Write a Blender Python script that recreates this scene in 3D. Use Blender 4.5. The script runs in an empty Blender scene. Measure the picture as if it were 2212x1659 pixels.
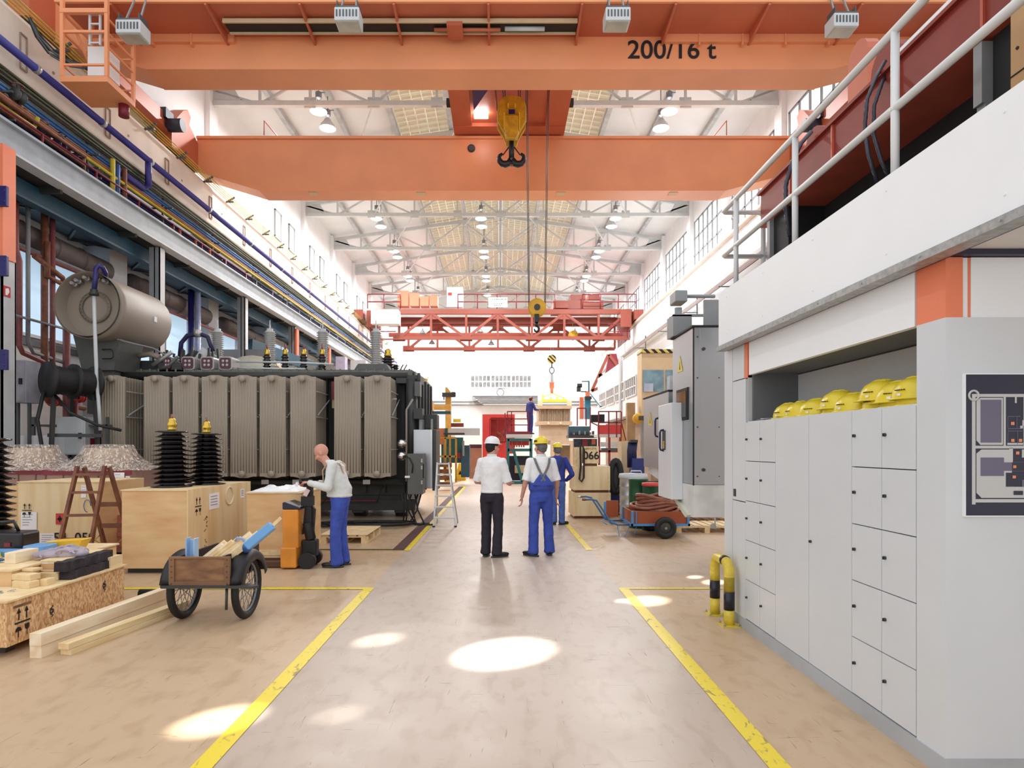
import bpy, bmesh, math, random
from mathutils import Vector, Matrix, noise
random.seed(7)
S = bpy.context.scene
COL = S.collection
PI = math.pi
F = 1330.0           # focal length in pixels of the 2212 wide frame
CX, CY, CH = 1081.0, 967.0, 1.65

# ---------------------------------------------------------------- camera
cd = bpy.data.cameras.new('camera'); cam = bpy.data.objects.new('camera', cd); COL.objects.link(cam)
cam.location = (0, 0, CH); cam.rotation_euler = (PI/2, 0, 0)
cd.sensor_width = 36; cd.lens = F/2212*36
cd.shift_x = (1106-CX)/2212; cd.shift_y = (CY-829.5)/2212
cd.clip_start = .05; cd.clip_end = 200
S.camera = cam
# ---------------------------------------------------------------- view
S.view_settings.view_transform = 'Standard'; S.view_settings.look = 'None'
S.view_settings.gamma = 1; S.view_settings.use_curve_mapping = False
S.view_settings.exposure = 0.42
# ---------------------------------------------------------------- world: bright overcast daylight
W = bpy.data.worlds.new('daylight'); S.world = W; W.use_nodes = True
bg = W.node_tree.nodes['Background']; bg.inputs[0].default_value = (.96, .98, 1, 1); bg.inputs[1].default_value = 0.95
S.cycles.max_bounces = 7; S.cycles.diffuse_bounces = 4; S.cycles.glossy_bounces = 3; S.cycles.transmission_bounces = 4; S.cycles.transparent_max_bounces = 8
S.cycles.sample_clamp_indirect = 6
S.cycles.use_denoising = True

def light(name, kind, loc, energy, target=None, size=.5, col=(1, 1, 1), angle=None):
    l = bpy.data.lights.new(name, kind); o = bpy.data.objects.new(name, l); COL.objects.link(o)
    o.location = loc; l.energy = energy; l.color = col
    if kind == 'AREA': l.shape = 'DISK'; l.size = size
    elif kind == 'SPOT': l.spot_size = angle; l.spot_blend = 1; l.shadow_soft_size = size
    if target is not None:
        o.rotation_euler = (Vector(target)-Vector(loc)).to_track_quat('-Z', 'Y').to_euler()
    return o
# narrow spot lamps added in place of sunbeams to cast the floor patches
for i, (tx, ty, ang, e) in enumerate([(.03, 4.95, .074, 1500), (-1.05, 5.28, .04, 420), (1.59, 6.63, .045, 900), (1.33, 6.63, .02, 600),
                               (-1.70, 3.72, .046, 800), (-1.0, 3.8, .03, 150), (2.62, 7.55, .03, 900), (2.48, 7.85, .02, 900)]):
    dx, dy = -.62, -.55
    s = (tx+dx*9, ty+dy*9, 7.5)
    light('sun_patch_spot', 'SPOT', s, e*20, (tx, ty, 0), .02, (1, 1, .97), ang)

# ---------------------------------------------------------------- materials
def lin(c):
    if isinstance(c, str): c = [int(c[i:i+2], 16)/255 for i in (0, 2, 4)]
    return tuple(((v+.055)/1.055)**2.4 if v > .04045 else v/12.92 for v in c)+(1,)
MATS = {}
def mat(name, col, rough=.5, metal=0, var=.12, scale=3, col2=None, bump=0, bscale=40, stretch=(1, 1, 1), spec=.5, coat=0, detail=4, emit=0, ramp=(.35, .65)):
    if name in MATS: return MATS[name]
    m = bpy.data.materials.new(name); m.use_nodes = True; nt = m.node_tree; N = nt.nodes; L = nt.links
    b = N['Principled BSDF']; c = lin(col)
    c2 = lin(col2) if col2 else tuple(max(0, v*(1-var*2)) for v in c[:3])+(1,)
    tc = N.new('ShaderNodeTexCoord'); mp = N.new('ShaderNodeMapping'); L.new(tc.outputs['Object'], mp.inputs[0]); mp.inputs['Scale'].default_value = stretch
    nz = N.new('ShaderNodeTexNoise'); nz.inputs['Scale'].default_value = scale; nz.inputs['Detail'].default_value = detail; L.new(mp.outputs[0], nz.inputs['Vector'])
    r = N.new('ShaderNodeValToRGB'); r.color_ramp.elements[0].position, r.color_ramp.elements[1].position = ramp
    r.color_ramp.elements[0].color = c2; r.color_ramp.elements[1].color = c
    L.new(nz.outputs['Fac'], r.inputs[0]); L.new(r.outputs[0], b.inputs['Base Color'])
    b.inputs['Roughness'].default_value = rough; b.inputs['Metallic'].default_value = metal; b.inputs['Specular IOR Level'].default_value = spec
    if coat: b.inputs['Coat Weight'].default_value = coat; b.inputs['Coat Roughness'].default_value = .1
    if bump:
        n2 = N.new('ShaderNodeTexNoise'); n2.inputs['Scale'].default_value = bscale; n2.inputs['Detail'].default_value = 3; L.new(mp.outputs[0], n2.inputs['Vector'])
        bp = N.new('ShaderNodeBump'); bp.inputs['Strength'].default_value = bump; bp.inputs['Distance'].default_value = .02
        L.new(n2.outputs['Fac'], bp.inputs['Height']); L.new(bp.outputs[0], b.inputs['Normal'])
    if emit:
        b.inputs['Emission Color'].default_value = c; b.inputs['Emission Strength'].default_value = emit
    MATS[name] = m
    return m
def glassy(name, tint, alpha):
    m = bpy.data.materials.new(name); m.use_nodes = True; N = m.node_tree.nodes; L = m.node_tree.links
    b = N['Principled BSDF']; b.inputs['Base Color'].default_value = lin(tint); b.inputs['Roughness'].default_value = .12; b.inputs['Alpha'].default_value = alpha
    nz = N.new('ShaderNodeTexNoise'); nz.inputs['Scale'].default_value = 9; nz.inputs['Detail'].default_value = 5; nz.inputs['Distortion'].default_value = 2.5
    bp = N.new('ShaderNodeBump'); bp.inputs['Strength'].default_value = .9; bp.inputs['Distance'].default_value = .06
    L.new(nz.outputs['Fac'], bp.inputs['Height']); L.new(bp.outputs[0], b.inputs['Normal'])
    return m
white = mat('white_paint', 'f2f4f6', .5, var=.02)
wallw = mat('white_plaster', 'eceef0', .85, var=.03, scale=1.2)
crwall = mat('cream_concrete', 'e6d9cc', .8, var=.06, scale=1.5)
lockw = mat('locker_light_grey', 'd7dbe0', .32, var=.015, spec=.5)
fasc = mat('fascia_white', 'f2f5f9', .5, var=.01)
galv = mat('galvanised_steel', 'b4b6b6', .45, .55, var=.15, scale=30)
dark = mat('dark_rubber', '1b1b1d', .6, var=.1)
black = mat('black_gloss', '140f12', .16, var=.1, spec=.7)
navy = mat('navy_paint', '26246a', .35, var=.1)
navyc = mat('navy_cable', '2b2a55', .5, var=.15)
orange = mat('crane_orange', 'f09f70', .38, var=.04, scale=.8, spec=.45)
orange2 = mat('signal_orange', 'ee8560', .5, var=.02)
orred = mat('crane_red_orange', 'c76a4c', .45, var=.06, scale=1)
orred3 = mat('far_crane_red', '8f4434', .5, var=.06, scale=1)
brred = mat('beam_red_brown', '8f3326', .5, var=.1, scale=2)
yellow = mat('warning_yellow', 'ebcf3a', .4, var=.05)
hookyel = mat('hook_yellow', 'd9a92a', .45, var=.14, scale=6)
rmat = mat('radiator_grey_beige', 'a29686', .45, var=.03, scale=2)
tankg = mat('tank_grey', '5d5f5c', .45, var=.1, scale=2)
tankd = mat('tank_dark_grey', '3a3c3c', .5, var=.1)
consv = mat('conservator_beige', '958a7e', .45, var=.03, scale=2)
steelg = mat('steel_grey_paint', '8f9193', .45, var=.07)
steelw = mat('steel_light_paint', 'c9cdd0', .45, var=.04)
steeld = mat('steel_dark_paint', '55585b', .5, var=.1)
teal = mat('teal_paint', '265065', .45, var=.1)
tealg = mat('green_teal_paint', '246a6c', .45, var=.1)
redp = mat('red_pipe', '90504e', .45, var=.1, scale=8)
rust = mat('rust_brown', '8a5238', .6, var=.2, scale=8)
redm = mat('machine_red', 'd9403c', .45, var=.06)
dred = mat('dark_red_paint', '80202f', .45, var=.06)
bluep = mat('blue_pipe', '2f62a8', .4, var=.1)
blup = mat('blue_plastic', '6da6e0', .35, var=.04)
cartb = mat('cart_blue', '4f93cf', .4, var=.08)
bluet = mat('overall_blue', '3f55b4', .85, var=.1, scale=7, bump=.25, bscale=16)
blued = mat('jacket_blue', '2f3f98', .85, var=.1, scale=7, bump=.25, bscale=16)
shirt = mat('white_shirt', 'f2f2f4', .85, var=.025, scale=5, bump=.3, bscale=10)
greyw = mat('grey_sweater', 'dcdedd', .9, var=.05, scale=9, bump=.3, bscale=12)
trou = mat('dark_trousers', '2b2733', .85, var=.1, bump=.2, bscale=12)
skin = mat('skin', 'd59a86', .55, var=.05)
hairb = mat('hair_black', '1d1a20', .7, var=.1)
hairg = mat('hair_grey', '716f72', .8, var=.15, scale=20)
shoe = mat('black_shoe', '1c1a1c', .45, var=.1)
helmy = mat('helmet_yellow', 'efd738', .3, var=.03)
helmw = mat('helmet_white', 'f2f2f2', .3, var=.02)
paper = mat('paper', 'f1eff4', .8, var=.01)
ink = mat('black_ink', '17141a', .6, var=.02)
ply = mat('plywood', 'e0bd8c', .7, scale=1.3, col2='cfa070', stretch=(1, 1, 5), bump=.1, detail=8, ramp=(.3, .6))
ply2 = mat('plywood_pale', 'ecd6ac', .7, scale=1.2, col2='dcbb88', stretch=(5, 5, .6), detail=8, ramp=(.3, .6))
pine = mat('pine', 'eed9ae', .65, scale=2, col2='dfbf8b', stretch=(6, .7, 6), detail=6)
pinep = mat('pine_white', 'f1e3c8', .65, scale=2, col2='e3c8a4', stretch=(6, .7, 6), detail=6)
rustw = mat('old_wood', '96704e', .8, scale=4, col2='6d4a36', stretch=(1, 1, 3), bump=.2, detail=8)
ladw = mat('ladder_wood', '86553a', .6, scale=5, col2='66392a', detail=6)
card = mat('cardboard_brown', 'b18a72', .8, var=.1, scale=3)
cloth = mat('grey_cloth', 'b7acb8', .9, var=.15, scale=4)
foam = mat('dark_wrap_foam', '3a3038', .85, var=.3, scale=8, bump=.6, bscale=12)
copper = mat('hose_brown', '9c5f48', .5, var=.2, scale=6)
greenb = mat('barrel_green', '1f5636', .35, var=.1)
alum = mat('aluminium', 'cfd0d0', .35, .7, var=.05)
chrome = mat('chrome', 'd8d8d8', .18, 1, var=.02)
gold = mat('brass_gold', 'd9b64e', .25, .9, var=.08)
winw = mat('window_glass_bright', 'ffffff', .4, var=0, emit=1.15)
winb = mat('window_glass_blue', 'bcd9f0', .4, var=.05, scale=.6, emit=.55)
wing = mat('window_glass_grey', '8f9396', .2, var=.2, scale=3)
insg = mat('insulator_grey', 'b7b6b4', .35, var=.05)
insb = mat('insulator_brown', '20090f', .12, var=.1, spec=.8)
tan = mat('tan_panel', 'd8c19c', .6, var=.04)
beige = mat('coil_tank_beige', 'b49d84', .55, var=.05)
film = glassy('shrink_film', 'fbeee2', .3)
def paint_highlights(m):  # whitish streaks put into the film's alpha stand in for its highlights
    N = m.node_tree.nodes; L = m.node_tree.links; tc = N.new('ShaderNodeTexCoord'); mp = N.new('ShaderNodeMapping'); mp.inputs['Scale'].default_value = (9, 9, 1.6); mp.inputs['Rotation'].default_value = (.3, .2, .4); L.new(tc.outputs['Object'], mp.inputs[0])
    n = N.new('ShaderNodeTexNoise'); n.inputs['Scale'].default_value = 2.4; n.inputs['Detail'].default_value = 6; n.inputs['Distortion'].default_value = 1.5; L.new(mp.outputs[0], n.inputs['Vector'])
    r = N.new('ShaderNodeValToRGB'); r.color_ramp.elements[0].position = .48; r.color_ramp.elements[0].color = (.2,)*3+(1,); r.color_ramp.elements[1].position = .62; r.color_ramp.elements[1].color = (.95,)*3+(1,); L.new(n.outputs[0], r.inputs[0]); L.new(r.outputs[0], N['Principled BSDF'].inputs['Alpha'])
paint_highlights(film)
pglass = mat('cabinet_glass', '12141a', .06, var=.3, scale=4, spec=.7)
lampm = mat('lamp_glow', 'ffffff', .5, var=0, emit=14)
mapd = mat('map_navy', '1d1a33', .4, var=.03); mapg = mat('map_grey', 'c9cacb', .5, var=.02); mapp = mat('map_slate', '6c6880', .5, var=.02); mapo = mat('map_orange', 'f0936a', .5, var=.02)

def special_mats():
    # epoxy floor: beige, scuffed, with soft greenish and pinkish areas
    m = bpy.data.materials.new('epoxy_floor'); m.use_nodes = True; N = m.node_tree.nodes; L = m.node_tree.links; b = N['Principled BSDF']
    tc = N.new('ShaderNodeTexCoord')
    def nz(scale, det, st=(1, 1, 1), dist=0):
        mp = N.new('ShaderNodeMapping'); mp.inputs['Scale'].default_value = st; L.new(tc.outputs['Object'], mp.inputs[0])
        n = N.new('ShaderNodeTexNoise'); n.inputs['Scale'].default_value = scale; n.inputs['Detail'].default_value = det; n.inputs['Distortion'].default_value = dist; L.new(mp.outputs[0], n.inputs['Vector']); return n
    def ramp(src, a, ca, bb, cb):
        r = N.new('ShaderNodeValToRGB'); e = r.color_ramp.elements; e[0].position = a; e[1].position = bb; e[0].color = ca; e[1].color = cb; L.new(src.outputs[0], r.inputs[0]); return r
    def mul(a, bb, f=1, mode='MULTIPLY'):
        x = N.new('ShaderNodeMix'); x.data_type = 'RGBA'; x.blend_type = mode; x.inputs[0].default_value = f; L.new(a, x.inputs[6]); L.new(bb, x.inputs[7]); return x.outputs[2]
    base = ramp(nz(.35, 3), .35, lin('b6a494'), .65, lin('c1afa0'))
    # the side bays are a little yellower than the lane
    sx = N.new('ShaderNodeSeparateXYZ'); L.new(tc.outputs['Object'], sx.inputs[0])
    rr = N.new('ShaderNodeMapRange'); rr.inputs['From Min'].default_value = 1.40; rr.inputs['From Max'].default_value = 1.44; L.new(sx.outputs[0], rr.inputs[0])
    rl = N.new('ShaderNodeMapRange'); rl.inputs['From Min'].default_value = -1.5; rl.inputs['From Max'].default_value = -1.56; L.new(sx.outputs[0], rl.inputs[0])
    ad = N.new('ShaderNodeMath'); ad.operation = 'ADD'; L.new(rr.outputs[0], ad.inputs[0]); L.new(rl.outputs[0], ad.inputs[1])
    bay = N.new('ShaderNodeMix'); bay.data_type = 'RGBA'; L.new(ad.outputs[0], bay.inputs[0]); L.new(base.outputs[0], bay.inputs[6]); bay.inputs[7].default_value = lin('c6ab8c')
    fine = ramp(nz(9, 9, (1, .45, 1), .3), .34, (.84, .79, .75, 1), .5, (1, 1, 1, 1))
    scr = ramp(nz(14, 3, (3.5, .3, 1), .8), .27, (.55, .5, .47, 1), .31, (1, 1, 1, 1))
    scr2 = ramp(nz(13, 3, (.3, 2.6, 1), .8), .27, (.6, .52, .46, 1), .31, (1, 1, 1, 1))
    c = mul(bay.outputs[2], fine.outputs[0], .7); c = mul(c, scr.outputs[0], .8); c = mul(c, scr2.outputs[0], .7)
    L.new(c, b.inputs['Base Color'])
    rg = N.new('ShaderNodeMapRange'); rg.inputs['To Min'].default_value = .3; rg.inputs['To Max'].default_value = .5; n = nz(2.5, 4); L.new(n.outputs[0], rg.inputs[0]); L.new(rg.outputs[0], b.inputs['Roughness'])
    b.inputs['Specular IOR Level'].default_value = .4
    MATS['floor'] = m
    # worn yellow line
    m = bpy.data.materials.new('floor_line_yellow'); m.use_nodes = True; N = m.node_tree.nodes; L = m.node_tree.links; b = N['Principled BSDF']
    tc = N.new('ShaderNodeTexCoord')
    r = ramp(nz(14, 6, (1, .6, 1), 1.5), .3, lin('9c8748'), .42, lin('edd32f')); L.new(r.outputs[0], b.inputs['Base Color']); b.inputs['Roughness'].default_value = .4
    MATS['line'] = m
    # oriented strand board
    m = bpy.data.materials.new('osb_board'); m.use_nodes = True; N = m.node_tree.nodes; L = m.node_tree.links; b = N['Principled BSDF']
    tc = N.new('ShaderNodeTexCoord'); mp = N.new('ShaderNodeMapping'); mp.inputs['Rotation'].default_value = (.7, .3, .5); mp.inputs['Scale'].default_value = (150, 70, 34); L.new(tc.outputs['Object'], mp.inputs[0])
    v = N.new('ShaderNodeTexVoronoi'); v.inputs['Scale'].default_value = 1; L.new(mp.outputs[0], v.inputs['Vector'])
    r = N.new('ShaderNodeValToRGB'); e = r.color_ramp.elements; e[0].color = lin('b98456'); e[1].color = lin('e9c594'); e[1].position = .9
    sp = N.new('ShaderNodeSeparateColor'); L.new(v.outputs['Color'], sp.inputs[0]); L.new(sp.outputs[0], r.inputs[0]); L.new(r.outputs[0], b.inputs['Base Color']); b.inputs['Roughness'].default_value = .7
    MATS['osb'] = m
    # brushed stainless steel
    m = bpy.data.materials.new('brushed_stainless'); m.use_nodes = True; N = m.node_tree.nodes; L = m.node_tree.links; b = N['Principled BSDF']
    tc = N.new('ShaderNodeTexCoord'); n = nz(30, 4, (1, 1, 25)); 
    b.inputs['Base Color'].default_value = lin('b9bbbe'); b.inputs['Metallic'].default_value = .9
    rg = N.new('ShaderNodeMapRange'); rg.inputs['To Min'].default_value = .22; rg.inputs['To Max'].default_value = .42; L.new(n.outputs[0], rg.inputs[0]); L.new(rg.outputs[0], b.inputs['Roughness'])
    MATS['steel'] = m
    # black and yellow slanted stripes
    m = bpy.data.materials.new('hazard_stripes'); m.use_nodes = True; N = m.node_tree.nodes; L = m.node_tree.links; b = N['Principled BSDF']
    tc = N.new('ShaderNodeTexCoord'); mp = N.new('ShaderNodeMapping'); mp.inputs['Rotation'].default_value = (0, .8, 0); L.new(tc.outputs['Object'], mp.inputs[0])
    w = N.new('ShaderNodeTexWave'); w.inputs['Scale'].default_value = 1.4; L.new(mp.outputs[0], w.inputs['Vector'])
    r = N.new('ShaderNodeValToRGB'); r.color_ramp.interpolation = 'CONSTANT'; e = r.color_ramp.elements; e[0].color = lin('1a1a1a'); e[1].color = lin('d8c463'); e[1].position = .5
    L.new(w.outputs[0], r.inputs[0]); L.new(r.outputs[0], b.inputs['Base Color']); b.inputs['Roughness'].default_value = .4
    MATS['hazard'] = m
special_mats()
floorm, linem, osb, steel, hazard = (MATS[k] for k in ('floor', 'line', 'osb', 'steel', 'hazard'))

# ---------------------------------------------------------------- mesh helpers
ORG = {}
def P(x, y, D):      # the place at distance D that the photograph shows at (x, y)
    return Vector(((x-CX)*D/F, D, CH-(y-CY)*D/F))
class M:
    def __init__(s): s.v = []; s.f = []; s.mi = []; s.sm = []
    def add(s, vs, fs, mi=0, sm=False):
        o = len(s.v); s.v += [tuple(v) for v in vs]
        for f in fs: s.f.append([i+o for i in f]); s.mi.append(mi); s.sm.append(sm)
        return s
    def box(s, x0, x1, y0, y1, z0, z1, mi=0, R=None, c=None):
        vs = [Vector((x, y, z)) for x in (x0, x1) for y in (y0, y1) for z in (z0, z1)]
        if R is not None:
            c = Vector(c) if c is not None else Vector(((x0+x1)/2, (y0+y1)/2, (z0+z1)/2))
            vs = [R @ (v-c)+c for v in vs]
        return s.add(vs, [(0, 1, 3, 2), (4, 6, 7, 5), (0, 4, 5, 1), (2, 3, 7, 6), (0, 2, 6, 4), (1, 5, 7, 3)], mi)
    def bar(s, p0, p1, w, h, mi=0, up=(0, 0, 1)):       # rectangular bar between two points
        p0, p1 = Vector(p0), Vector(p1); d = (p1-p0).normalized(); u = Vector(up)
        if abs(d.dot(u)) > .98: u = Vector((0, 1, 0)) if abs(d.y) < .9 else Vector((1, 0, 0))
        a = d.cross(u).normalized()*w/2; b = a.cross(d).normalized()*h/2
        vs = [p+i*a+j*b for p in (p0, p1) for i in (-1, 1) for j in (-1, 1)]
        return s.add(vs, [(0, 1, 3, 2), (4, 6, 7, 5), (0, 4, 5, 1), (2, 3, 7, 6), (0, 2, 6, 4), (1, 5, 7, 3)], mi)
    def tube(s, pts, r, n=8, mi=0, closed=False, caps=True):
        pts = [Vector(p) for p in pts]; k = len(pts); rr = r if isinstance(r, (list, tuple)) else [r]*k
        vs = []; fs = []; nrm = None
        for i, p in enumerate(pts):
            a = pts[(i-1) % k] if (i or closed) else p; b = pts[(i+1) % k] if (i < k-1 or closed) else p
            d = (b-a).normalized()
            if nrm is None:
                nrm = d.orthogonal().normalized()
            else:
                nrm = (nrm-d*nrm.dot(d)); nrm = nrm.normalized() if nrm.length > 1e-6 else d.orthogonal().normalized()
            q = d.cross(nrm)
            for j in range(n):
                t = 2*PI*j/n; vs.append(p+(nrm*math.cos(t)+q*math.sin(t))*rr[i])
        for i in range(k-1+(1 if closed else 0)):
            for j in range(n):
                a = i*n+j; b = i*n+(j+1) % n; c = ((i+1) % k)*n+(j+1) % n; e = ((i+1) % k)*n+j; fs.append((a, b, c, e))
        s.add(vs, fs, mi, True)
        if caps and not closed:
            o = len(s.v)-len(vs)
            s.f.append([o+j for j in range(n)][::-1]); s.mi.append(mi); s.sm.append(False)
            s.f.append([o+(k-1)*n+j for j in range(n)]); s.mi.append(mi); s.sm.append(False)
        return s
    def cyl(s, p0, p1, r0, r1=None, n=16, mi=0): return s.tube([p0, p1], [r0, r0 if r1 is None else r1], n, mi)
    def lathe(s, prof, c=(0, 0, 0), n=20, mi=0, ax='z', sy=1, sm=True):
        vs = []; fs = []; c = Vector(c)
        for r, z in prof:
            for j in range(n):
                t = 2*PI*j/n; x, y = r*math.cos(t), r*math.sin(t)*sy
                vs.append(c+{'z': Vector((x, y, z)), 'y': Vector((x, z, y)), 'x': Vector((z, x, y))}[ax])
        for i in range(len(prof)-1):
            for j in range(n): fs.append((i*n+j, i*n+(j+1) % n, (i+1)*n+(j+1) % n, (i+1)*n+j))
        return s.add(vs, fs, mi, sm)
    def ell(s, c, r, n=14, m=8, mi=0, R=None):
        vs = []; fs = []; c = Vector(c)
        if not hasattr(r, '__len__'): r = (r, r, r)
        for i in range(m+1):
            a = PI*i/m
            for j in range(n):
                t = 2*PI*j/n; v = Vector((r[0]*math.sin(a)*math.cos(t), r[1]*math.sin(a)*math.sin(t), r[2]*math.cos(a)))
                vs.append(c+(R @ v if R is not None else v))
        for i in range(m):
            for j in range(n): fs.append((i*n+j, (i+1)*n+j, (i+1)*n+(j+1) % n, i*n+(j+1) % n))
        return s.add(vs, fs, mi, True)
    def cap(s, p0, p1, r0, r1, n=10, mi=0):     # tapered limb with round ends
        p0, p1 = Vector(p0), Vector(p1); s.tube([p0, p1], [r0, r1], n, mi); s.ell(p0, r0, n, 6, mi); s.ell(p1, r1, n, 6, mi); return s
    def loft(s, rings, n=18, mi=0, caps=True):    # rings: (centre, rx, ry[, rotation about z])
        vs = []; fs = []
        for g in rings:
            c, rx, ry = Vector(g[0]), g[1], g[2]; a = g[3] if len(g) > 3 else 0
            for j in range(n):
                t = 2*PI*j/n; x, y = rx*math.cos(t), ry*math.sin(t)
                vs.append(c+Vector((x*math.cos(a)-y*math.sin(a), x*math.sin(a)+y*math.cos(a), 0)))
        k = len(rings)
        for i in range(k-1):
            for j in range(n): fs.append((i*n+j, i*n+(j+1) % n, (i+1)*n+(j+1) % n, (i+1)*n+j))
        if caps: fs.append(list(range(n))[::-1]); fs.append([(k-1)*n+j for j in range(n)])
        return s.add(vs, fs, mi, True)
    def prism(s, poly, ax, d0, d1, mi=0):       # a flat polygon pushed along an axis; poly in the other two axes
        def pt(a, b, d): return {'x': (d, a, b), 'y': (a, d, b), 'z': (a, b, d)}[ax]
        n = len(poly); vs = [pt(a, b, d0) for a, b in poly]+[pt(a, b, d1) for a, b in poly]
        fs = [tuple(range(n))[::-1], tuple(range(n, 2*n))]+[(i, (i+1) % n, n+(i+1) % n, n+i) for i in range(n)]
        return s.add(vs, fs, mi)
    def quad(s, a, b, c, d, mi=0): return s.add([a, b, c, d], [(0, 1, 2, 3)], mi)
    def build(s, name, mats, parent=None, bevel=0, mods=None, label=None, cat=None, group=None, kind=None, recalc=True):
        me = bpy.data.meshes.new(name); off = Vector(ORG.get(parent.name, (0, 0, 0))) if parent else Vector((0, 0, 0))
        me.from_pydata([tuple(Vector(v)-off) for v in s.v], [], s.f)
        if not isinstance(mats, (list, tuple)): mats = [mats]
        for m in mats: me.materials.append(m)
        me.polygons.foreach_set('material_index', [min(i, len(mats)-1) for i in s.mi]); me.polygons.foreach_set('use_smooth', s.sm)
        if recalc:
            bm = bmesh.new(); bm.from_mesh(me); bmesh.ops.recalc_face_normals(bm, faces=bm.faces); bm.to_mesh(me); bm.free()
        me.update()
        o = bpy.data.objects.new(name, me); COL.objects.link(o)
        if parent: o.parent = parent; ORG[o.name] = tuple(off)
        if bevel:
            b = o.modifiers.new('edge', 'BEVEL'); b.width = bevel; b.segments = 2; b.limit_method = 'ANGLE'
        for k, v in (('label', label), ('category', cat), ('group', group), ('kind', kind)):
            if v: o[k] = v
        return o
def T(name, label, cat, loc=(0, 0, 0), rz=0, group=None, local=False, kind=None):
    o = bpy.data.objects.new(name, None); COL.objects.link(o); o.location = loc; o.rotation_euler = (0, 0, rz)
    o.empty_display_size = .1
    o['label'] = label; o['category'] = cat
    if group: o['group'] = group
    ORG[o.name] = (0, 0, 0) if local else tuple(loc)
    return o
def dup(root, loc=None, rz=None, label=None, group=None, scale=None):
    def cp(o, par):
        c = o.copy(); COL.objects.link(c)
        if par: c.parent = par
        ORG[c.name] = ORG.get(o.name, (0, 0, 0))
        for ch in KIDS.get(o.name, []): cp(ch, c)
        return c
    KIDS = {}
    for o in bpy.data.objects:
        if o.parent: KIDS.setdefault(o.parent.name, []).append(o)
    r = cp(root, None)
    if loc is not None: r.location = loc
    if rz is not None: r.rotation_euler = (0, 0, rz)
    if scale: r.scale = scale if hasattr(scale, '__len__') else (scale,)*3
    if label: r['label'] = label
    if group: r['group'] = group
    return r
def struct(m, name, mats, **k): return m.build(name, mats, kind='structure', **k)
def text(name, body, loc, size, m, parent=None, rot=(PI/2, 0, 0), sx=1, extrude=.001, align='CENTER', bold=0):
    c = bpy.data.curves.new(name, 'FONT'); c.body = body; c.size = size; c.extrude = extrude; c.align_x = align; c.align_y = 'CENTER'; c.offset = bold
    c.materials.append(m); o = bpy.data.objects.new(name, c); COL.objects.link(o)
    off = Vector(ORG.get(parent.name, (0, 0, 0))) if parent else Vector((0, 0, 0))
    me = bpy.data.meshes.new_from_object(o); bpy.data.objects.remove(o); bpy.data.curves.remove(c)
    o = bpy.data.objects.new(name, me); COL.objects.link(o)
    o.location = Vector(loc)-off; o.rotation_euler = rot; o.scale = (sx, 1, 1)
    if parent: o.parent = parent
    return o
def arc(c, r, a0, a1, n, ax='x'):
    out = []
    for i in range(n+1):
        t = a0+(a1-a0)*i/n; a, b = r*math.cos(t), r*math.sin(t)
        out.append(Vector(c)+{'x': Vector((0, a, b)), 'y': Vector((a, 0, b)), 'z': Vector((a, b, 0))}[ax])
    return out
# ================================================================ the hall
BAYS = [11.8, 17.5, 23.3, 28.9, 34.4, 40.2, 46.1, 51.9, 57.8]
Y1 = 60.0
m = M(); m.box(-12, 11.2, -3, Y1+.4, -.2, 0); struct(m, 'floor', floorm)
m = M(); m.box(-11.4, -11.05, 9, Y1, 9.6, 15.7); struct(m, 'wall_left', wallw)
m = M(); m.box(-11.95, -11.6, 6, Y1, 0, 9.7); struct(m, 'wall_left_lower', wallw)
m = M(); m.box(10.7, 11.05, 9, Y1, 0, 15.7); struct(m, 'wall_right', wallw)
m = M(); m.box(-12, 11.1, Y1, Y1+.3, 0, 17.5); struct(m, 'wall_back', wallw)
m = M()
for s0, s1 in ((-11.4, -4.75), (4.65, 11.05)):
    z0 = 15.45 if s0 < -5 else 16.45; z1 = 16.45 if s0 < -5 else 15.45
    m.add([(s0, 16, z0), (s1, 16, z1), (s1, Y1, z1), (s0, Y1, z0), (s0, 16, z0+.15), (s1, 16, z1+.15), (s1, Y1, z1+.15), (s0, Y1, z0+.15)],
          [(0, 1, 2, 3), (7, 6, 5, 4), (0, 4, 5, 1), (1, 5, 6, 2), (2, 6, 7, 3), (3, 7, 4, 0)])
struct(m, 'ceiling', mat('roof_panel', 'dfe5e8', .8, var=.03, scale=.8))
# roof glazing: four strips of gridded panes either side of the ridge
skyg = mat('roof_glazing', 'b9b79c', .5, var=.08, scale=.5, col2='bd9f8c', emit=.36)
def rz_(x): return 16.45+(4.7-abs(x))/4.7*.75
for n, (a, b) in enumerate(((-4.7, -2.45), (-2.2, -.15), (.15, 2.2), (2.45, 4.6))):
    g = M(); g.add([(a, 16, rz_(a)+.12), (b, 16, rz_(b)+.12), (b, Y1, rz_(b)+.12), (a, Y1, rz_(a)+.12)], [(0, 1, 2, 3)])
    w = struct(g, 'window_%d' % (n+1), skyg, recalc=False)
    g = M(); y = 16.2
    while y < Y1: g.bar((a, y, rz_(a)), (b, y, rz_(b)), .05, .12); y += .42
    k = 5
    for i in range(k+1):
        x = a+(b-a)*i/k; g.bar((x, 16, rz_(x)), (x, Y1, rz_(x)), .05, .12)
    struct(g, 'window_%d_bars' % (n+1), mat('grid_cream', 'f0efe4', .6, var=.02))
# long purlins under the roof
def roofz(x): return rz_(x) if abs(x) < 4.7 else 16.45-(abs(x)-4.7)/6.5
for i, x in enumerate((-9.2, -7.0, -4.8, -2.32, 0, 2.32, 4.7, 6.9, 9.1)):
    m = M(); h = .2 if abs(x) > 5 else .26; m.box(x-.1, x+.1, 16.5, Y1, roofz(x)-h-.02, roofz(x)-.02); struct(m, 'beam_purlin', mat('purlin_grey', 'b7bdc0', .5))
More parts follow.
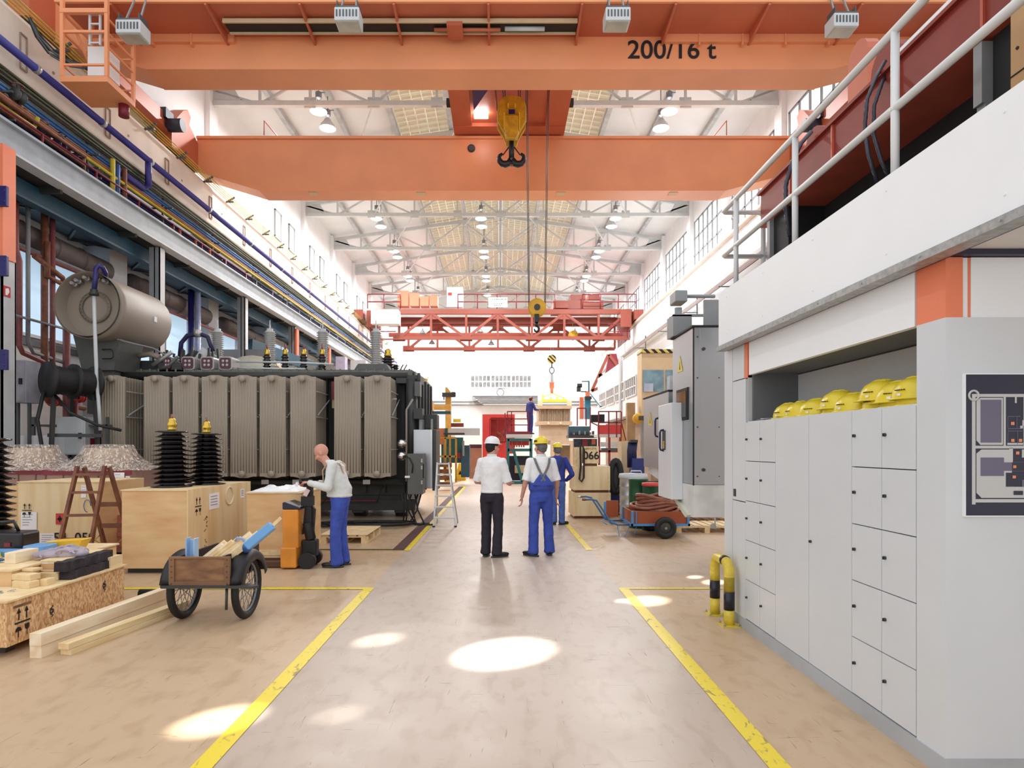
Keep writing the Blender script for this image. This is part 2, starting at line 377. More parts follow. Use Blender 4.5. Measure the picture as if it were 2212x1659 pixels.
# roof trusses
trw = mat('truss_white', 'c6cccd', .5, var=.04)
def truss(y):
    m = M(); L, R = -11.0, 10.65; zb = 14.65
    up = lambda x: 15.2+(1-abs(x)/11)*1.55
    m.box(L, R, y-.1, y+.1, zb-.09, zb+.09)
    for a, b in ((L, 0), (0, R)): m.bar((a, y, up(a)), (b, y, up(b)), .16, .2)
    xs = [-11, -9.1, -7.2, -4.8, -2.4, 0, 2.4, 4.8, 7, 8.9, 10.6]
    for i, x in enumerate(xs[1:-1]): m.bar((x, y, zb), (x, y, up(x)), .09, .09)
    for i in range(len(xs)-1):
        a, b = xs[i], xs[i+1]
        if i % 2: m.bar((a, y, zb), (b, y, up(b)), .08, .08)
        else: m.bar((a, y, up(a)), (b, y, zb), .08, .08)
    for x, sg in ((L, 1), (R, -1)): m.prism([(x, zb-.08), (x, 15.3), (x+sg*.9, 15.3), (x+sg*1.3, zb-.08)], 'y', y-.04, y+.04)
    for x in xs[2:-2]: m.box(x-.22, x+.22, y-.03, y+.03, zb-.15, zb+.25)
    return m
for y in BAYS[1:]:
    struct(truss(y), 'beam_roof_truss', trw)
# cross bracing under the ridge between trusses
for i in range(2, len(BAYS)-1):
    m = M(); a, b = BAYS[i], BAYS[i+1]
    for s in (-1, 1):
        m.bar((0, a, 16.4), (s*2.4, b, 16.1), .06, .06); m.bar((s*2.4, a, 16.1), (0, b, 16.4), .06, .06)
        m.bar((s*4.8, a, 14.75), (s*7, b, 14.75), .05, .05)
    struct(m, 'beam_roof_brace', trw)
# upper wall piers
for y in BAYS:
    for x0, x1 in ((-11.05, -10.85), (10.5, 10.7)):
        m = M(); m.box(x0, x1, y-.3, y+.3, 10.95, 15.4); struct(m, 'pillar_wall_pier', wallw)
# crane runway beams
m = M(); m.prism([(-11.05, 9.3), (-10.5, 9.0), (-10.3, 9.0), (-10.3, 9.35), (-10.2, 9.45), (-10.2, 10.75), (-10.3, 10.9), (-11.05, 10.9)], 'y', 8, Y1); struct(m, 'beam_crane_runway', crwall)
m = M(); m.prism([(10.7, 9.2), (9.95, 9.2), (9.9, 9.3), (9.9, 10.75), (10.0, 10.85), (10.7, 10.85)], 'y', 8, Y1); struct(m, 'beam_crane_runway', wallw)
m = M(); m.cyl((9.85, 8, 10.75), (9.85, Y1, 10.75), .11); struct(m, 'trim_1', crwall)
for x in (-10.7, 10.3):
    m = M(); m.box(x-.04, x+.04, 8, Y1, 10.88, 10.98); m.box(x-.09, x+.09, 8, Y1, 10.86, 10.89); struct(m, 'trim_2', steelg)
# recessed plates on the runway beam
m0 = M(); 
for s in (-.09, .09): m0.box(-10.2, -10.17, s-.012, s+.012, 9.72, 10.46)
m0.cyl((-10.205, .9, 10.2), (-10.19, .9, 10.2), .035, n=12); m0.box(-10.2, -10.17, -.09, .09, 9.70, 9.73); m0.box(-10.2, -10.17, -.09, .09, 10.44, 10.47)
y = 13.15; first = None
while y < Y1:
    if first is None: first = struct(m0, 'trim_3', mat('recess_brown', 'a88f80', .8)); first.location.y = y
    else: c = first.copy(); COL.objects.link(c); c.location.y = y
    y += 2.83
# piers and gallery columns on the lower wall
for y in BAYS[:-1]:
    m = M(); m.box(-11.6, -10.85, y-.4, y+.4, 0, 9.6); struct(m, 'pillar_lower_wall', mat('pier_grey', 'b9bbc0', .8, var=.05))
def hcol(x, y, z1, mt, w=.3, z0=0):
    m = M(); m.box(x-w/2, x+w/2, y-w/2, y-w/2+.03, z0, z1); m.box(x-w/2, x+w/2, y+w/2-.03, y+w/2, z0, z1); m.box(x-.015, x+.015, y-w/2, y+w/2, z0, z1)
    m.box(x+w/2-.03, x+w/2, y-w/2, y+w/2, z0, z1, 1)
    return m
for y in BAYS[1:]:
    struct(hcol(-9.75, y, 7.3, 0), 'column_gallery', [steelg, steelw])
# nearest gallery column with its orange upper cladding and blue brackets
m = hcol(-9.5, 11.70, 7.3, 0, .33); c = struct(m, 'column_gallery', [steelg, steelw])
m = M(); m.box(-9.75, -9.31, 11.52, 11.83, 5.2, 7.35); m.build('cladding', orange2, c)
for zz in (3.3, 5.05, 6.35, 1.3):
    m = M(); m.box(-9.66, -9.2, 11.46, 11.53, zz-.2, zz+.18)
    for s in (-.11, .1): m.cyl((-9.24, 11.45, zz+s), (-9.24, 11.49, zz+s), .028, n=8)
    m.build('bracket', navy, c, bevel=.01)
m = T('fire_sign', 'small red fire equipment sign on the grey gallery column', 'sign', (-9.33, 11.64, 4.6))
s = M(); s.box(-9.334, -9.325, 11.56, 11.72, 4.5, 4.7); s.build('plate', mat('sign_red', 'c8323c', .5), m)
s = M(); s.prism([(11.6, 4.53), (11.6, 4.65), (11.67, 4.67), (11.69, 4.6), (11.64, 4.53)], 'x', -9.325, -9.32); s.build('symbol', paper, m)
for y, mt in ((28.9, orred), (34.4, orred)):
    m = M(); m.box(-9.59, -9.5, y-.2, y+.15, 4.3, 7.2); struct(m, 'trim_4', mt)

# ---- windows
wn = [5]
def window(x, y0, y1, z0, z1, sgn, n, rows, glass, fr=steelg, mw=.06):
    m = M(); m.box(x-.03, x+.03, y0, y1, z0, z1); w = struct(m, 'window_%d' % wn[0], glass)
    f = M()
    for i in range(n+1):
        yy = y0+(y1-y0)*i/n; f.box(x-.08, x+.08, yy-mw, yy+mw, z0, z1)
    for i in range(rows+1):
        zz = z0+(z1-z0)*i/rows; f.box(x-.08, x+.08, y0-mw, y1+mw, zz-mw*.8, zz+mw*.8)
    f.build('window_frame', fr, w); wn[0] += 1
for i in range(0, len(BAYS)-1):
    a, b = BAYS[i], BAYS[i+1]
    window(10.72, a+.7, b-.6, 11.25, 14.0, -1, 6, 3, winw, mat('sash_grey', '77797c', .5), .05)
for i in range(1, len(BAYS)-1):
    a, b = BAYS[i], BAYS[i+1]
    if i > 2:
        for yy in (a+1.2, a+3.2): window(-11.06, yy, yy+.8, 12.0, 13.3, 1, 1, 1, winw, steelg, .05)
    window(-11.58, a+.55, b-.6, 4.4, 7.0, 1, 3, 1, winb, mat('sash_white', 'e4e8ee', .5), .05)
window(-11.58, 12.4, 16.9, 4.4, 7.0, 1, 1, 1, winb, mat('sash_white', 'e4e8ee', .5), .05)
for i in range(0, len(BAYS)-2):
    a, b = BAYS[i], BAYS[i+1]
    m = M(); m.box(-11.6, -11.5, a+.5, b-.5, 4.15, 4.3); m.box(-11.6, -11.53, a+.5, b-.5, 3.6, 3.7); m.box(-11.6, -11.53, a+.5, b-.5, 3.4, 3.45); struct(m, 'trim_5', steeld)

# ---- end wall fittings
w = M(); w.box(-2.93, 2.98, Y1-.12, Y1-.02, 7.45, 8.72); wb = struct(w, 'window_40', white)
g = M()
for k in range(3):
    for i in range(5):
        x = -2.85+k*1.98+i*.385
        for z in (7.55, 8.15): g.box(x, x+.3, Y1-.14, Y1-.1, z, z+.48)
g.build('glass', wing, wb)
c = T('wall_clock', 'round white wall clock above the grey louvre on the end wall', 'clock', (0, Y1-.1, 7.02))
g = M(); g.lathe([(0, 0), (.36, 0), (.36, .06), (.31, .08), (.31, .05), (0, .05)], (0, Y1-.1, 7.02), 24, ax='y'); 
for v in range(len(g.v)): x, y, z = g.v[v]; g.v[v] = (x, 2*(Y1-.1)-y, z)
g.build('case', steeld, c)
g = M(); g.cyl((0, Y1-.17, 7.02), (0, Y1-.16, 7.02), .3, n=24); g.build('dial', paper, c)
g = M(); g.bar((0, Y1-.19, 7.02), (.12, Y1-.19, 7.14), .03, .02); g.build('hand', ink, c)
g = M(); g.bar((0, Y1-.19, 7.02), (-.2, Y1-.19, 7.12), .03, .02); g.build('hand', ink, c)
d = T('air_curtain_duct', 'wide grey louvred duct over the end wall gate below the clock', 'duct', (0, Y1-.6, 6))
g = M(); g.prism([(-2.9, 6.62), (3.6, 6.62), (3.6, 5.75), (-1.6, 5.75)], 'y', Y1-1.2, Y1-.1)
g.build('housing', steelw, d); g = M()
for z in (6.55, 6.4, 6.22, 6.05, 5.9): g.box(-2.7+(6.6-z)*1.3, 3.55, Y1-1.26, Y1-1.2, z-.03, z+.03)
g.build('louvre', steeld, d)
for z, nm in ((6.1, 'steel_grey_pipe'), (5.8, 'thin_pipe')):
    g = M(); g.cyl((-9, Y1-.3, z), (10, Y1-.3, z), .09); g.build('wall_pipe', steelg, label='long %s run across the end wall %s the duct' % ('pale' if z > 6 else 'thin', 'behind' if z > 6 else 'under'), cat='pipe')

# ---- floor markings, channel drain, rails
def strip(pts, w, nm, mt, z=.004):
    m = M()
    for (a, b) in zip(pts, pts[1:]):
        a = Vector((a[0], a[1], 0)); b = Vector((b[0], b[1], 0)); d = (b-a).normalized()*w/2; q = Vector((-d.y, d.x, 0))
        e = Vector((0, 0, z)); m.add([a-q+e, a+q+e, b+q+e, b-q+e], [(0, 1, 2, 3)])
    struct(m, nm, mt)
strip([(-1.54, 1.5), (-1.54, 7.25)], .115, 'floor_marking', linem)
strip([(-6.2, 7.2), (-1.49, 7.2)], .10, 'floor_marking', linem, .005)
strip([(1.44, 1.5), (1.44, 7.22)], .115, 'floor_marking', linem)
strip([(1.40, 7.2), (2.6, 7.2)], .07, 'floor_marking', linem, .005)
strip([(-1.50, 9.84), (-1.50, 26)], .09, 'floor_marking', linem)
strip([(1.43, 9.9), (1.43, 26)], .10, 'floor_marking', linem)
strip([(-1.65, 9.9), (-1.65, 26)], .19, 'floor_channel', mat('channel_brown', '5d3a38', .7, var=.2, scale=20))
strip([(-3.9, 9.95), (-1.56, 9.95)], .08, 'floor_channel', mat('channel_dark', '4a443c', .6, var=.4, scale=60), .005)
strip([(-4, 9.85), (-1.6, 9.85)], .03, 'floor_marking', linem, .004)
for y in (26.6, 27.9): strip([(-7, y), (7, y)], .06, 'floor_rail', steeld)
strip([(-2.3, 27), (-1.0, 45)], .25, 'floor_rail', mat('rail_tan', '9c7f66', .6))

# ---- steel gallery along the wall
G = T('steel_gallery', 'long steel gallery with pale edge beam running above the transformer', 'gallery', (-10, 30, 7.3))
GY0, GY1 = 8, 58
m = M(); m.box(-9.62, -9.55, GY0, GY1, 7.37, 7.93); m.box(-9.72, -9.45, GY0, GY1, 7.9, 7.95); m.box(-9.74, -9.43, GY0, GY1, 7.34, 7.385, 1); m.build('edge_beam', [mat('edge_bluegrey', 'a9b3bc', .45, var=.08), steelw], G)
m = M(); m.box(-10.25, -10.15, GY0, GY1, 6.95, 7.35); m.box(-10.32, -10.08, GY0, GY1, 6.93, 6.97); m.build('inner_beam', teal, G)
m = M(); m.box(-11.55, -9.6, GY0, GY1, 7.40, 7.46); m.build('deck', mat('deck_dark', '3a3c40', .7, var=.2, scale=20), G)
m = M(); y = GY0
while y < GY1:
    m.bar((-11.55, y, 7.33), (-9.7, y, 7.33), .08, .14)
    m.bar((-11.5, y, 7.2), (-10.2, y+1.4, 7.2), .06, .05); m.bar((-10.2, y+1.4, 7.2), (-11.5, y+2.8, 7.2), .06, .05); y += 2.8
m.build('bracing', tankd, G)
m = M()
for x, r in ((-11.2, .22),): 
    for y in (12.3, 17, 22.6): pass
m.box(-11.5, -10.4, GY0, GY1, 7.25, 7.27); m.build('tray', mat('tray_dark', '2a3a44', .6), G)
for rng, mt in (((9, 24), dred), ((24, 57), steeld)):
    m = M()
    for z in (8.32, 8.08): m.cyl((-9.75, rng[0], z), (-9.75, rng[1], z), .025, n=8)
    y = rng[0]+.6
    while y < rng[1]: m.cyl((-9.75, y, 7.45), (-9.75, y, 8.32), .025, n=6); y += 1.75
    m.build('handrail', mt, G)

# ---- pipes and cables that follow the long walls
def pipe(pts, r, mt, label, cat='pipe', group=None, name='pipe', n=10, joints=None):
    m = M(); m.tube(pts, r, n)
    o = m.build(name, mt, label=label, cat=cat, group=group)
    if joints:
        for y, s in joints: j = M(); j.cyl((pts[0][0], y-.05, pts[0][2]), (pts[0][0], y+.05, pts[0][2]), r*s, n=n); j.build('coupling', galv, o)
    return o
pipe([(-9.95, 7, 9.77), (-9.95, 59, 9.77)], .085, mat('pipe_navy', '3c3c92', .4, var=.1), 'thick navy pipe fixed along the cream runway beam', joints=[(y, 1.18) for y in (13.2, 15.4, 17.5, 21, 24.5, 28, 32)])
for i, (x, z, r, mt, lb) in enumerate([
    (-9.95, 8.62, .04, mat('pipe_yellow', 'dcc83c', .4), 'yellow gas pipe just above the red gallery handrail'),
    (-10.05, 8.76, .035, mat('pipe_rust', 'b06b4c', .5), 'rust orange pipe beside the yellow gas pipe'),
    (-10.1, 8.93, .035, bluep, 'mid blue pipe in the rack over the gallery'),
    (-10.15, 9.05, .035, mat('pipe_steelblue', '3f6f98', .4), 'steel blue pipe, second blue one of the gallery rack'),
    (-10.45, 8.66, .035, navy, 'dark indigo pipe at the back of the gallery rack'),
    (-10.6, 8.85, .04, navyc, 'slate indigo pipe nearest the wall in the gallery rack'),
    (-10.4, 8.2, .03, mat('pipe_pale', 'b9bcc9', .4), 'pale grey pipe low in the gallery rack'),
    (-10.6, 8.1, .03, redp, 'dull red pipe low behind the gallery handrail'),
    (-10.75, 8.3, .03, bluep, 'blue pipe low against the wall over the gallery')]):
    pipe([(x, 7, z), (x, 58, z)], r, mt, lb)
    
m = T('cable_bundle', 'bundle of dark green and black cables under the runway beam', 'cable', (-10.3, 30, 9))
for i in range(6):
    g = M(); g.tube([(-10.14+.03*(i % 2), y, 9.16+.045*i+.012*math.sin(y*1.3+i)) for y in range(8, 58, 2)], .026, 6); g.build('cable', mat('cable_olive', '4b5238', .6) if i % 2 else dark, m)
# brackets that hold the rack
for y in (12.5, 15.2, 18.6, 21.8, 25.4, 29, 33, 37, 42, 47):
    m = M(); m.bar((-10.2, y, 7.5), (-10.2, y, 9.35), .05, .05); m.bar((-10.9, y, 8.3), (-9.85, y, 8.3), .04, .04); m.bar((-10.9, y, 8.88), (-9.9, y, 8.88), .04, .04); m.bar((-10.9, y, 8.55), (-9.9, y, 8.55), .04, .04)
    m.build('pipe_bracket', steeld, label='dark steel frame that carries the gallery pipes', cat='pipe bracket', group='pipe frames along the gallery')
# conductor lines of the crane
m = T('conductor_lines', 'four yellow conductor lines clipped along the top of the runway beam', 'conductor rail', (-10.05, 30, 10.9))
for i in range(4):
    g = M(); g.cyl((-10.13+i*.055, 7, 10.82+i*.035), (-10.13+i*.055, 58, 10.82+i*.035), .013, n=6); g.build('line', mat('line_yellow', 'd8c640', .4), m)
y = 14.2
while y < 56:
    g = M(); g.bar((-10.25, y, 10.78), (-9.9, y, 10.98), .05, .05); g.box(-10.16, -9.94, y-.04, y+.04, 10.79, 10.83); g.build('clip', steeld, m); y += 1.75
# drop pipe loop
pipe([(-9.95, 17.4, 9.7), (-9.95, 17.4, 9.05), (-10.1, 17.4, 8.98), (-10.1, 16.2, 8.98)], .09, mat('pipe_navy', '3c3c92', .4), 'short navy branch dropping from the thick runway pipe')
pipe([(-10.3, 11.8, 8.5), (-10.0, 11.8, 8.5), (-10.0, 13.2, 8.5), (-10.0, 13.3, 8.75), (-10.3, 13.3, 8.75)], .05, mat('pipe_yellow', 'dcc83c', .4), 'yellow looped branch pipe in front of the rack')
for k, (y, mt, dz) in enumerate([(16.0, bluep, 0), (16.3, rust, .05), (15.8, mat('pipe_yellow', 'dcc83c', .4), .1)]):
    pipe([(-9.95, y, 9.0+dz*.5), (-9.95, y, 8.1+dz), (-10.3, y, 8.0+dz), (-10.3, y+.6, 8.0+dz)], .06, mt, '%s elbow dropping into the gallery rack' % ('blue', 'rusty', 'yellow')[k])
# rusty valve group and pipes at the near end of the gallery
t = T('valve_group', 'rusty brown valves and flanged pipes on the near end of the gallery', 'valves', (-10.1, 13.5, 8.4))
for x, z in ((-9.85, 8.55), (-9.9, 8.36), (-10.2, 8.75)): g = M(); g.tube([(x, 9, z), (x, 14.6, z), (x-.1, 14.7, z), (x-.1, 14.7, z-.5)], .045, 8); g.build('header_pipe', rust, t)
for k, (x, y, z) in enumerate(((-10.15, 12.9, 8.75), (-10.1, 13.5, 8.62), (-10.05, 13.9, 8.5), (-10.2, 14.2, 8.7), (-9.95, 12.6, 8.9), (-10.0, 14.4, 8.42))):
    g = M(); g.lathe([(0, 0), (.13, 0), (.13, .03), (.07, .04), (.07, .16), (.13, .17), (.13, .2), (0, .2)], (x, y, z), 14, ax='y'); g.cyl((x, y+.1, z), (x, y+.1, z+.22), .03); v = g.build('valve_body', (rust, tankd, navyc)[k % 3], t)
    g = M(); g.tube([(x+.1*math.cos(a), y+.1+.1*math.sin(a), z+.22) for a in [i*PI/6 for i in range(12)]], .012, 5, closed=True); g.build('hand_wheel', (tankd, redp, steeld)[k % 3], v)
# far duct cans lying along the gallery
for k, (y0, y1) in enumerate(((18.6, 22.2),)):
    m = M(); m.lathe([(0, 0), (.35, .02), (.46, .15), (.46, y1-y0-.15), (.35, y1-y0-.02), (0, y1-y0)], (-10.5, y0, 8.05), 20, ax='y')
    t = T('air_receiver', 'rusty brown pressure vessel lying on the gallery behind the railing', 'tank', (-10.5, y0, 7.5))
    m.build('shell', rust, t)
    for q in (.8, 1.8, 2.8):
        g = M(); g.cyl((-10.1, y0+q, 8.2), (-10.1, y0+q, 8.55), .04); g.build('nozzle', orred, t)
    for q in (.5, y1-y0-.5):
        g = M(); g.box(-10.8, -10.2, y0+q-.08, y0+q+.08, 7.46, 7.75); g.build('foot', steeld, t)
# large ducts under the gallery
for y0, y1, lb in ((12.3, 17.0, 'first large brown grey air duct hung under the gallery'), (18.2, 22.8, 'second brown grey air duct under the gallery, past the pier'), (24.2, 28.4, 'third air duct under the gallery, behind the steel column')):
    m = M(); m.lathe([(0, 0), (.3, 0), (.3, y1-y0), (0, y1-y0)], (-10.95, y0, 6.5), 18, ax='y')
    for q in range(int(y1-y0)): m.lathe([(.3, 0), (.325, .02), (.3, .04)], (-10.95, y0+q+.6, 6.5), 18, ax='y')
    m.build('air_duct', mat('duct_brown', '5f5350', .55, var=.15, scale=5), label=lb, cat='duct')
pipe([(-10.6, 11, 6.05), (-10.6, 17.1, 6.05), (-10.35, 17.2, 6.05), (-10.35, 17.9, 6.05), (-10.7, 18.1, 6.05), (-10.7, 30, 6.05)], .05, redp, 'dull red pipe running under the brown ducts')
pipe([(-10.75, 11, 6.2), (-10.75, 16.9, 6.2)], .035, steelg, 'thin grey pipe beside the red one under the ducts')
# red pipework in front of the pale window
def rp(pts, r, mt, lb): return pipe([Vector(p) for p in pts], r, mt, lb, n=8)
X0 = -10.55
rp([(X0, 13.4, 7.2), (X0, 13.4, 6.0), (X0, 13.5, 5.75), (X0, 13.5, 3.9), (X0, 13.6, 3.75), (X0, 14.6, 3.55), (X0, 16.4, 3.3)], .06, redp, 'red pipe dropping beside the column and turning along the wall')
rp([(X0, 13.75, 7.2), (X0, 13.75, 4.0), (X0, 13.9, 3.8), (X0, 16, 3.6)], .045, steelg, 'grey riser between the red risers')
rp([(X0, 14.25, 7.2), (X0, 14.25, 2.9), (X0, 14.35, 2.75), (X0, 15.6, 2.65)], .075, rust, 'thick brown riser with a bend at its foot')
rp([(X0, 14.5, 7.2), (X0, 14.5, 3.5), (X0, 14.6, 3.35), (X0, 16.5, 3.05)], .06, redp, 'red riser with white clamps next to the thick brown one')
rp([(X0+.1, 14.2, 6.4), (X0+.1, 14.2, 5.6), (X0+.1, 14.7, 5.55), (X0+.1, 14.7, 5.7), (X0+.1, 13.8, 5.95)], .06, rust, 'brown loop of pipe in front of the risers')
rp([(X0+.05, 14.9, .3), (X0+.05, 14.9, 4.5), (X0+.05, 15.4, 4.5)], .08, redp, 'thick dark red riser that ends in an elbow')
rp([(X0+.05, 15.2, .3), (X0+.05, 15.2, 2.8)], .07, dred, 'short dark red riser behind the cable reels')
rp([(X0, 16.2, .0), (X0, 16.2, 3.2)], .08, redp, 'last red riser before the conservator support')
rp([(X0+.1, 13.2, 4.5), (X0+.1, 15.6, 4.5)], .03, steelg, 'thin horizontal clamp pipe across the risers')
rp([(X0, 13.2, .0), (X0, 13.2, 1.9), (X0, 13.9, .9)], .07, redp, 'slanting red pipe low by the column')
for k, (y, z) in enumerate(((14.4, 2.75), (15.3, 2.9))):
    t = M(); t.lathe([(.05, 0), (.14, .0), (.14, .05), (.05, .06), (.05, .12), (.12, .13), (.12, .17), (0, .17)], (X0+.05, y, z), 12, ax='y')
    t.build('pipe_flange', redm, label=('red flange on the foot of the brown riser', 'second red flange, beside the elbow')[k], cat='flange')
# blue risers past the conservator
for k, x in enumerate((-10.5, -10.28)):
    pipe([(x, 20.9, .0), (x, 20.9, 7.0)], .1, (navy, mat('pipe_lilac', 'a9b4d6', .25, .3))[k], ('indigo riser standing against the pale blue window', 'shiny lilac riser beside the indigo one')[k])
# cabinets, shelves and clutter low on the wall
for k, (y, x0, z0, z1, w, mt, lb) in enumerate([
    (12.3, -9.62, 2.55, 3.4, .28, mat('lilac_grey', 'a9a8b4', .5), 'pale wall cabinet hanging behind the gallery column'),
    (12.6, -9.5, .9, 1.9, .75, lockw, 'low pale switch cabinet behind the wrapped boxes'),
    (12.9, -9.0, 1.5, 2.3, .6, steelw, 'light metal cabinet under the cable reels'),
    (12.5, -8.0, .0, 1.35, .5, steelw, 'pale machine cover beside the radiators'),
    (13.4, -8.1+.0, .2, 1.9, .01, steelw, '')][:4]):
    t = T('wall_cabinet', lb, 'cabinet', (x0, y, 0)); g = M(); g.box(x0-w/2, x0+w/2, y, y+.4, z0, z1); g.build('body', mt, t, bevel=.01)
    g = M(); g.box(x0-w/2+.03, x0+w/2-.03, y-.015, y+.002, z0+.03, z1-.03); d = g.build('door', mt, t)
    g = M(); g.box(x0+w/2-.12, x0+w/2-.06, y-.04, y-.01, (z0+z1)/2-.06, (z0+z1)/2+.06); g.build('handle', dark, d)
    if z0 > .5: g = M(); g.box(x0-w/2, x0-w/2+.05, y+.1, y+.15, 0, z0); g.box(x0+w/2-.05, x0+w/2, y+.1, y+.15, 0, z0); g.build('leg', steeld, t)
# two black cable reels on a dark stand
for k, (x, y, z, r, ln, mt, lb) in enumerate([(-8.95, 12.2, 3.0, .36, .85, dark, 'large black cable reel on a dark stand by the grey column'), (-9.5, 13.5, 3.05, .27, .8, mat('reel_grey', '3c4044', .5), 'smaller dark cable reel behind the large black one')]):
    t = T('cable_reel', lb, 'cable reel', (x, y, 0)); R = Matrix.Rotation(-.5, 3, 'Z')
    def tr(g):
        for i, v in enumerate(g.v): g.v[i] = tuple(R @ (Vector(v)-Vector((x, y, 0)))+Vector((x, y, 0)))
        return g
    for q in (-.03, ln*.5, ln-.03):
        g = M(); g.lathe([(0, 0), (r, 0), (r, .05), (0, .05)], (x, y+q, z), 24, ax='y'); tr(g).build('flange', mt, t)
    g = M(); g.lathe([(0, 0)]+[(r*.72+(i % 2)*.03, .05+i*.04) for i in range(int(ln/.04)-2)]+[(0, ln)], (x, y, z), 20, ax='y'); tr(g).build('wound_cable', dark, t)
    g = M(); g.bar((x-.25, y+.1, 0), (x, y+.1, z), .07, .07); g.bar((x+.3, y+ln, 0), (x, y+ln, z), .07, .07); g.bar((x-.25, y+.1, 1.9), (x+.3, y+ln, 1.9), .09, .07); tr(g).build('stand', tankd, t)
pipe([(-9.05, 12.2, 2.75), (-9.1, 12.1, 2.2), (-9.0, 12.1, 1.6), (-9.1, 12.1, 1.0)], .035, dark, 'black hose hanging from the large cable reel', 'hose')
pipe([(-8.9, 12.3, 2.7), (-8.6, 12.3, 2.35), (-8.1, 12.4, 2.1), (-7.7, 12.5, 2.0)], .03, dark, 'black hose slung from the reel towards the radiators', 'hose')
t = T('wall_shelf', 'dark steel shelf with small grey units under the cable reels', 'shelf', (-9.2, 13, 0))
g = M()
for z in (.6, 1.45, 2.1): g.box(-9.9, -8.3, 13.0, 13.5, z, z+.04)
for x in (-9.9, -9.1, -8.34): g.box(x, x+.05, 13.0, 13.05, 0, 2.3)
g.build('frame', steeld, t)
for k in range(5):
    g = M(); x = -9.8+k*.3; g.box(x, x+.22, 13.05, 13.4, 1.49 if k % 2 else .64, 1.85 if k % 2 else 1.1); g.build('storage_unit', (steelw, steelg, navy, dred, steelw)[k], label=('pale unit at the column end of the dark shelf', 'grey unit on the dark shelf, middle board', 'indigo box on the lowest board of the dark shelf', 'dark red box on the middle board of the dark shelf', 'pale unit at the radiator end of the dark shelf')[k], cat='box')
# strip of pieces behind the transformer: teal crane girder, tan beams and a navy yellow panel
m = M(); m.bar((-10.4, 25.5, 5.9), (-8.2, 33, 5.3), .3, .5); m.build('hoist_beam', teal, label='teal hoist beam slanting behind the steel columns', cat='beam')
for k in range(2):
    m = M(); m.bar((-10.4, 25.2, 5.4-k*.45), (-8.2, 33, 4.7-k*.35), .2, .2); m.build('roof_rafter', tan, label=('tan rafter just below the teal hoist beam', 'lower tan rafter under the teal hoist beam')[k], cat='beam')
m = T('equipment_cover', 'panel split in yellow and navy behind the grey bushings', 'panel', (-9.8, 24.5, 4.0))
g = M(); g.prism([(-10.3, 3.2), (-10.3, 5.0), (-8.9, 5.0)], 'y', 24.4, 24.5); g.build('yellow_field', hookyel, m)
g = M(); g.prism([(-10.3, 0), (-10.3, 3.2), (-8.9, 5.0), (-8.7, 3.2), (-8.7, 0)], 'y', 24.4, 24.5); g.build('navy_field', mat('navy_field', '2a2448', .5), m)
m = M(); m.box(-11.3, -10.3, 23.9, 24.1, 0, 4.7); 
for z in range(10): m.box(-11.25, -10.35, 23.86, 23.9, 2.95+z*.17, 3.02+z*.17)
m.build('roller_shutter', mat('shutter_slate', '5e6274', .5), label='slate roller shutter behind the first grey bushing', cat='shutter')
m = M(); m.box(-11.4, -8.7, 23.2, 23.5, 5.0, 5.35); m.build('cross_beam', steelg, label='grey cross beam tying the gallery columns', cat='beam')
# ================================================================ the big orange crane
C = T('overhead_crane', 'big orange double girder crane lettered 200/16 t', 'crane', (0, 18, 11))
def girder(y0, y1):
    m = M(); poly = [(-10.45, 11.15), (-8.3, 10.5), (7.75, 10.5), (10.0, 11.1), (10.0, 12.33), (-10.45, 12.33)]
    m.prism(poly, 'y', y0, y1); m.box(-10.45, 10.0, y0-.06, y1+.06, 12.27, 12.36)
    m.box(-8.3, 7.75, y0-.02, y1+.02, 10.49, 10.53)
    return m
girder(14.4, 15.2).build('girder', orange, C)
g2 = girder(21.2, 22.0).build('girder', orange, C)
text('lettering', '200/16 t', (4.0, 14.385, 10.93), .60, ink, C, sx=1.02, bold=.006)
m = M()      # walkway
m.box(-9.6, 10.1, 13.3, 14.4, 11.26, 11.31); m.box(-9.6, 10.1, 13.24, 13.3, 11.24, 11.44, 1)
wk = m.build('walkway', [orred, orange], C)  # redder colour on underside and ribs paints in the shade below the walkway
for x in (-8.4, -6.36, -4.33, -2.3, -.26, 1.76, 3.78, 5.8, 7.8):
    m = M(); m.prism([(13.26, 11.27), (14.4, 11.27), (14.4, 11.05), (13.26, 11.19)], 'x', x-.025, x+.025); m.build('rib', orred, wk)
m = M(); m.box(-9.6, -6.2, 14.3, 14.4, 11.08, 11.26)
for x in (-9, -8.1, -7.2): m.box(x, x+.04, 14.28, 14.4, 11.0, 11.26)
m.build('flange', orange, wk); m = M(); m.box(3.8, 9, 14.3, 14.4, 11.08, 11.26)
for x in (4.6, 5.6, 6.6, 7.6): m.box(x, x+.04, 14.28, 14.4, 11.0, 11.26)
m.build('flange', orange, wk)
m = M(); m.box(-6.2, 1.72, 13.76, 14.1, 11.17, 11.24); m.box(-6.2, 1.72, 13.72, 13.76, 11.13, 11.22, 1); m.box(-6.2, 1.72, 14.1, 14.14, 11.13, 11.22, 1); m.build('cable_tray', [dark, tan], wk)
m = M(); m.cyl((.1, 13.95, 11.14), (1.0, 13.95, 11.14), .05); m.build('conduit', steelw, wk)
m = M(); m.cyl((-1.5, 13.95, 11.12), (.0, 13.95, 11.12), .04); m.box(-1.2, -.85, 13.7, 14.2, 11.05, 11.14); m.build('conduit', orred, wk)
m = M()
for z in (11.9, 12.35): m.cyl((-9.6, 13.27, z), (10, 13.27, z), .025, n=6)
for i in range(11): m.cyl((-9.6+i*1.96, 13.27, 11.4), (-9.6+i*1.96, 13.27, 12.35), .025, n=6)
m.build('handrail', orange, wk)
m = M()      # far girder walkway stubs and ports
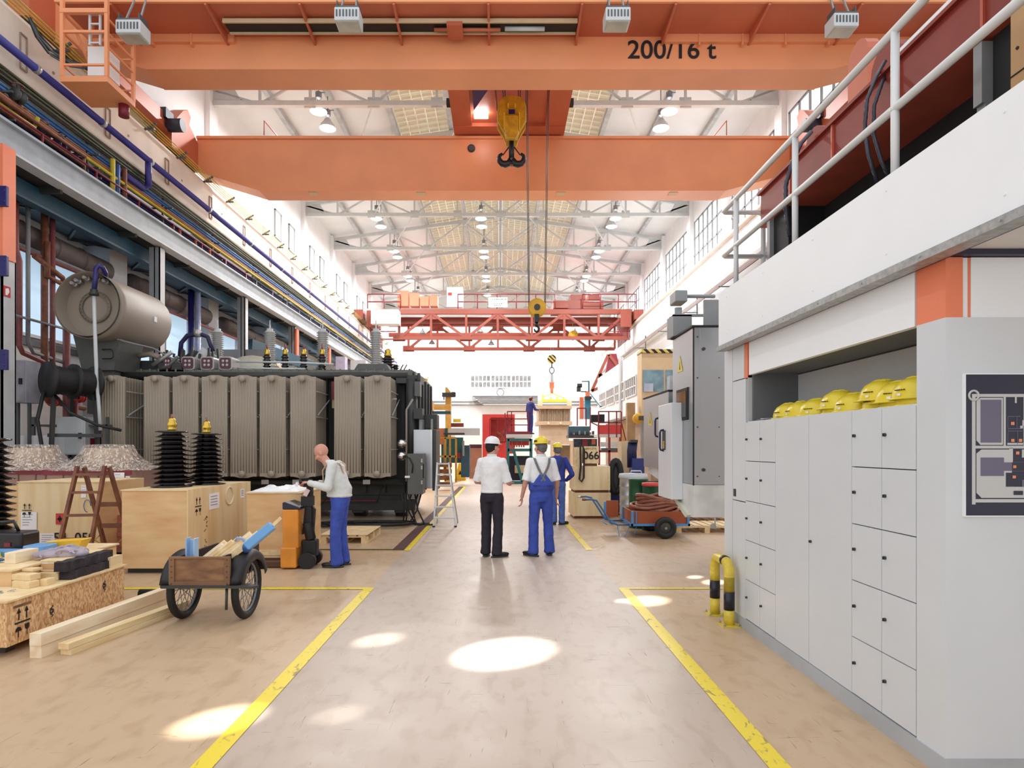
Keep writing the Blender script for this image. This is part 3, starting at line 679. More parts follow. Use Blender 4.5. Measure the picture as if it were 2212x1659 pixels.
for x in (-8.1, 7.75):
    s = 1 if x < 0 else -1
    m.tube([(x, 21.1, 12.36), (x, 21.1, 12.85), (x+s*.25, 21.6, 12.6), (x+s*.3, 21.6, 12.36)], .02, 6)
m.box(-9.2, -7.4, 21.3, 21.9, 12.36, 12.42)
m.build('gate_post', orred, C)
m = M(); m.lathe([(.1, 0), (.13, 0), (.13, .04), (.1, .04)], (-1.0, 21.16, 11.95), 18, ax='y'); m.cyl((-1, 21.14, 11.95), (-1, 21.19, 11.95), .1); m.build('inspection_port', tankd, g2)
for i, x in enumerate((-6.5, -2.75, 2.1, 6.0)):
    m = M(); m.box(x-.15, x+.15, 21.3, 21.55, 10.475, 10.49); m.build('rating_plate', tan, g2)
for s, X, lab in ((-1, -10.65, 'l'), (1, 10.2, 'r')):
    m = M(); m.box(X-.2, X+.2, 15.1, 19.6, 11.65, 12.1)
    for y in (14.6, 20.5):
        m.prism([(y-1, 11.2), (y-1, 11.9), (y-.3, 12.7), (y, 12.9), (y+.2, 12.75), (y+.1, 12.45), (y+.9, 12.0), (y+.9, 11.2)], 'x', X-.24, X+.24)
    m.build('end_carriage', orred, C)
    for y in (13.9, 15.1, 19.8, 21.0):
        m = M(); m.cyl((X-.1, y, 11.2), (X+.1, y, 11.2), .26, n=20); m.build('wheel', tankd, C)
    m = M(); m.cyl((X-s*.25, 19.3, 11.75), (X-s*.7, 19.3, 11.75), .2); m.box(X-.3, X+.3, 19.05, 19.5, 11.9, 12.2); m.build('motor', mat('motor_slate', '2c3142', .5), C)
m = M(); m.cyl((-10.35, 15.2, 11.75), (-10.35, 16, 11.75), .12); m.cyl((-10.3, 15.3, 11.8), (-10.0, 15.3, 11.8), .16); m.build('drive', dred, C)
# inspection cage under the walkway end
m = M(); m.box(-9.3, -8.3, 13.0, 14.0, 9.38, 9.5); cg = m.build('cage_floor', orange, C)
m = M()
for x, y in ((-9.27, 13.03), (-8.33, 13.03), (-9.27, 13.97), (-8.33, 13.97)): m.bar((x, y, 9.5), (x, y, 11.3), .07, .07, up=(1, 0, 0))
for z, w in ((10.88, .09), (10.45, .05), (9.75, .04)):
    m.bar((-9.3, 13.03, z), (-8.3, 13.03, z), w, w); m.bar((-9.27, 13, z), (-9.27, 14, z), w*.8, w*.8); m.bar((-9.3, 13.97, z), (-8.3, 13.97, z), w*.8, w*.8)
for z in (10.75, 10.45, 10.15, 9.85): m.bar((-8.33, 13, z), (-8.33, 14, z), .035, .035)
m.bar((-9.0, 13.03, 10.5), (-9.0, 13.97, 9.6), .05, .05)
m.build('cage_rail', orange, C)
m = M(); m.box(-8.95, -8.5, 13.35, 13.75, 9.72, 10.35); m.build('switch_box', white, cg)
m = M(); 
for x in (-8.72, -8.5): m.bar((x, 13.08, 10.2), (x, 13.08, 10.95), .04, .04, up=(1, 0, 0))
for z in (10.25, 10.45, 10.65, 10.85): m.bar((-8.72, 13.08, z), (-8.5, 13.08, z), .03, .03)
m.build('cage_ladder', steelw, cg)
m = M(); m.cyl((-8.5, 13.9, 9.38), (-8.5, 13.9, 9.12), .11); m.build('buffer', dred, cg)
m = T('festoon_cables', 'tangle of dark cables looping from the yellow conductors to the crane cage', 'cable', (-9.9, 13.2, 10.5))
for i in range(7):
    o = random.uniform(-.12, .12); q = random.uniform(0, .3)
    g = M(); g.tube([P(64+o*30, 38, 12.9), P(84+o*60, 75+q*30, 13), P(112+o*80, 105+q*60, 13.1), P(150, 128+q*60, 13.2), P(192, 150+o*60, 13.4)], .02, 6); g.build('cable', dark if i % 2 else steeld, m)
# floodlights
def flood(x, z, lb):
    t = T('floodlight', lb, 'floodlight', (x, 13.0, z), local=True)
    m = M(); m.box(-.26, .26, -.2, .2, -.22, .06); m.build('housing', steelw, t, bevel=.02)
    m = M(); 
    for i in range(7): m.box(-.22+i*.068, -.19+i*.068, -.21, -.2, -.14, 0)
    m.box(-.24, .24, -.18, .18, .06, .1); 
    for a in (-.22, .2): m.box(a, a+.02, -.16, .16, .1, .22)
    m.build('ballast_frame', steeld, t)
    m = M(); m.box(-.22, .22, -.17, .17, -.235, -.218); m.build('lens', mat('lens_grey', 'b9b8ae', .2), t)
    m = M(); m.bar((-.15, 0, .2), (-.12, .28, .85), .03, .03); m.bar((.15, 0, .2), (.12, .28, .85), .03, .03); m.build('bracket', steelg, t)
flood(-7.75, 10.5, 'white floodlight under the crane walkway beside the orange cage')
flood(-3.2, 10.76, 'pale floodlight with lettering hanging under the dark cable tray')
flood(2.45, 10.76, 'pale ribbed floodlight over the figures 200 on the crane')
flood(7.2, 10.64, 'pale floodlight near the white guard railing end of the crane')
# trolley
t = T('crane_trolley', 'red orange trolley riding across the two big girders', 'trolley', (.3, 18, 12.6))
m = M(); m.box(-1.58, 2.18, 14.6, 21.75, 12.52, 13.35); m.box(-1.58, -.95, 14.6, 21.9, 12.42, 12.52); m.box(1.5, 2.18, 14.6, 21.9, 12.42, 12.52); m.box(-1.58, 2.18, 20.6, 21.9, 12.40, 12.52); m.build('frame', orred, t)
m = M(); m.box(-.1, .85, 14.8, 19.3, 12.2, 12.5); m.build('drum_housing', mat('rose_red', 'b8564c', .5), t)
m = M(); m.prism([(-.85, 18.3), (-.3, 18.3), (-.85, 19.6)], 'z', 12.38, 12.52); m.build('recess', navy, t)
m = M(); m.box(-.85, -.4, 19.9, 20.05, 12.36, 12.5); m.build('lamp', lampm, t)
for x in (-1.28, 1.85):
    for y in (14.8, 21.6):
        m = M(); m.cyl((x-.3, y, 12.46), (x+.3, y, 12.46), .13, n=16); m.build('wheel', tankd, t)
for x in (-1.75, 2.2): m = M(); m.box(x, x+.17, 19.9, 20.1, 12.75, 12.95); m.build('buffer', dark, t)
# main hook block
h = T('crane_hook_block', 'yellow hook block with black double hook under the trolley', 'hook block', (.32, 18, 11))
cx = .325; k = 18/1330
pl = [(-30, 240), (-28, 228), (-20, 220), (-8, 216), (8, 216), (20, 220), (28, 228), (31, 240), (31, 270), (15, 298), (12, 310), (-12, 310), (-15, 298), (-31, 270)]
def q(pl, s=1): return [(cx+a*k*s, CH+(CY-b)*k) for a, b in pl]
m = M(); m.prism(q(pl), 'y', 17.75, 17.85); m.prism(q(pl), 'y', 18.15, 18.25)
m.prism(q([(-14, 262), (14, 262), (14, 300), (9, 312), (-9, 312), (-14, 300)]), 'y', 17.65, 17.76); m.build('side_plate', hookyel, h, bevel=.02)
m = M(); m.cyl((cx, 17.84, 11.35), (cx, 18.16, 11.35), .33, n=24); m.build('sheave', tankd, h)
m = M()
for x in (-17, 15): m.box(cx+x*k, cx+(x+3)*k, 17.68, 17.76, CH+(CY-292)*k, CH+(CY-255)*k)
for x in (-9, 6): m.box(cx+x*k, cx+(x+3)*k, 17.7, 17.76, CH+(CY-245)*k, CH+(CY-235)*k)
m.build('stiffener', yellow, h)
m = M(); m.box(cx-.09, cx+.09, 17.63, 17.66, 11.22, 11.34); m.build('badge', navy, h)
m = M(); m.cyl((cx, 18, 10.6), (cx, 18, 10.1), .08)
for s in (-1, 1):
    pts = [(cx+s*.03, 18, 10.0)]+[(cx+s*(.19+.17*math.cos(a)), 18, 10.10+.17*math.sin(a)) for a in [math.radians(x) for x in (200, 240, 270, 300, 330, 0, 30, 60)]]
    m.tube(pts, [.1, .10, .1, .1, .095, .085, .075, .06, .035], 10)
    m.bar((cx+s*.03, 18, 10.5), (cx+s*.25, 18, 10.2), .03, .03)
m.prism([(cx-.3, 10.0), (cx-.2, 9.9), (cx+.2, 9.9), (cx+.3, 10.0), (cx+.1, 10.02), (cx-.1, 10.02)], 'y', 17.93, 18.07)
m.build('double_hook', mat('hook_black', '1c1d22', .35), h)
m = M()
for a, b in ((-.50, -.42), (-.28, -.22), (-.2, -.18), (.2, .2), (.27, .24), (.45, .40)): m.cyl((cx+a, 18, 12.5), (cx+b, 18, 11.5), .014, n=6)
m.build('rope', steeld, h)
# second hook on long ropes
h = T('crane_hook_block', 'round yellow pulley with dark hook hanging on four long ropes', 'hook block', (1.07, 18.2, 5.8))
m = M(); m.lathe([(0, -.1), (.22, -.1), (.27, -.07), (.27, -.02), (.24, 0), (.27, .02), (.27, .08), (.22, .12), (0, .12)], (1.08, 18.2, 5.78), 28, ax='y'); m.build('pulley', mat('pulley_yellow', 'ecb52a', .4), h)
m = M(); m.cyl((1.08, 18.05, 5.78), (1.08, 18.3, 5.78), .09, n=18); m.build('hub', tankd, h)
m = M(); m.box(1.0, 1.14, 18.1, 18.3, 5.35, 5.58); m.cyl((1.07, 18.2, 5.35), (1.07, 18.2, 5.22), .05)
m.tube([(1.07, 18.2, 5.28)]+[(1.07+.07*math.cos(a), 18.2, 5.16+.09*math.sin(a)) for a in [math.radians(x) for x in (90, 45, 0, -45, -90, -135, -180)]], [.04]*6+[.03, .02], 8)
m.build('hook', mat('hook_black', '1c1d22', .35), h)
m = M()
for a, b in ((.76, .83), (.80, .86), (1.40, 1.30), (1.44, 1.33)): m.cyl((a, 18.2, 12.5), (b, 18.2, 5.8), .011, n=6)
m.build('rope', steeld, h)

# ================================================================ far truss crane
C3 = T('truss_crane', 'far red lattice crane with railings and orange boxes on top', 'crane', (0, 46, 10))
NX = [-7.4, -5.07, -2.5, -.2, 2.3, 4.67, 7.17, 9.2]
for y, zt, zb in ((45, 11.5, 9.65), (49.6, 11.5, 9.6)):
    m = M(); m.box(-9.0, 9.6, y-.12, y+.12, zt-.1, zt+.25); m.box(-7.6, 9.2, y-.12, y+.12, zb-.12, zb+.12)
    for i, x in enumerate(NX): m.bar((x, y, zb), (x, y, zt), .16, .16)
    for i in range(len(NX)-1):
        a, b = NX[i], NX[i+1]
        if i % 2: m.bar((a, y, zt), (b, y, zb), .18, .18)
        else: m.bar((a, y, zb), (b, y, zt), .18, .18)
    for i, x in enumerate(NX[:-1]):
        z = zt-.25 if i % 2 else zb; m.box(x-.45, x+.45, y-.05, y+.05, z-.22, z+.25)
    m.build('lattice_girder', orred3, C3)
m = M(); m.box(-9.3, 9.6, 45.1, 46.0, 11.72, 11.8); m.box(-9, 9.6, 48.8, 49.5, 11.72, 11.8); m.box(-8.8, 9.6, 46.0, 46.2, 10.95, 11.4); m.box(-8.8, 9.6, 48.5, 48.7, 10.4, 10.7)
m.box(-9, 9.4, 44.6, 44.9, 9.5, 9.56); m.build('walkway', orred3, C3)
m = M()
for x0, x1 in ((-9.7, -7.3), (-3.1, 4.0), (6, 9.9)):
    for z in (12.3, 12.85): m.cyl((x0, 44.95, z), (x1, 44.95, z), .04, n=6)
    n = int((x1-x0)/1.5)+1
    for i in range(n+1): m.cyl((x0+(x1-x0)*i/n, 44.95, 11.8), (x0+(x1-x0)*i/n, 44.95, 12.85), .04, n=6)
for i in range(14): m.cyl((-9.5, 45+i*.35, 9.6), (-9.5, 45+i*.35, 10.6), .03, n=6); m.cyl((9.4, 44.7+i*.35, 9.6), (9.4, 44.7+i*.35, 10.9), .03, n=6)
for z in (10.1, 10.6): m.cyl((-9.5, 44.8, z), (-7.6, 44.8, z), .035, n=6); m.cyl((7.8, 44.7, z), (9.4, 44.7, z), .035, n=6)
m.build('handrail', dred, C3)
for s, X in ((-1, -10.2), (1, 10.0)):
    m = M(); m.box(X-.35, X+.3, 44.3, 50, 10.9, 11.6); m.box(X-.9*s-.4, X-.9*s+.4, 44.6, 46, 10.4, 11.6); m.build('end_carriage', orred3, C3)
for i, (a, b, z) in enumerate(((859, 882, 628), (886, 905, 633), (908, 926, 640), (929, 945, 638))):
    g = M(); p0 = P(a, z, 45.3); p1 = P(b, 661, 45.3); g.box(p0.x, p1.x, 45.3, 46, p1.z, p0.z); g.build('control_box', orange2, C3)
g = M(); g.box(P(965, 0, 45.3).x, P(1000, 0, 45.3).x, 45.3, 45.8, 12.0, P(0, 620, 45.3).z); g.box(P(968, 0, 45.3).x, P(976, 0, 45.3).x, 45.26, 45.3, 12.85, 13.05, 1); g.build('control_box', [lockw, redm], C3)
g = M(); g.box(P(1055, 0, 44.9).x, P(1096, 0, 44.9).x, 44.85, 44.88, P(0, 664, 44.9).z, P(0, 643, 44.9).z); sg = g.build('name_board', white, C3)
g = M()
for z, a, b in ((12.42, 1060, 1092), (12.1, 1066, 1088), (11.98, 1068, 1086)):
    x = P(a, 0, 44.9).x
    while x < P(b, 0, 44.9).x: g.box(x, x+random.uniform(.04, .09), 44.83, 44.85, z, z+.08); x += .13
g.build('lettering', steeld, sg)
g = M(); g.box(P(805, 0, 44.6).x, P(864, 0, 44.6).x, 44, 45, P(0, 702, 44.5).z, P(0, 672, 44.5).z); g.build('cabin', white, C3)
g = M(); g.box(3.9, 7.6, 45.4, 48, 11.9, 12.5); g.box(5.2, 6.3, 45.6, 47, 12.5, 13); g.box(6.5, 7.4, 45.6, 47, 12.5, 13.1); g.box(3.9, 5.0, 45.2, 45.4, 11.9, 12.3); g.build('winch', orred3, C3)
g = M(); g.cyl((5.4, 46, 10.9), (5.4, 46, 9.6), .03); g.lathe([(0, -.1), (.35, -.1), (.35, .1), (0, .1)], (5.4, 45.8, 10.0), 20, ax='y'); g.build('sheave', hookyel, C3)
for i, (x, y, D) in enumerate(((913, 718, 46), (1037, 715, 46), (933, 740, 49), (1061, 742, 49), (1242, 718, 46))):
    p = P(x, y, D); t = T('hanging_lamp', ('pale lamp under the first bay of the red lattice crane', 'pale lamp under the second bay of the red lattice crane', 'lamp low in the rear lattice below the first bay', 'lamp low in the rear lattice below the centre', 'lamp hanging beside the striped sheave of the lattice crane')[i], 'lamp', tuple(p), local=True)
    g = M(); g.lathe([(.03, .35), (.06, .2), (.12, .12), (.28, -.1)], (0, 0, 0), 14); g.build('shade', steelg, t, recalc=False)
    g = M(); g.cyl((0, 0, .3), (0, 0, .55), .02, n=6); g.build('stem', steelg, t)
# small hook of the lattice crane, chain, orange swivel and yellow lifting frame
h = T('chain_hook_block', 'black and yellow striped pulley hanging under the lattice crane', 'hook block', (3.84, 46, 8.3))
p = P(1192, 776, 46)
g = M(); g.lathe([(0, -.15), (.3, -.15), (.33, -.1), (.33, .1), (.3, .15), (0, .15)], p, 24, ax='y'); g.build('pulley', hazard, h)
g = M(); g.cyl(p, P(1192, 795, 46), .05, n=8); g.tube([P(1192+5*math.cos(a), 800+7*math.sin(a), 46) for a in [i*PI/6 for i in range(12)]], .04, 6, closed=True); g.cyl(P(1191, 806, 46), P(1191, 826, 46), .03, n=6); g.cyl(P(1193, 806, 46), P(1194, 826, 46), .03, n=6); g.build('chain', steeld, h)
g = M(); g.cyl(P(1189, 745, 46), p, .015, n=5); g.cyl(P(1196, 745, 46), p, .015, n=5); g.build('rope', steelg, h)
g = M(); a = P(1192, 826, 46); g.lathe([(0, 0), (.22, 0), (.22, -.04), (.17, -.06), (.17, -.42), (.1, -.5), (.1, -.8), (0, -.8)], a, 16); g.build('swivel', orange2, h)
h = T('lifting_yoke', 'yellow lifting frame resting on the beige tank', 'lifting frame', (4, 46, 5))
g = M(); a = P(1170, 866, 46); b = P(1226, 866, 46); g.bar(a, b, .3, .18)
for x, y in ((1173, 853), (1190, 858), (1204, 857), (1218, 858)): g.bar(P(x, 866, 46), P(x, y, 46), .12, .12, up=(1, 0, 0))
g.bar(P(1172, 858, 46), P(1194, 850, 46), .06, .06); g.bar(P(1194, 850, 46), P(1218, 860, 46), .06, .06); g.build('beam', yellow, h)

# ================================================================ high bay lamps
def lamp_proto(st):
    L0 = T('high_bay_lamp', '', 'lamp', (0, 0, 0), local=True)
    g = M(); g.lathe([(.05, .42), (.12, .36), (.17, .26), (.28, .12), (.32, -.02)], (0, 0, 0), 20); g.build('shade', steelw, L0, recalc=False)
    g = M(); g.cyl((0, 0, .4), (0, 0, st), .02, n=6); g.build('stem', steelg, L0)
    g = M(); g.cyl((0, 0, .5), (0, 0, .72), .12, n=12); g.bar((-.1, 0, .72), (.25, 0, .72), .03, .03); g.build('ballast', steelg, L0)
    g = M(); g.lathe([(.285, .02), (.2, -.07), (0, -.1)], (0, 0, 0), 18); g.build('bulb', lampm, L0, recalc=False)
    return L0
ORD = ('first', 'second', 'third', 'fourth', 'fifth', 'sixth', 'seventh')
for xi, (x, st) in enumerate(((-7.0, 1.3), (-1.1, 2.5), (6.5, 1.6))):
    src = None
    for ti, y in enumerate(BAYS[2:]):
        if x == -1.1 and y < 30: continue
        for j in (0, 1):
            if y > 50 and j: continue
            if src is None: src = t = lamp_proto(st)
            else: t = dup(src)
            t.location = (x, y+(.4 if j == 0 else 1.65), 14.6)
            t['label'] = 'high bay lamp, %s row, %s truss, %s of pair' % (('gallery side', 'ridge', 'window side')[xi], ORD[ti], ORD[j])
            t['group'] = 'high bay lamps under the roof trusses'
            if j == 0: light('lamp_light', 'AREA', (x, y+.4, 14.45), 430, (x, y+.4, 0), .55, (1, .99, .98))
# ================================================================ the power transformer
TF = T('power_transformer', 'huge grey power transformer with a bank of nine tall radiators', 'transformer', (-5, 15, 0))
kr = 13.2/F
def rx(x): return (x-CX)*kr
m = M(); m.box(-8.7, -2.1, 14.4, 17.3, .55, 3.3)
for i in range(15): m.box(-8.6+i*.45, -8.52+i*.45, 14.3, 14.4, .6, 3.25)
tank = m.build('tank', tankd, TF)
m = M(); m.box(-8.85, -1.95, 14.15, 17.5, 3.3, 3.40); m.box(-8.75, -2.05, 14.3, 17.4, 3.40, 3.46)
for i in range(34): m.cyl((-8.7+i*.2, 14.22, 3.24), (-8.7+i*.2, 14.22, 3.47), .02, n=6)
m.build('cover', mat('cover_green_grey', '6b6e62', .45, var=.1), TF)
def radiator(x0, x1):
    X0, X1 = rx(x0), rx(x1); c = (X0+X1)/2; w = X1-X0; m = M(); zb, zt = 1.03, 3.17
    for i in range(9):
        y = 13.2+i*.105; e_ = 0 if i == 0 else .018; m.box(X0+e_, X1-e_, y, y+(.03 if i == 0 else .012), zb, zt)
        if i == 0:
            for j in range(9): xx = X0+w*(j+.5)/9; m.tube([(xx, y, zb+.08), (xx, y, zt-.08)], .016, 6)
    for z, e in ((zt-.05, 1), (zb+.06, -1)):
        m.cyl((c, 13.1, z), (c, 14.35, z), .058, n=16); m.lathe([(0, 0), (.07, 0), (.07, .04), (0, .04)], (c, 13.08, z), 18, ax='y')
        m.prism([(c-.2, zt if e > 0 else zb), (c+.2, zt if e > 0 else zb), (c+.08, (zt+.035) if e > 0 else zb-.03), (c-.08, (zt+.035) if e > 0 else zb-.03)], 'y', 13.2, 13.26)
    r = m.build('radiator', rmat, TF)
    g = M()
    for z in (1.6, 2.3, 2.85):
        for xx in (X0-.015, X1+.0): g.box(xx, xx+.015, 13.25, 14.1, z, z+.02)
    g.bar((X1+.02, 13.3, 2.35), (X1+.02, 14.2, 2.75), .02, .02); g.build('tie_rod', steelw, r)
for a, b in ((219, 270), (311, 365), (373, 428), (436, 491), (498, 554), (561, 617), (627, 682), (722, 779), (787, 844)): radiator(a, b)
m = M(); m.cyl((-8.6, 13.9, .88), (-2.1, 13.9, .88), .07); m.cyl((-8.6, 13.9, 3.28), (-2.1, 13.9, 3.28), .08); m.build('manifold', tankd, TF)
for i, x in enumerate((573, 792, 640)):
    p = P(x, 1041, 13.8); m = M(); m.box(p.x-.08, p.x+.08, 13.78, 13.8, p.z-.05, p.z+.05); m.build('tag', paper, TF)
# underframe
m = M(); m.box(-8.5, -2.2, 14.5, 17.2, .32, .56); m.box(-8.0, -2.0, 14.45, 14.7, .18, .42)
for x in (-8.2, -6.6, -5.0, -3.5, -2.5):
    m.box(x, x+.25, 14.5, 17.2, .12, .4); m.cyl((x-.02, 14.9, .18), (x+.27, 14.9, .18), .18, n=20)
for i in range(12): m.box(-8.4+i*.52, -8.36+i*.52, 14.42, 14.5, .56, .95)
m.build('underframe', tankd, TF)
m = M(); m.bar((-4.6, 14.3, .42), (-2.9, 14.3, .42), .03, .03); m.build('rail', dred, TF)
# conservator
c0 = P(206, 664, 13.2)
m = M(); m.lathe([(.655, 0), (.70, -.27), (.70, -.02), (.70, 1.75), (.6, 1.88), (0, 1.95)], c0, 40, ax='y'); m.lathe([(0, .02), (.66, .02)], c0, 40, ax='y')
m.lathe([(.62, .02), (.665, -.27)], c0, 40, ax='y')
cs = m.build('conservator', consv, TF)
m = M()
for i in range(24):
    a = i*PI/12; x, z = c0.x-.0+.31*math.cos(a), c0.z+.31*math.sin(a); m.cyl((x, 13.17, z), (x, 13.22, z), .016, n=6)
m.lathe([(.27, 0), (.34, 0), (.34, -.02), (.27, -.02)], (c0.x, 13.2, c0.z), 30, ax='y'); m.build('bolt_ring', mat('bolt_ring', '7f776a', .4), cs)
for a in (60, 78, 100, 118, 128):
    m = M(); a = math.radians(a); m.cyl((c0.x+.6*math.cos(a), 12.98, c0.z+.6*math.sin(a)), (c0.x+.6*math.cos(a), 13.22, c0.z+.6*math.sin(a)), .035); m.lathe([(0, 0), (.06, 0), (.06, .03), (0, .03)], (c0.x+.6*math.cos(a), 13.08, c0.z+.6*math.sin(a)), 12, ax='y'); m.build('valve', galv, cs)
m = M(); p = P(320, 686, 14.0); m.box(c0.x+.69, c0.x+.71, 14.2, 14.3, c0.z-.1, c0.z+.02); m.build('label_plate', white, cs)
m = M(); m.tube([P(203, 632, 12.85), P(206, 600, 12.85), P(208, 580, 12.85), P(214, 573, 12.85), P(222, 578, 12.9), P(228, 590, 13.0), P(228, 603, 13.2)], .05, 10); m.build('hose', navy, cs)
m = M(); m.lathe([(0, 0), (.09, 0), (.09, .05), (.07, .07), (.07, .12), (0, .12)], P(203, 638, 12.85), 14); m.build('flange', tankd, cs)
m = M(); m.tube([P(203, 640, 12.85), P(206, 740, 12.85), P(209, 820, 12.8), P(214, 880, 12.8), P(217, 930, 12.8)], .036, 10); m.build('drain_pipe', steelw, cs)
m = M(); a = P(190, 0, 13.7).x; b = P(258, 0, 13.7).x; m.prism([(a-.2, 4.15), (b+.15, 4.15), (b, 3.35), (a, 3.35)], 'y', 13.5, 14.4); m.box(a+.05, b-.05, 13.6, 14.5, 2.4, 3.4); m.box(a, a+.3, 14.3, 14.6, .5, 3.3)
sp = m.build('conservator_support', tankg, TF)
m = M(); p = P(232, 765, 13.4); m.tube([p+Vector((-.12, .06, .1)), p+Vector((-.1, -.02, .1)), p+Vector((.1, -.02, .1)), p+Vector((.14, -.02, .05)), p+Vector((.14, -.02, -.06)), p+Vector((.1, -.02, -.1)), p+Vector((-.12, .02, -.1))], .014, 6); m.build('handle', dark, sp)
m = M(); m.tube([P(240, 728, 13.4), P(270, 738, 13.6), P(330, 752, 14.2), P(400, 790, 14.4)], .022, 6); m.build('pipe', steelg, TF)
# things standing on the cover
m = M(); m.box(rx(265)-.4, rx(365), 14.5, 16, 3.46, 3.7); m.box(rx(280), rx(340), 14.3, 14.6, 3.4, 3.62)
for i in range(12): x = -8.2+i*.14; m.cyl((x, 14.6, 3.4), (x+random.uniform(-.1, .1), 14.7, 3.8+random.random()*.3), .03)
m.build('valve_manifold', tankd, TF)
def rel(*pts, r=.03, mt=steelw, nm='oil_pipe'): g = M(); g.tube(pts, r, 8); return g.build(nm, mt, TF)
rel(P(262, 812, 14.2), P(275, 770, 14.2), r=.05, mt=tankd); rel(P(290, 770, 14.3), P(325, 765, 14.3), P(345, 772, 14.3), r=.06, mt=consv); rel(P(330, 790, 14.3), P(372, 760, 14.3), r=.05, mt=galv)
rel(P(340, 800, 14.3), P(365, 790, 14.3), P(385, 770, 14.3), r=.04, mt=tankg)
rel(P(500, 781, 14.6), P(640, 783, 14.6), P(720, 787, 14.6), r=.025); rel(P(500, 795, 14.6), P(660, 797, 14.6), r=.025); rel(P(370, 780, 14.8), P(500, 780, 14.8), r=.035)
# box shaped current transformers with crossed faces
for x, w in ((372, .2), (415, .3), (456, .3), (495, .3)):
    p = P(x, 787, 14.5); g = M(); s = .155; pts = []
    for (a, b) in ((1, 1), (-1, 1), (-1, -1), (1, -1)):
        for t in (0, 45, 90):
            t = math.radians(t+{(1, 1): 0, (-1, 1): 90, (-1, -1): 180, (1, -1): 270}[(a, b)]); pts.append((p.x+(a*.1+.055*math.cos(t))*w/.3, p.z+b*.1+.055*math.sin(t)))
    g.prism(pts, 'y', 14.3, 14.75); b = g.build('terminal_box', insg, TF, bevel=.01)
    g = M(); g.prism([(p.x+(a-p.x)*.82, p.z+(c-p.z)*.82) for a, c in pts], 'y', 14.28, 14.3); f = g.build('face', mat('plum', '5a2438', .4), b)
    g = M()
    for a in (0, 90, 180, 270):
        a = math.radians(a+45); g.ell((p.x+.065*math.cos(a)*w/.3, 14.275, p.z+.065*math.sin(a)), (.034*w/.3, .012, .034), 10, 6)
    g.build('terminal', insg, f)
# dark cover with carrying loop, wrapped in film
p = P(440, 770, 15.2); g = M(); g.prism([(p.x-.65, 3.46), (p.x-.5, 3.75), (p.x-.15, 4.02), (p.x+.4, 3.9), (p.x+.75, 3.46)], 'y', 14.9, 15.9); dm = g.build('selector_dome', tankd, TF, bevel=.04)
g = M(); g.tube([(p.x-.5, 15.0, 3.7), (p.x-.45, 15.0, 4.2), (p.x-.3, 15, 4.38), (p.x, 15, 4.42), (p.x+.2, 15, 4.35), (p.x+.32, 15, 4.0)], .055, 10); g.build('hose_loop', navyc, dm)
g = M(); g.cyl((p.x-.05, 14.9, 4.42), (p.x+.05, 14.9, 4.42), .1, n=16); g.build('clamp', galv, dm)
g = M(); g.box(p.x+.05, p.x+.45, 14.75, 14.85, 3.65, 3.98, R=Matrix.Rotation(.6, 3, 'Y')); g.build('wrapped_plate', mat('plate_film', 'c9c8cc', .25), dm)
g = M(); g.ell((P(545, 0, 16).x, 16, 3.5), (.75, .4, .55), 20, 8); g.build('oil_dome', mat('oil_dome', 'c9c7b6', .4), TF)
# bushings
def sheds(r0, r1, h, n, z0=0):
    prof = [(0, z0)]
    for i in range(n):
        z = z0+h*i/n; prof += [(r0, z), (r1, z+h/n*.35), (r0, z+h/n*.6)]
    return prof+[(r0, z0+h), (0, z0+h)]
for x, yb in ((470, 790), (583, 792), (697, 795), (812, 800)):
    p = P(x, yb, 16); g = M(); g.lathe(sheds(.11, .155, P(0, 717, 16).z-p.z, 17), (p.x, 16, p.z), 18); b = g.build('grey_bushing', insg, TF, label='tall pale grey ribbed bushing')
    g = M(); z = P(0, 717, 16).z; g.lathe([(0, .16), (.02, .16), (.02, .06), (.08, .05), (.08, 0), (.12, -.02), (.12, -.05), (0, -.05)], (p.x, 16, z+.03), 14); g.cyl((p.x, 16, z), (p.x, 16, z+.3), .014, n=6); g.build('terminal', steelw, b)
    g = M(); g.lathe([(.2, 3.4), (.2, p.z-.05), (.14, p.z+.01)], (p.x, 16, 0), 16); g.build('turret', tankg, b)
for x in (577, 616, 656, 696):
    p = P(x, 800, 14.7); g = M(); g.lathe(sheds(.07, .105, .36, 5), (p.x, 14.7, p.z), 16); b = g.build('dark_bushing', black, TF, label='small black bushing with brass top')
    g = M(); g.lathe([(0, 0), (.05, 0), (.07, .03), (.05, .08), (.055, .12), (.03, .15), (0, .15)], (p.x, 14.7, p.z+.36), 12); g.build('brass_cap', gold, b)
    g = M(); g.cyl((p.x, 14.7, p.z+.5), (p.x, 14.7, p.z+.62), .02); g.build('stud', redp, b)
    g = M(); g.box(p.x+.12, p.x+.25, 14.6, 14.8, 3.4, 3.6); g.build('riser_box', consv, b)
p = P(838, 800, 15); g = M(); g.lathe(sheds(.1, .17, .4, 6), (p.x, 15, p.z-.08), 18); b = g.build('dark_bushing', black, TF); g = M(); g.lathe([(0, 0), (.07, 0), (.1, .04), (.07, .1), (.08, .16), (.03, .2), (0, .2)], (p.x, 15, p.z+.32), 12); g.build('brass_cap', gold, b)
p = P(855, 803, 15); g = M(); g.lathe(sheds(.05, .1, .25, 5), (p.x, 15, p.z-.08), 14); g.build('dark_bushing', black, TF)
for x in (864, 872): a = P(x, 800, 15); g = M(); g.cyl(a, a+Vector((.08, 0, .14)), .015, n=6); g.build('stub', tankd, TF)
g = M(); g.prism([(rx(735), 3.46), (rx(745), 3.62), (rx(812), 3.62), (rx(822), 3.46)], 'y', 14.4, 15.6); g.build('manhole_box', tankg, TF, bevel=.02)
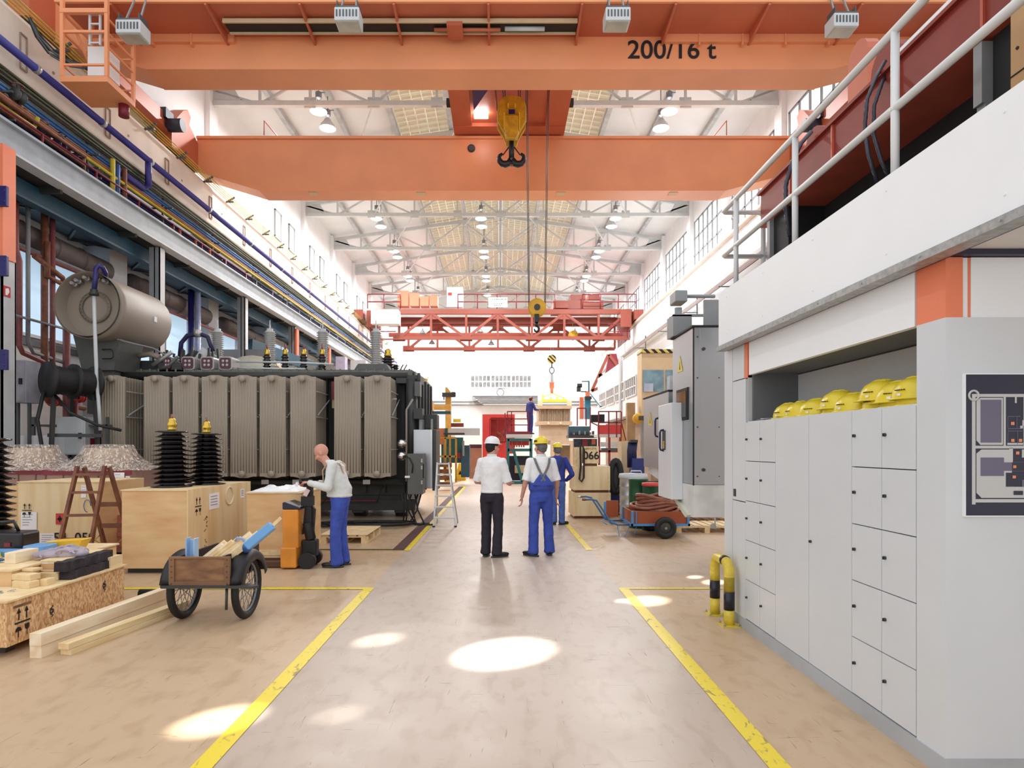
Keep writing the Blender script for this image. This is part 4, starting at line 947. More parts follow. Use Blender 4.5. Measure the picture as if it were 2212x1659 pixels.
# between the radiators: red box and dark door
a, b = rx(700)-.05, rx(722); g = M(); g.box(a, b, 13.95, 14.3, 2.75, 3.15); g.build('relay_box', dred, TF); g = M(); g.box(a, b, 14.0, 14.3, 2.55, 2.75); g.build('terminal_strip', tan, TF)
# end wall with cabinets and pipes
m = M()
for i in range(5): m.box(-2.1, -1.85, 14.2+i*.6, 14.32+i*.6, .6, 3.3)
m.box(-2.12, -2.0, 14.2, 17.2, .6, 3.3); m.box(-2.35, -1.8, 13.85, 14.5, 3.1, 3.28); m.cyl((-2.0, 13.9, .8), (-2.0, 13.9, 3.2), .13)
m.build('end_wall', tankd, TF)
m = M(); m.tube([P(878, 1040, 13.2), P(878, 885, 13.2), P(892, 862, 13.2)], .022, 8); m.build('grab_pipe', consv, TF)
m = M(); m.tube([P(838, 895, 13.5), P(847, 862, 13.5), P(857, 862, 13.5)], .018, 8); m.build('grab_pipe', steelw, TF)
for (x0, x1, y0, y1, D0, D1, mt, nm) in ((893, 934, 928, 1055, 13.6, 14.4, steel, 'stainless_cabinet'), (934, 942, 928, 1060, 13.62, 14.5, tankd, 'cabinet_side'), (880, 913, 980, 1068, 12.9, 13.4, tankg, 'control_cabinet'), (893, 912, 882, 905, 13.6, 14, tankd, 'junction_box'), (918, 944, 895, 926, 14, 14.5, tankd, 'junction_box'), (895, 907, 824, 856, 13.7, 14, tankg, 'breather_can'), (905, 912, 905, 928, 13.7, 13.9, steelg, 'conduit_post'), (930, 935, 905, 928, 13.9, 14, steelg, 'conduit_post')):
    a = P(x0, y0, D0); b = P(x1, y1, D0); g = M(); g.box(a.x, b.x, D0, D1, b.z, a.z); o = g.build(nm, mt, TF, bevel=.008)
    if nm == 'control_cabinet':
        g = M()
        for yy in (995, 1010, 1042): q_ = P(911, yy, 12.88); g.box(q_.x-.015, q_.x+.015, 12.87, 12.9, q_.z-.04, q_.z+.04)
        g.build('hinge', galv, o); g = M(); q_ = P(917, 1018, 12.9); g.box(b.x+.001, b.x+.02, 12.95, 12.98, q_.z-.15, q_.z+.15); g.build('handle', dark, o)
    if nm == 'stainless_cabinet':
        g = M(); g.box(b.x-.04, b.x, 13.57, 13.6, b.z, a.z); g.build('edge_profile', alum, o)
for yy in (958, 985):
    p = P(867, yy, 13.1); g = M(); g.lathe([(0, 0), (.075, 0), (.075, .06), (.1, .08), (.1, .12), (0, .12)], p, 16, ax='y'); g.build('gauge', chrome, TF)
g = M(); g.tube([P(875, 985, 13), P(885, 990, 12.85), P(892, 1005, 12.85), P(890, 1022, 12.85)], .015, 6); g.build('gauge_cable', dark, TF)
g = M(); g.tube([P(870, 812, 14.4), P(890, 812, 14.2), P(905, 816, 14), P(905, 825, 13.9)], .03, 8); g.tube([P(893, 810, 14), P(893, 802, 14)], .02, 6); g.tube([P(904, 830, 13.8), P(905, 806, 13.8)], .035, 6); g.build('pipework', tankd, TF)
p = P(880, 1030, 12.88); g = M(); g.box(p.x-.05, p.x+.05, 12.86, 12.9, p.z-.02, p.z+.02); g.build('tag', paper, TF)
# cables hanging from the end cabinet to the floor, and the loops on the floor
for k in range(7):
    x = 868+k*7; g = M(); a = P(x, 1066, 13.1); a2 = Vector((a.x+random.uniform(-.1, .1), 13.1, .35)); b = Vector((a.x+random.uniform(-.25, .2), 12.9+random.random()*.4, .03)); g.tube([a, a2, b, b+Vector((random.uniform(.1, .3), .1, -.01))], .018, 6)
    g.build('floor_cable', dark, label='black cable dropping from the transformer end cabinet to the floor', cat='cable', group='black cables under the transformer end cabinet')
t = T('cable_coil', 'loose coil of black cables on the floor in front of the transformer', 'cable', (-3, 12.9, 0))
for k in range(9):
    cx_, cy_ = -2.95+random.uniform(-.5, .5), 12.95+random.uniform(-.25, .2); a_, b_ = random.uniform(.5, .9), random.uniform(.2, .4); g = M()
    g.tube([(cx_+a_*math.cos(u), cy_+b_*math.sin(u), .03+.02*(k % 4)) for u in [i*PI/9 for i in range(18)]], .02, 6, closed=True); g.build('loop', dark, t)
g = M(); g.tube([P(690, 1095, 13.9), P(720, 1060, 13.9), P(722, 1050, 13.9)], .01, 5); g.tube([P(815, 1085, 13.9), P(822, 1060, 13.9), P(830, 1048, 13.9)], .01, 5); g.build('wire', dark, TF)
# ================================================================ crates, timber, carts on the gallery side
def marks_up(m, x, y, z, s):      # two arrows over a bar, umbrella and glass, drawn on a face that looks to -y ; (x,z) lower left
    for i in (0, 1):
        cx = x+s*(.25+.5*i); m.box(cx-.035*s, cx+.035*s, y-.002, y, z+s*.95, z+s*1.35); m.prism([(cx-.13*s, z+s*1.3), (cx+.13*s, z+s*1.3), (cx, z+s*1.55)], 'y', y-.002, y)
    m.box(x, x+s, y-.002, y, z+s*.78, z+s*.86)
    cx = x+s*.22; m.prism([(cx+.2*s*math.cos(a), z+s*.4+.22*s*math.sin(a)) for a in [i*PI/8 for i in range(9)]], 'y', y-.002, y); m.box(cx-.02*s, cx+.02*s, y-.002, y, z+s*.1, z+s*.42)
    cx = x+s*.78; m.prism([(cx-.15*s, z+s*.66), (cx+.15*s, z+s*.66), (cx+.13*s, z+s*.45), (cx, z+s*.33), (cx-.13*s, z+s*.45)], 'y', y-.002, y); m.box(cx-.015*s, cx+.015*s, y-.002, y, z+s*.1, z+s*.35)
def tox(m, X):                     # turn that drawing onto a face looking to +x
    for i, v in enumerate(m.v): m.v[i] = (X-(v[1]-0), v[0], v[2])
    return m
def papers(parent, x, y, z, w, h, lines=5, nm='label_sheet', mt=paper):
    g = M(); g.box(x, x+w, y-.004, y, z, z+h); s = g.build(nm, mt, parent)
    g = M()
    for i in range(lines): g.box(x+w*.1, x+w*random.uniform(.5, .9), y-.006, y-.004, z+h*(.85-.7*i/lines), z+h*(.85-.7*i/lines)+h*.025)
    g.build('print', mat('print_grey', '77727c', .7), s)
    return s
# big long strand board crate in the front
t = T('osb_crate', 'long low strand board crate with arrow marks, dark skids and offcuts on top', 'crate', (-4.6, 5.5, 0))
m = M(); m.box(-5.9, -3.85, 4.80, 6.30, .09, .44); m.build('body', osb, t)
m = M(); m.box(-5.92, -3.83, 4.78, 6.32, .44, .455); m.build('lid', ply2, t)
m = M()
for y in (4.95, 5.5, 6.1): m.box(-5.8, -3.98, y, y+.1, 0.0, .09)
m.build('skid', tankd, t)
m = M(); marks_up(m, 0, 0, 0, .16); 
for i, v in enumerate(m.v): m.v[i] = (-3.85+.002-v[1], 4.88+v[0], .12+v[2])
m.build('handling_marks', ink, t)
m = M()
for y, z in ((5.28, .2), (5.98, .26)):
    m.tube([(-3.848, y+.02*math.sin(a*1.9), z+.012*a) for a in range(9)], .004, 5); m.tube([(-3.848, y+.02*math.cos(u), z+.05+.02*math.sin(u)) for u in [i*PI/5 for i in range(10)]], .004, 5, closed=True)
m.build('scribble', ink, t)
m = M(); m.box(-3.856, -3.846, 4.87, 5.05, .375, .395); m.build('handle_slot', rustw, t)
# flat crate on it
t = T('plywood_crate', 'flat plywood crate lying on the strand board crate under the tool case', 'crate', (-4.8, 6, .455))
m = M(); m.box(-5.9, -4.21, 5.3, 6.75, .456, .585); m.box(-5.92, -4.19, 5.28, 6.77, .585, .6, 1); m.build('body', [ply, ply2], t)
m = M(); m.box(-4.55, -4.53, 5.277, 5.3, .456, .585); m.build('joint', ink, t)
# wooden offcuts
OC = [(-4.02, 5.24, .075, .07, .06, 'squared pine offcut'), (-4.12, 5.3, .085, .07, .06, 'squared offcut'), (-4.21, 5.36, .07, .07, .06, 'offcut'), (-3.93, 5.2, 0, 0, 0, '')]
first = None
for k, (x, y, z, lb, s) in enumerate([(-4.03, 5.26, 0, 'pine offcut at the free end of the lower row', 1), (-4.13, 5.30, 0, 'middle pine offcut of the lower row', 1), (-4.22, 5.36, 0, 'pine offcut of the lower row beside the flat crate', 1),
        (-4.07, 5.31, .056, 'offcut bridging the two blocks of the lower row', 1.3), (-4.19, 5.34, .056, 'offcut lying on the lower row by the flat crate', 1.3), (-4.13, 5.42, .112, 'thin offcut crowning the little heap', 1.2), (-3.95, 5.36, 0, 'small offcut tucked behind the heap of offcuts', .7)]):
    g = M(); g.box(-.045*s, .045*s, -.04, .06, 0, .055 if k < 3 or k == 6 else (.05 if k < 5 else .02)); o = g.build('wood_offcut', pine, bevel=.002, label=lb, cat='wood block', group='pine offcuts on the strand board crate')
    o.location = (x, y, .4555+z); o.rotation_euler.z = random.uniform(-.2, .3)
g = M()
for i in range(14): a = random.uniform(0, 6); c = Vector((-4.13+random.uniform(-.07, .07), 5.08+random.uniform(-.04, .04), .46)); g.tube([c, c+Vector((.03*math.cos(a), .03*math.sin(a), .008)), c+Vector((.05*math.cos(a+.6), .05*math.sin(a+.6), 0))], .0025, 4)
g.build('nail_pile', steelg, label='little heap of grey nails and clips on the crate lid', cat='nails', kind='stuff')
# stacked planks with dark foam strips
t = T('plank_stack', 'stack of short planks ending in pale sawn faces beside dark wrapped beams', 'planks', (-4.1, 5.8, .455))
for k, (x0, x1, y, z, h, mt) in enumerate(((-4.18, -3.99, 5.55, .456, .065, pine), (-4.20, -4.0, 5.62, .521, .02, pinep), (-4.20, -4.0, 5.62, .541, .045, ply), (-4.20, -4.0, 5.62, .586, .02, pinep), (-4.2, -4.0, 5.62, .606, .02, pine))):
    g = M(); g.box(x0, x1, y, y+.62, z, z+h-.002); g.build('plank', mt, t, bevel=.003)
for k, (z, h, x, y) in enumerate(((.457, .075, -3.93, 5.56), (.535, .085, -3.95, 5.52))):
    g = M(); N = 14
    for i in range(N):
        pass
    rings = []
    vs = []; 
    for i in range(N+1):
        yy = y+.68*i/N; w = .055+.006*math.sin(i*1.7); hh = h*(1+.07*math.sin(i*2.3))
        vs += [(x-w, yy, z), (x+w, yy, z), (x+w*.95, yy, z+hh), (x-w*.95, yy, z+hh)]
    fs = [(0, 1, 2, 3), tuple(4*N+j for j in (3, 2, 1, 0))]
    for i in range(N):
        for j in range(4): fs.append((4*i+j, 4*i+(j+1) % 4, 4*i+4+(j+1) % 4, 4*i+4+j))
    g.add(vs, fs); g.build('foam_strip', foam, label=('lower dark foam wrapped strip lying on the strand board crate', 'upper dark foam wrapped strip under the grey rag')[k], cat='foam strip', group=None)
g = M(); g.box(-3.93, -3.86, 6.1, 6.29, .456, .56); g.box(-3.99, -3.93, 6.12, 6.29, .456, .55, 1); g.build('corner_block', [pine, dred], label='pine corner block at the end of the dark foam strips', cat='wood block')
# crumpled grey rag
g = M(); rnd = random.Random(3)
for (cx_, cy_, a_, b_, c_) in ((-.08, 0, .12, .10, .045), (.06, .01, .13, .10, .055), (.15, -.01, .07, .08, .045), (-.17, -.01, .06, .07, .03)): g.ell((cx_, cy_, .02), (a_, b_, c_), 18, 10)
for i in range(34):
    x0_, y0_ = rnd.uniform(-.16, .17), rnd.uniform(-.07, .07); h_ = .05+.045*math.exp(-((x0_-.04)/.12)**2); an = rnd.uniform(-.9, .9)+(1.2 if abs(x0_) > .12 else 0); ln = rnd.uniform(.05, .11); cv = rnd.uniform(-.04, .04); pts = []
    for q_ in range(7):
        f = q_/6-.5; pts.append((x0_+math.cos(an)*ln*f*1.6+cv*math.sin(an)*(1-4*f*f), y0_+math.sin(an)*ln*f*1.6+cv*math.cos(an)*(1-4*f*f), max(.008, h_*(1-1.6*f*f)-.35*abs(y0_))))
    g.tube(pts, [.007, .011, .013, .014, .013, .011, .007], 8)
o = g.build('rag', cloth, label='crumpled grey rag thrown over the plank stack', cat='rag'); o.location = (-4.15, 5.83, .627); o.rotation_euler.z = .35
rm = o.modifiers.new('weld', 'REMESH'); rm.mode = 'VOXEL'; rm.voxel_size = .0045; rm.use_smooth_shade = True; sm = o.modifiers.new('soft', 'SMOOTH'); sm.iterations = 2
g = M(); g.box(-4.48, -4.38, 5.56, 5.84, .601, .70); g.build('timber_block', pinep, bevel=.003, label='pale squared timber block on the flat plywood crate', cat='wood block')
# tool case, helmet, gloves, blue foam, yellow tray
t = T('tool_case', 'black plastic tool case with raised handle on the flat crate', 'case', (-4.85, 6.35, .6))
g = M(); g.box(-5.3, -4.78, 6.15, 6.4, .601, .80); g.build('body', mat('case_black', '1a1a20', .3), t, bevel=.025)
g = M(); g.tube([(-5.2, 6.3, .8), (-5.15, 6.3, .885), (-4.98, 6.3, .90), (-4.93, 6.3, .8)], .016, 8); g.build('handle', mat('case_black', '1a1a20', .3), t)
g = M(); g.box(-4.95, -4.89, 6.14, 6.15, .66, .70); g.build('latch', dred, t)
for k, (x0, x1, y0, y1, z0, z1, lb) in enumerate(((-4.62, -4.42, 5.95, 6.15, .601, .70, 'bright blue foam block beside the black tool case'), (-4.95, -4.6, 5.9, 6.05, .601, .66, 'flat blue foam piece in front of the tool case'))):
    g = M(); g.box(x0, x1, y0, y1, z0, z1); g.build('foam_block', blup, bevel=.01, label=lb, cat='foam block')
g = M(); g.add([(-4.52, 6.2, .601), (-4.27, 6.22, .601), (-4.27, 6.32, .601), (-4.52, 6.32, .601), (-4.57, 6.17, .70), (-4.22, 6.2, .72), (-4.22, 6.36, .72), (-4.57, 6.36, .70)], [(0, 1, 2, 3), (0, 1, 5, 4), (1, 2, 6, 5), (2, 3, 7, 6), (3, 0, 4, 7)])
o = g.build('yellow_tray', mat('tray_yellow', 'eec23a', .4), label='yellow plastic tray behind the grey rag', cat='tray'); o.modifiers.new('t', 'SOLIDIFY').thickness = .008
# ------------------------------------------------ loose timbers on the floor
def timber(a, b, w, h, z, lb, mt):
    g = M(); g.bar((a[0], a[1], z+h/2), (b[0], b[1], z+h/2), w, h); return g.build('timber', mt, bevel=.002, label=lb, cat='timber')
timber((-3.64, 4.82), (-3.48, 6.45), .1, .098, 0, 'pale squared beam lying on the floor along the strand board crate', pinep)
timber((-3.635, 4.81), (-3.475, 6.4), .1, .098, .1, 'top pale squared beam, stacked on another along the crate', pinep)
timber((-3.46, 4.9), (-3.2, 6.3), .095, .048, 0, 'lower thin board of the pair nearest the hand cart', pine)
timber((-3.465, 4.88), (-3.21, 6.28), .095, .048, .05, 'upper thin board with reddish sawn end near the hand cart', pine)
g = M(); g.cyl((-3.95, 6.75, .05), (-3.7, 6.75, .05), .05); g.build('floor_pipe_stub', dark, label='short dark tube on the floor behind the strand board crate', cat='tube')

# ------------------------------------------------ plywood crates behind
def crate(name, lb, x0, x1, y0, y1, z0, z1, mf, mr, skid=True, rz=0):
    t = T('shipping_crate', lb, 'crate', (x0, y0, 0), rz)
    g = M(); g.box(x0, x1, y0, y1, z0, z1); g.build('body', mf, t)
    if mr: g = M(); g.box(x1-.002, x1+.012, y0-.012, y1, z0, z1); g.build('side_panel', mr, t)
    g = M(); g.box(x0-.012, x1+.012, y0-.012, y1, z1, z1+.015); g.build('lid', ply2, t)
    if skid:
        for y in (y0+.08, (y0+y1)/2, y1-.2): g = M(); g.box(x0+.03, x1-.03, y, y+.1, 0, z0); g.build('skid', tankd, t)
    return t
B = crate('', 'large plywood crate carrying the two black ribbed insulators', -4.95, -4.09, 8.05, 10.05, .07, 1.085, ply, ply2)
g = M(); marks_up(g, 0, 0, 0, .17)
for i, v in enumerate(g.v): g.v[i] = (-4.075-v[1], 8.22+v[0], .72+v[2])
g.build('handling_marks', ink, B)
for (y, z, w, h) in ((8.62, .78, .3, .22), (9.66, .86, .13, .14)):
    g = M(); g.box(-4.078, -4.072, y, y+w, z, z+h); s = g.build('label_sheet', paper, B); g = M()
    for i in range(4): g.box(-4.072, -4.070, y+w*.1, y+w*.8, z+h*(.8-.18*i), z+h*(.8-.18*i)+.008)
    g.build('print', mat('print_grey', '77727c', .7), s)
g = M(); g.tube([(-4.07, 9.25+.13*math.cos(u), .93+.13*math.sin(u)) for u in [i*PI/9 for i in range(18)]], .012, 6, closed=True); g.build('rope_loop', pinep, B)
g = M()
for i in range(26): y = 8.5+random.uniform(-.05, .05); z = random.uniform(.15, .7); g.box(-4.078, -4.074, y, y+.02, z, z+.015)
g.build('stain', rustw, B)
A = crate('', 'pale plywood crate marked with arrows, red diamond and number 54 050', -7.05, -5.86, 9.0, 10.1, .1, 1.14, ply2, ply)
g = M(); g.box(-7.35, -7.05, 9.05, 10.1, .1, 1.1); g.build('end_board', ply, A)
g = M(); marks_up(g, -6.98, 8.985, .62, .14); g.build('handling_marks', ink, A)
papers(A, -7.0, 8.99, .44, .23, .27); papers(A, -6.72, 8.99, .18, .22, .22); papers(A, -6.12, 8.99, .92, .07, .18, 3)
g = M(); g.box(-6.49, -6.37, 8.985, 8.99, .53, .69); rd = g.build('hazard_label', mat('hazard_red', 'd5403c', .5), A)
g = M(); g.prism([(-6.43, .56), (-6.40, .61), (-6.43, .66), (-6.46, .61)], 'y', 8.98, 8.985); g.box(-6.47, -6.39, 8.98, 8.985, .605, .615); g.build('symbol', ink, rd)
text('lettering', '54  050', (-6.22, 8.983, .33), .20, ink, A, bold=.002)
g = M(); g.tube([(-6.03+.05*math.cos(u), 8.985, .8+.09*math.sin(u)) for u in [i*PI/8 for i in range(13)]], .005, 5); g.build('blue_string', bluep, A)
Cc = crate('', 'small plywood crate with white plastic on top, standing by the orange pallet truck', -3.6, -2.83, 8.75, 9.7, .2, 1.0, ply, None, False)
g = M()
for y in (8.76, 9.2, 9.6): g.box(-3.6, -2.85, y, y+.09, .0, .12)
for i in range(6): g.box(-3.62, -2.83, 8.75+i*.16, 8.85+i*.16, .12, .15)
g.box(-3.6, -2.83, 8.75, 9.7, .15, .2); g.build('pallet_base', pine, Cc)
g = M(); N1 = 26; vs = []
for i in range(N1):
    for j in range(14):
        u, v = i/(N1-1), j/13; e = (1-(2*u-1)**4)*(1-(2*v-1)**2); vs.append((-3.62+.72*u, 8.78+.85*v, 1.018+e*(.06+.06*noise.noise(Vector((u*5, v*4, 2)))+.02*noise.noise(Vector((u*15, v*9, 2))))))
g.add(vs, [(i*14+j, (i+1)*14+j, (i+1)*14+j+1, i*14+j+1) for i in range(N1-1) for j in range(13)], 0, True); g.build('plastic_sheet', white, label='white plastic sheet heaped on the small plywood crate', cat='plastic sheet')
# black insulators
def insulator(x, y, z, h, r, n, lb, parts=True):
    t = T('insulator', lb, 'insulator', (x, y, z), local=True, group=None); prof = [(0, 0), (r*.95, 0), (r*1.05, .012), (r*.62, .03)]
    for i in range(n):
        f = i/(n-1); zz = h*(.05+.88*i/n); ro = r*(1-.16*max(0, f-.55)/.45); ri = r*(.62-.14*f); d = h*.88/n
        prof += [(ri, zz), (ri*1.05, zz+d*.12), (ro*.98, zz+d*.2), (ro, zz+d*.26), (ro*.985, zz+d*.33), (ri*1.35, zz+d*.55), (ri*1.02, zz+d*.85)]
    prof += [(ri*.95, h*.945), (r*.82, h*.955), (r*.80, h*.975), (r*.3, h*.985), (0, h*.985)]
    g = M(); g.lathe(prof, (0, 0, 0), 36); g.build('ribbed_body', black, t)
    if parts:
        g = M(); g.lathe([(0, 0), (.055, 0), (.06, .03), (.05, .05), (.065, .07), (.065, .10), (.045, .13), (.05, .16), (.03, .18), (0, .18)], (0, 0, h*.98), 20); g.build('brass_cap', gold, t)
        g = M(); g.cyl((0, 0, h+.14), (0, 0, h+.22), .015); g.build('stud', copper, t)
    return t
insulator(-4.60, 8.62, 1.10, .80, .255, 11, 'black ribbed insulator with brass cap at the front corner of the crate')
insulator(-4.40, 9.22, 1.10, .78, .255, 11, 'black ribbed insulator with brass cap standing farther back on the crate')
insulator(-6.62, 8.0, .5, 1.3, .27, 14, 'black ribbed insulator cut off by the picture edge, by the blue brackets', False)
g = M(); g.box(-6.95, -6.25, 7.7, 8.3, 0, .5); g.ell((-6.6, 8, .5), (.34, .3, .12), 16, 8, 1); g.build('insulator_stand', [ply, white], label='wooden block with white padding under the cut off insulator', cat='stand')
# shrink wrapped boxes
for k, (x, y, lb) in enumerate(((-6.82, 10.72, 'cardboard box with film wrapped dome beside the black insulators'), (-8.28, 10.9, 'cardboard box with film wrapped dome beside the grey column'))):
    t = T('wrapped_box', lb, 'wrapped box', (x, y, 0), local=True)
    g = M(); g.box(-.72, .72, -.55, .6, .12, 1.28); 
    g.build('carton', mat('carton_mauve', 'a48478', .8, var=.08), t)
    g = M()
    for i in range(5): g.box(-.7+i*.29, -.68+i*.29, -.56, -.55, .15, 1.27)
    g.box(-.73, .73, -.565, -.55, 1.20, 1.28, 1); g.build('strap', [mat('strap_brown', '7d5a52', .6), dred], t)
    g = M(); g.loft([((0, 0, 1.28), .40, .38), ((0, 0, 1.64), .36, .34)], 8); g.build('packed_part', mat('pack_tan', 'd0b49a', .7), t)
    g = M(); pr = [(.86, 1.27), (.72, 1.33), (.56, 1.43), (.46, 1.55), (.41, 1.66), (.39, 1.70), (0, 1.71)]; vs = []
    n = 40
    for i, (r, z) in enumerate(pr):
        for j in range(n):
            a = 2*PI*j/n; q = 1+.035*noise.noise(Vector((math.cos(a)*6, math.sin(a)*6, z*3+k*9))); sq = 1 if i > 2 else 1+.12*abs(math.sin(2*a))*(1-i/3)
            vs.append((r*math.cos(a)*q*sq, r*.8*math.sin(a)*q*sq, z))
    g.add(vs, [(i*n+j, i*n+(j+1) % n, (i+1)*n+(j+1) % n, (i+1)*n+j) for i in range(len(pr)-1) for j in range(n)], 0, True); g.build('shrink_film', film, t, recalc=True)
    g = M(); g.box(-.7, .7, -.5, -.4, 0, .12); g.box(-.7, .7, .4, .5, 0, .12); g.build('skid', pine, t)
    if k == 0: papers(t, .45, -.567, 1.0, .17, .24, 3); papers(t, .64, -.567, 1.02, .07, .16, 2)
g = M(); g.box(-6.1, -5.35, 9.4, 10.0, .05, .62)
for z in (.14, .3, .46): g.box(-6.12, -5.33, 9.38, 9.4, z, z+.06)
g.build('brown_carton_stack', mat('carton_red', 'b06a5c', .7, var=.1), label='reddish slatted carton low behind the wooden stepladder', cat='carton')
# wooden stepladder
t = T('wooden_stepladder', 'brown wooden stepladder with chains standing open before the crates', 'stepladder', (-5.3, 8.1, 0), local=True)
fr = [((-.22, -.05, 1.41), (-.38, -.32, 0)), ((.10, -.02, 1.41), (-.0, -.30, 0))]
bk = [((-.18, .03, 1.39), (-.04, .42, 0)), ((.12, .05, 1.39), (.30, .44, 0))]
for f, nm in ((fr, 'front_leg'), (bk, 'rear_leg')):
    for a, b in f: g = M(); g.bar(a, b, .035, .065, up=(0, 1, 0)); g.build(nm, ladw, t)
for f, zs, nm in ((fr, (.2, .48, .78, 1.07, 1.3), 'tread'), (bk, (.25, .6, .9), 'rail')):
    for z in zs:
        q_ = 1-z/1.41; a = Vector(f[0][0]).lerp(Vector(f[0][1]), q_); b = Vector(f[1][0]).lerp(Vector(f[1][1]), q_); g = M(); g.bar(a, b, .08 if nm == 'tread' else .03, .03 if nm == 'tread' else .06); g.build(nm, ladw, t)
for s in (0, 1):
    a = Vector(fr[s][0]).lerp(Vector(fr[s][1]), .65); b = Vector(bk[s][0]).lerp(Vector(bk[s][1]), .65); g = M(); g.tube([a.lerp(b, i/8)-Vector((0, 0, .15*math.sin(PI*i/8))) for i in range(9)], .006, 5); g.build('chain', gold, t)
t.rotation_euler.z = .12

# ------------------------------------------------ hand cart
H = T('hand_cart', 'old wooden hand cart with two spoked bicycle wheels loaded with offcuts', 'hand cart', (-2.8, 6.0, 0))
def spoked(x, y, r, lbl=None):
    g = M(); g.tube([(x, y+(r-.028)*math.cos(a), r+(r-.028)*math.sin(a)) for a in [i*PI/20 for i in range(40)]], .036, 10, closed=True); w = g.build('wheel', dark, H)
    g = M(); g.tube([(x, y+(r-.065)*math.cos(a), r+(r-.065)*math.sin(a)) for a in [i*PI/20 for i in range(40)]], .012, 6, closed=True); g.cyl((x-.05, y, r), (x+.05, y, r), .028, n=12); g.build('rim', steelg, w)
    g = M()
    for i in range(24):
        a = i*PI/12; s = -1 if i % 2 else 1; b = a+.45*(1 if (i//2) % 2 else -1)
        g.cyl((x+s*.04, y+.025*math.cos(b), r+.025*math.sin(b)), (x, y+(r-.07)*math.cos(a), r+(r-.07)*math.sin(a)), .0035, n=4)
    g.build('spoke', steelg, w)
    return w
spoked(-3.07, 6.0, .30); spoked(-2.47, 6.0, .30)
g = M(); g.cyl((-3.16, 6.0, .30), (-2.38, 6.0, .30), .015); g.build('axle', tankd, H)
edgew = mat('old_wood_edge', '8a6448', .8)
g = M(); g.box(-3.04, -2.49, 5.665, 5.69, .385, .645); fb = g.build('end_board', rustw, H)
g = M(); g.box(-3.045, -2.995, 5.65, 5.665, .385, .645); g.box(-2.535, -2.485, 5.65, 5.665, .385, .645); g.box(-2.995, -2.535, 5.652, 5.665, .385, .42); g.box(-2.995, -2.535, 5.652, 5.665, .63, .645); g.build('frame_strip', edgew, fb)
g = M()
for x in (-3.02, -2.51):
    for z in (.40, .46, .51, .56, .62): g.cyl((x, 5.646, z), (x, 5.65, z), .006, n=6)
g.build('nail', tankd, fb)
dkw = mat('old_wood_dark', '3d2c2a', .8, var=.2)
for x in (-2.98, -2.56): g = M(); g.box(x-.012, x+.012, 5.69, 6.5, .385, .645); g.build('side_board', dkw, H)
g = M(); g.box(-2.97, -2.57, 6.48, 6.5, .385, .645); g.build('end_board', dkw, H)
g = M(); g.box(-2.98, -2.56, 5.69, 6.5, .375, .39); g.build('floor_board', rustw, H)
g = M(); g.prism([(-3.13, 5.66), (-3.1, 5.62), (-2.26, 5.62), (-2.22, 5.66), (-2.26, 5.69), (-3.1, 5.69)], 'z', .362, .385); g.build('cross_bar', tankd, H)
g = M(); g.cyl((-2.52, 5.67, .365), (-2.52, 5.66, .16), .013, n=8); g.build('prop_leg', tankd, H)
for x in (-3.07, -2.47):
    g = M(); vs = []; n = 16
    for i in range(n+1):
        a = math.radians(16)+math.radians(150)*i/n; r = .35
        for dx, dr in ((-.085, -.09), (-.075, -.01), (-.04, .012), (.04, .012), (.075, -.01), (.085, -.09)): vs.append((x+dx, 6.0+(r+dr)*math.cos(a), .30+(r+dr)*math.sin(a)))
    g.add(vs, [(6*i+j, 6*i+j+1, 6*i+j+7, 6*i+j+6) for i in range(n) for j in range(5)], 0, True)
    o = g.build('mudguard', mat('fender_black', '1e1a1f', .5, var=.2), H); o.modifiers.new('t', 'SOLIDIFY').thickness = .006
# its load: squared offcuts leaning to the rear corner, blue bin, blue tube
rnd = random.Random(5); k = 0
for i in range(9):
    row, cc = divmod(i, 5)
    x = -2.93+.082*cc+.04*row; z = .50+.028*cc+.065*row; ln = .34+rnd.uniform(-.03, .05)
    a = Vector((x, 5.85+.1*row, z-.02)); d = Vector((.66, .2, .55)).normalized(); b = a+d*(ln-.1*row)
    g = M(); g.bar(a, b, .062, .062, up=(-.5, -.3, .8))
    g.build('wood_offcut', pine if i % 3 else pinep, bevel=.002, label='squared offcut number-less leaning in the hand cart' if 0 else 'squared pine offcut leaning in the hand cart, %s row, %s from the free side' % (('front', 'rear')[row], ('first', 'second', 'third', 'fourth', 'fifth')[cc]), cat='wood block', group='offcuts in the hand cart')
t = T('blue_bin', 'bright blue plastic scoop leaning out of the hand cart', 'bin', (-2.5, 6, .5))
a = Vector((-2.43, 5.90, .70)); b = Vector((-2.20, 5.95, .90)); g = M(); g.bar(a, b, .11, .085, up=(-.6, 0, .6)); g.build('body', blup, t, bevel=.012)
g = M(); g.ell(a+Vector((-.0, -.0, .0)), (.05, .05, .06), 12, 8); g.build('lip', mat('deep_blue', '3a5f9c', .35), t)
g = M(); g.tube([a+Vector((.0, -.02, .03)), a+Vector((-.03, -.03, .085)), a+Vector((-.08, -.03, .09)), a+Vector((-.10, -.03, .06))], .011, 8); g.build('handle', mat('pale_blue', '9cbdf5', .3), t)
g = M(); g.bar(b, b+Vector((.07, .02, .07)), .04, .03); g.build('wood_strip', pine, label='thin wood strip poking out beyond the blue scoop', cat='wood block')
t = T('blue_profile', 'pale blue plastic profile standing upright in the hand cart', 'profile', (-3.0, 5.9, .35))
g = M(); g.box(-2.96, -2.945, 5.78, 5.86, .392, .80); g.box(-2.885, -2.87, 5.78, 5.86, .392, .795); g.box(-2.95, -2.88, 5.83, 5.85, .392, .78); g.build('channel', mat('pale_blue2', 'a9cdf5', .3), t, bevel=.003)

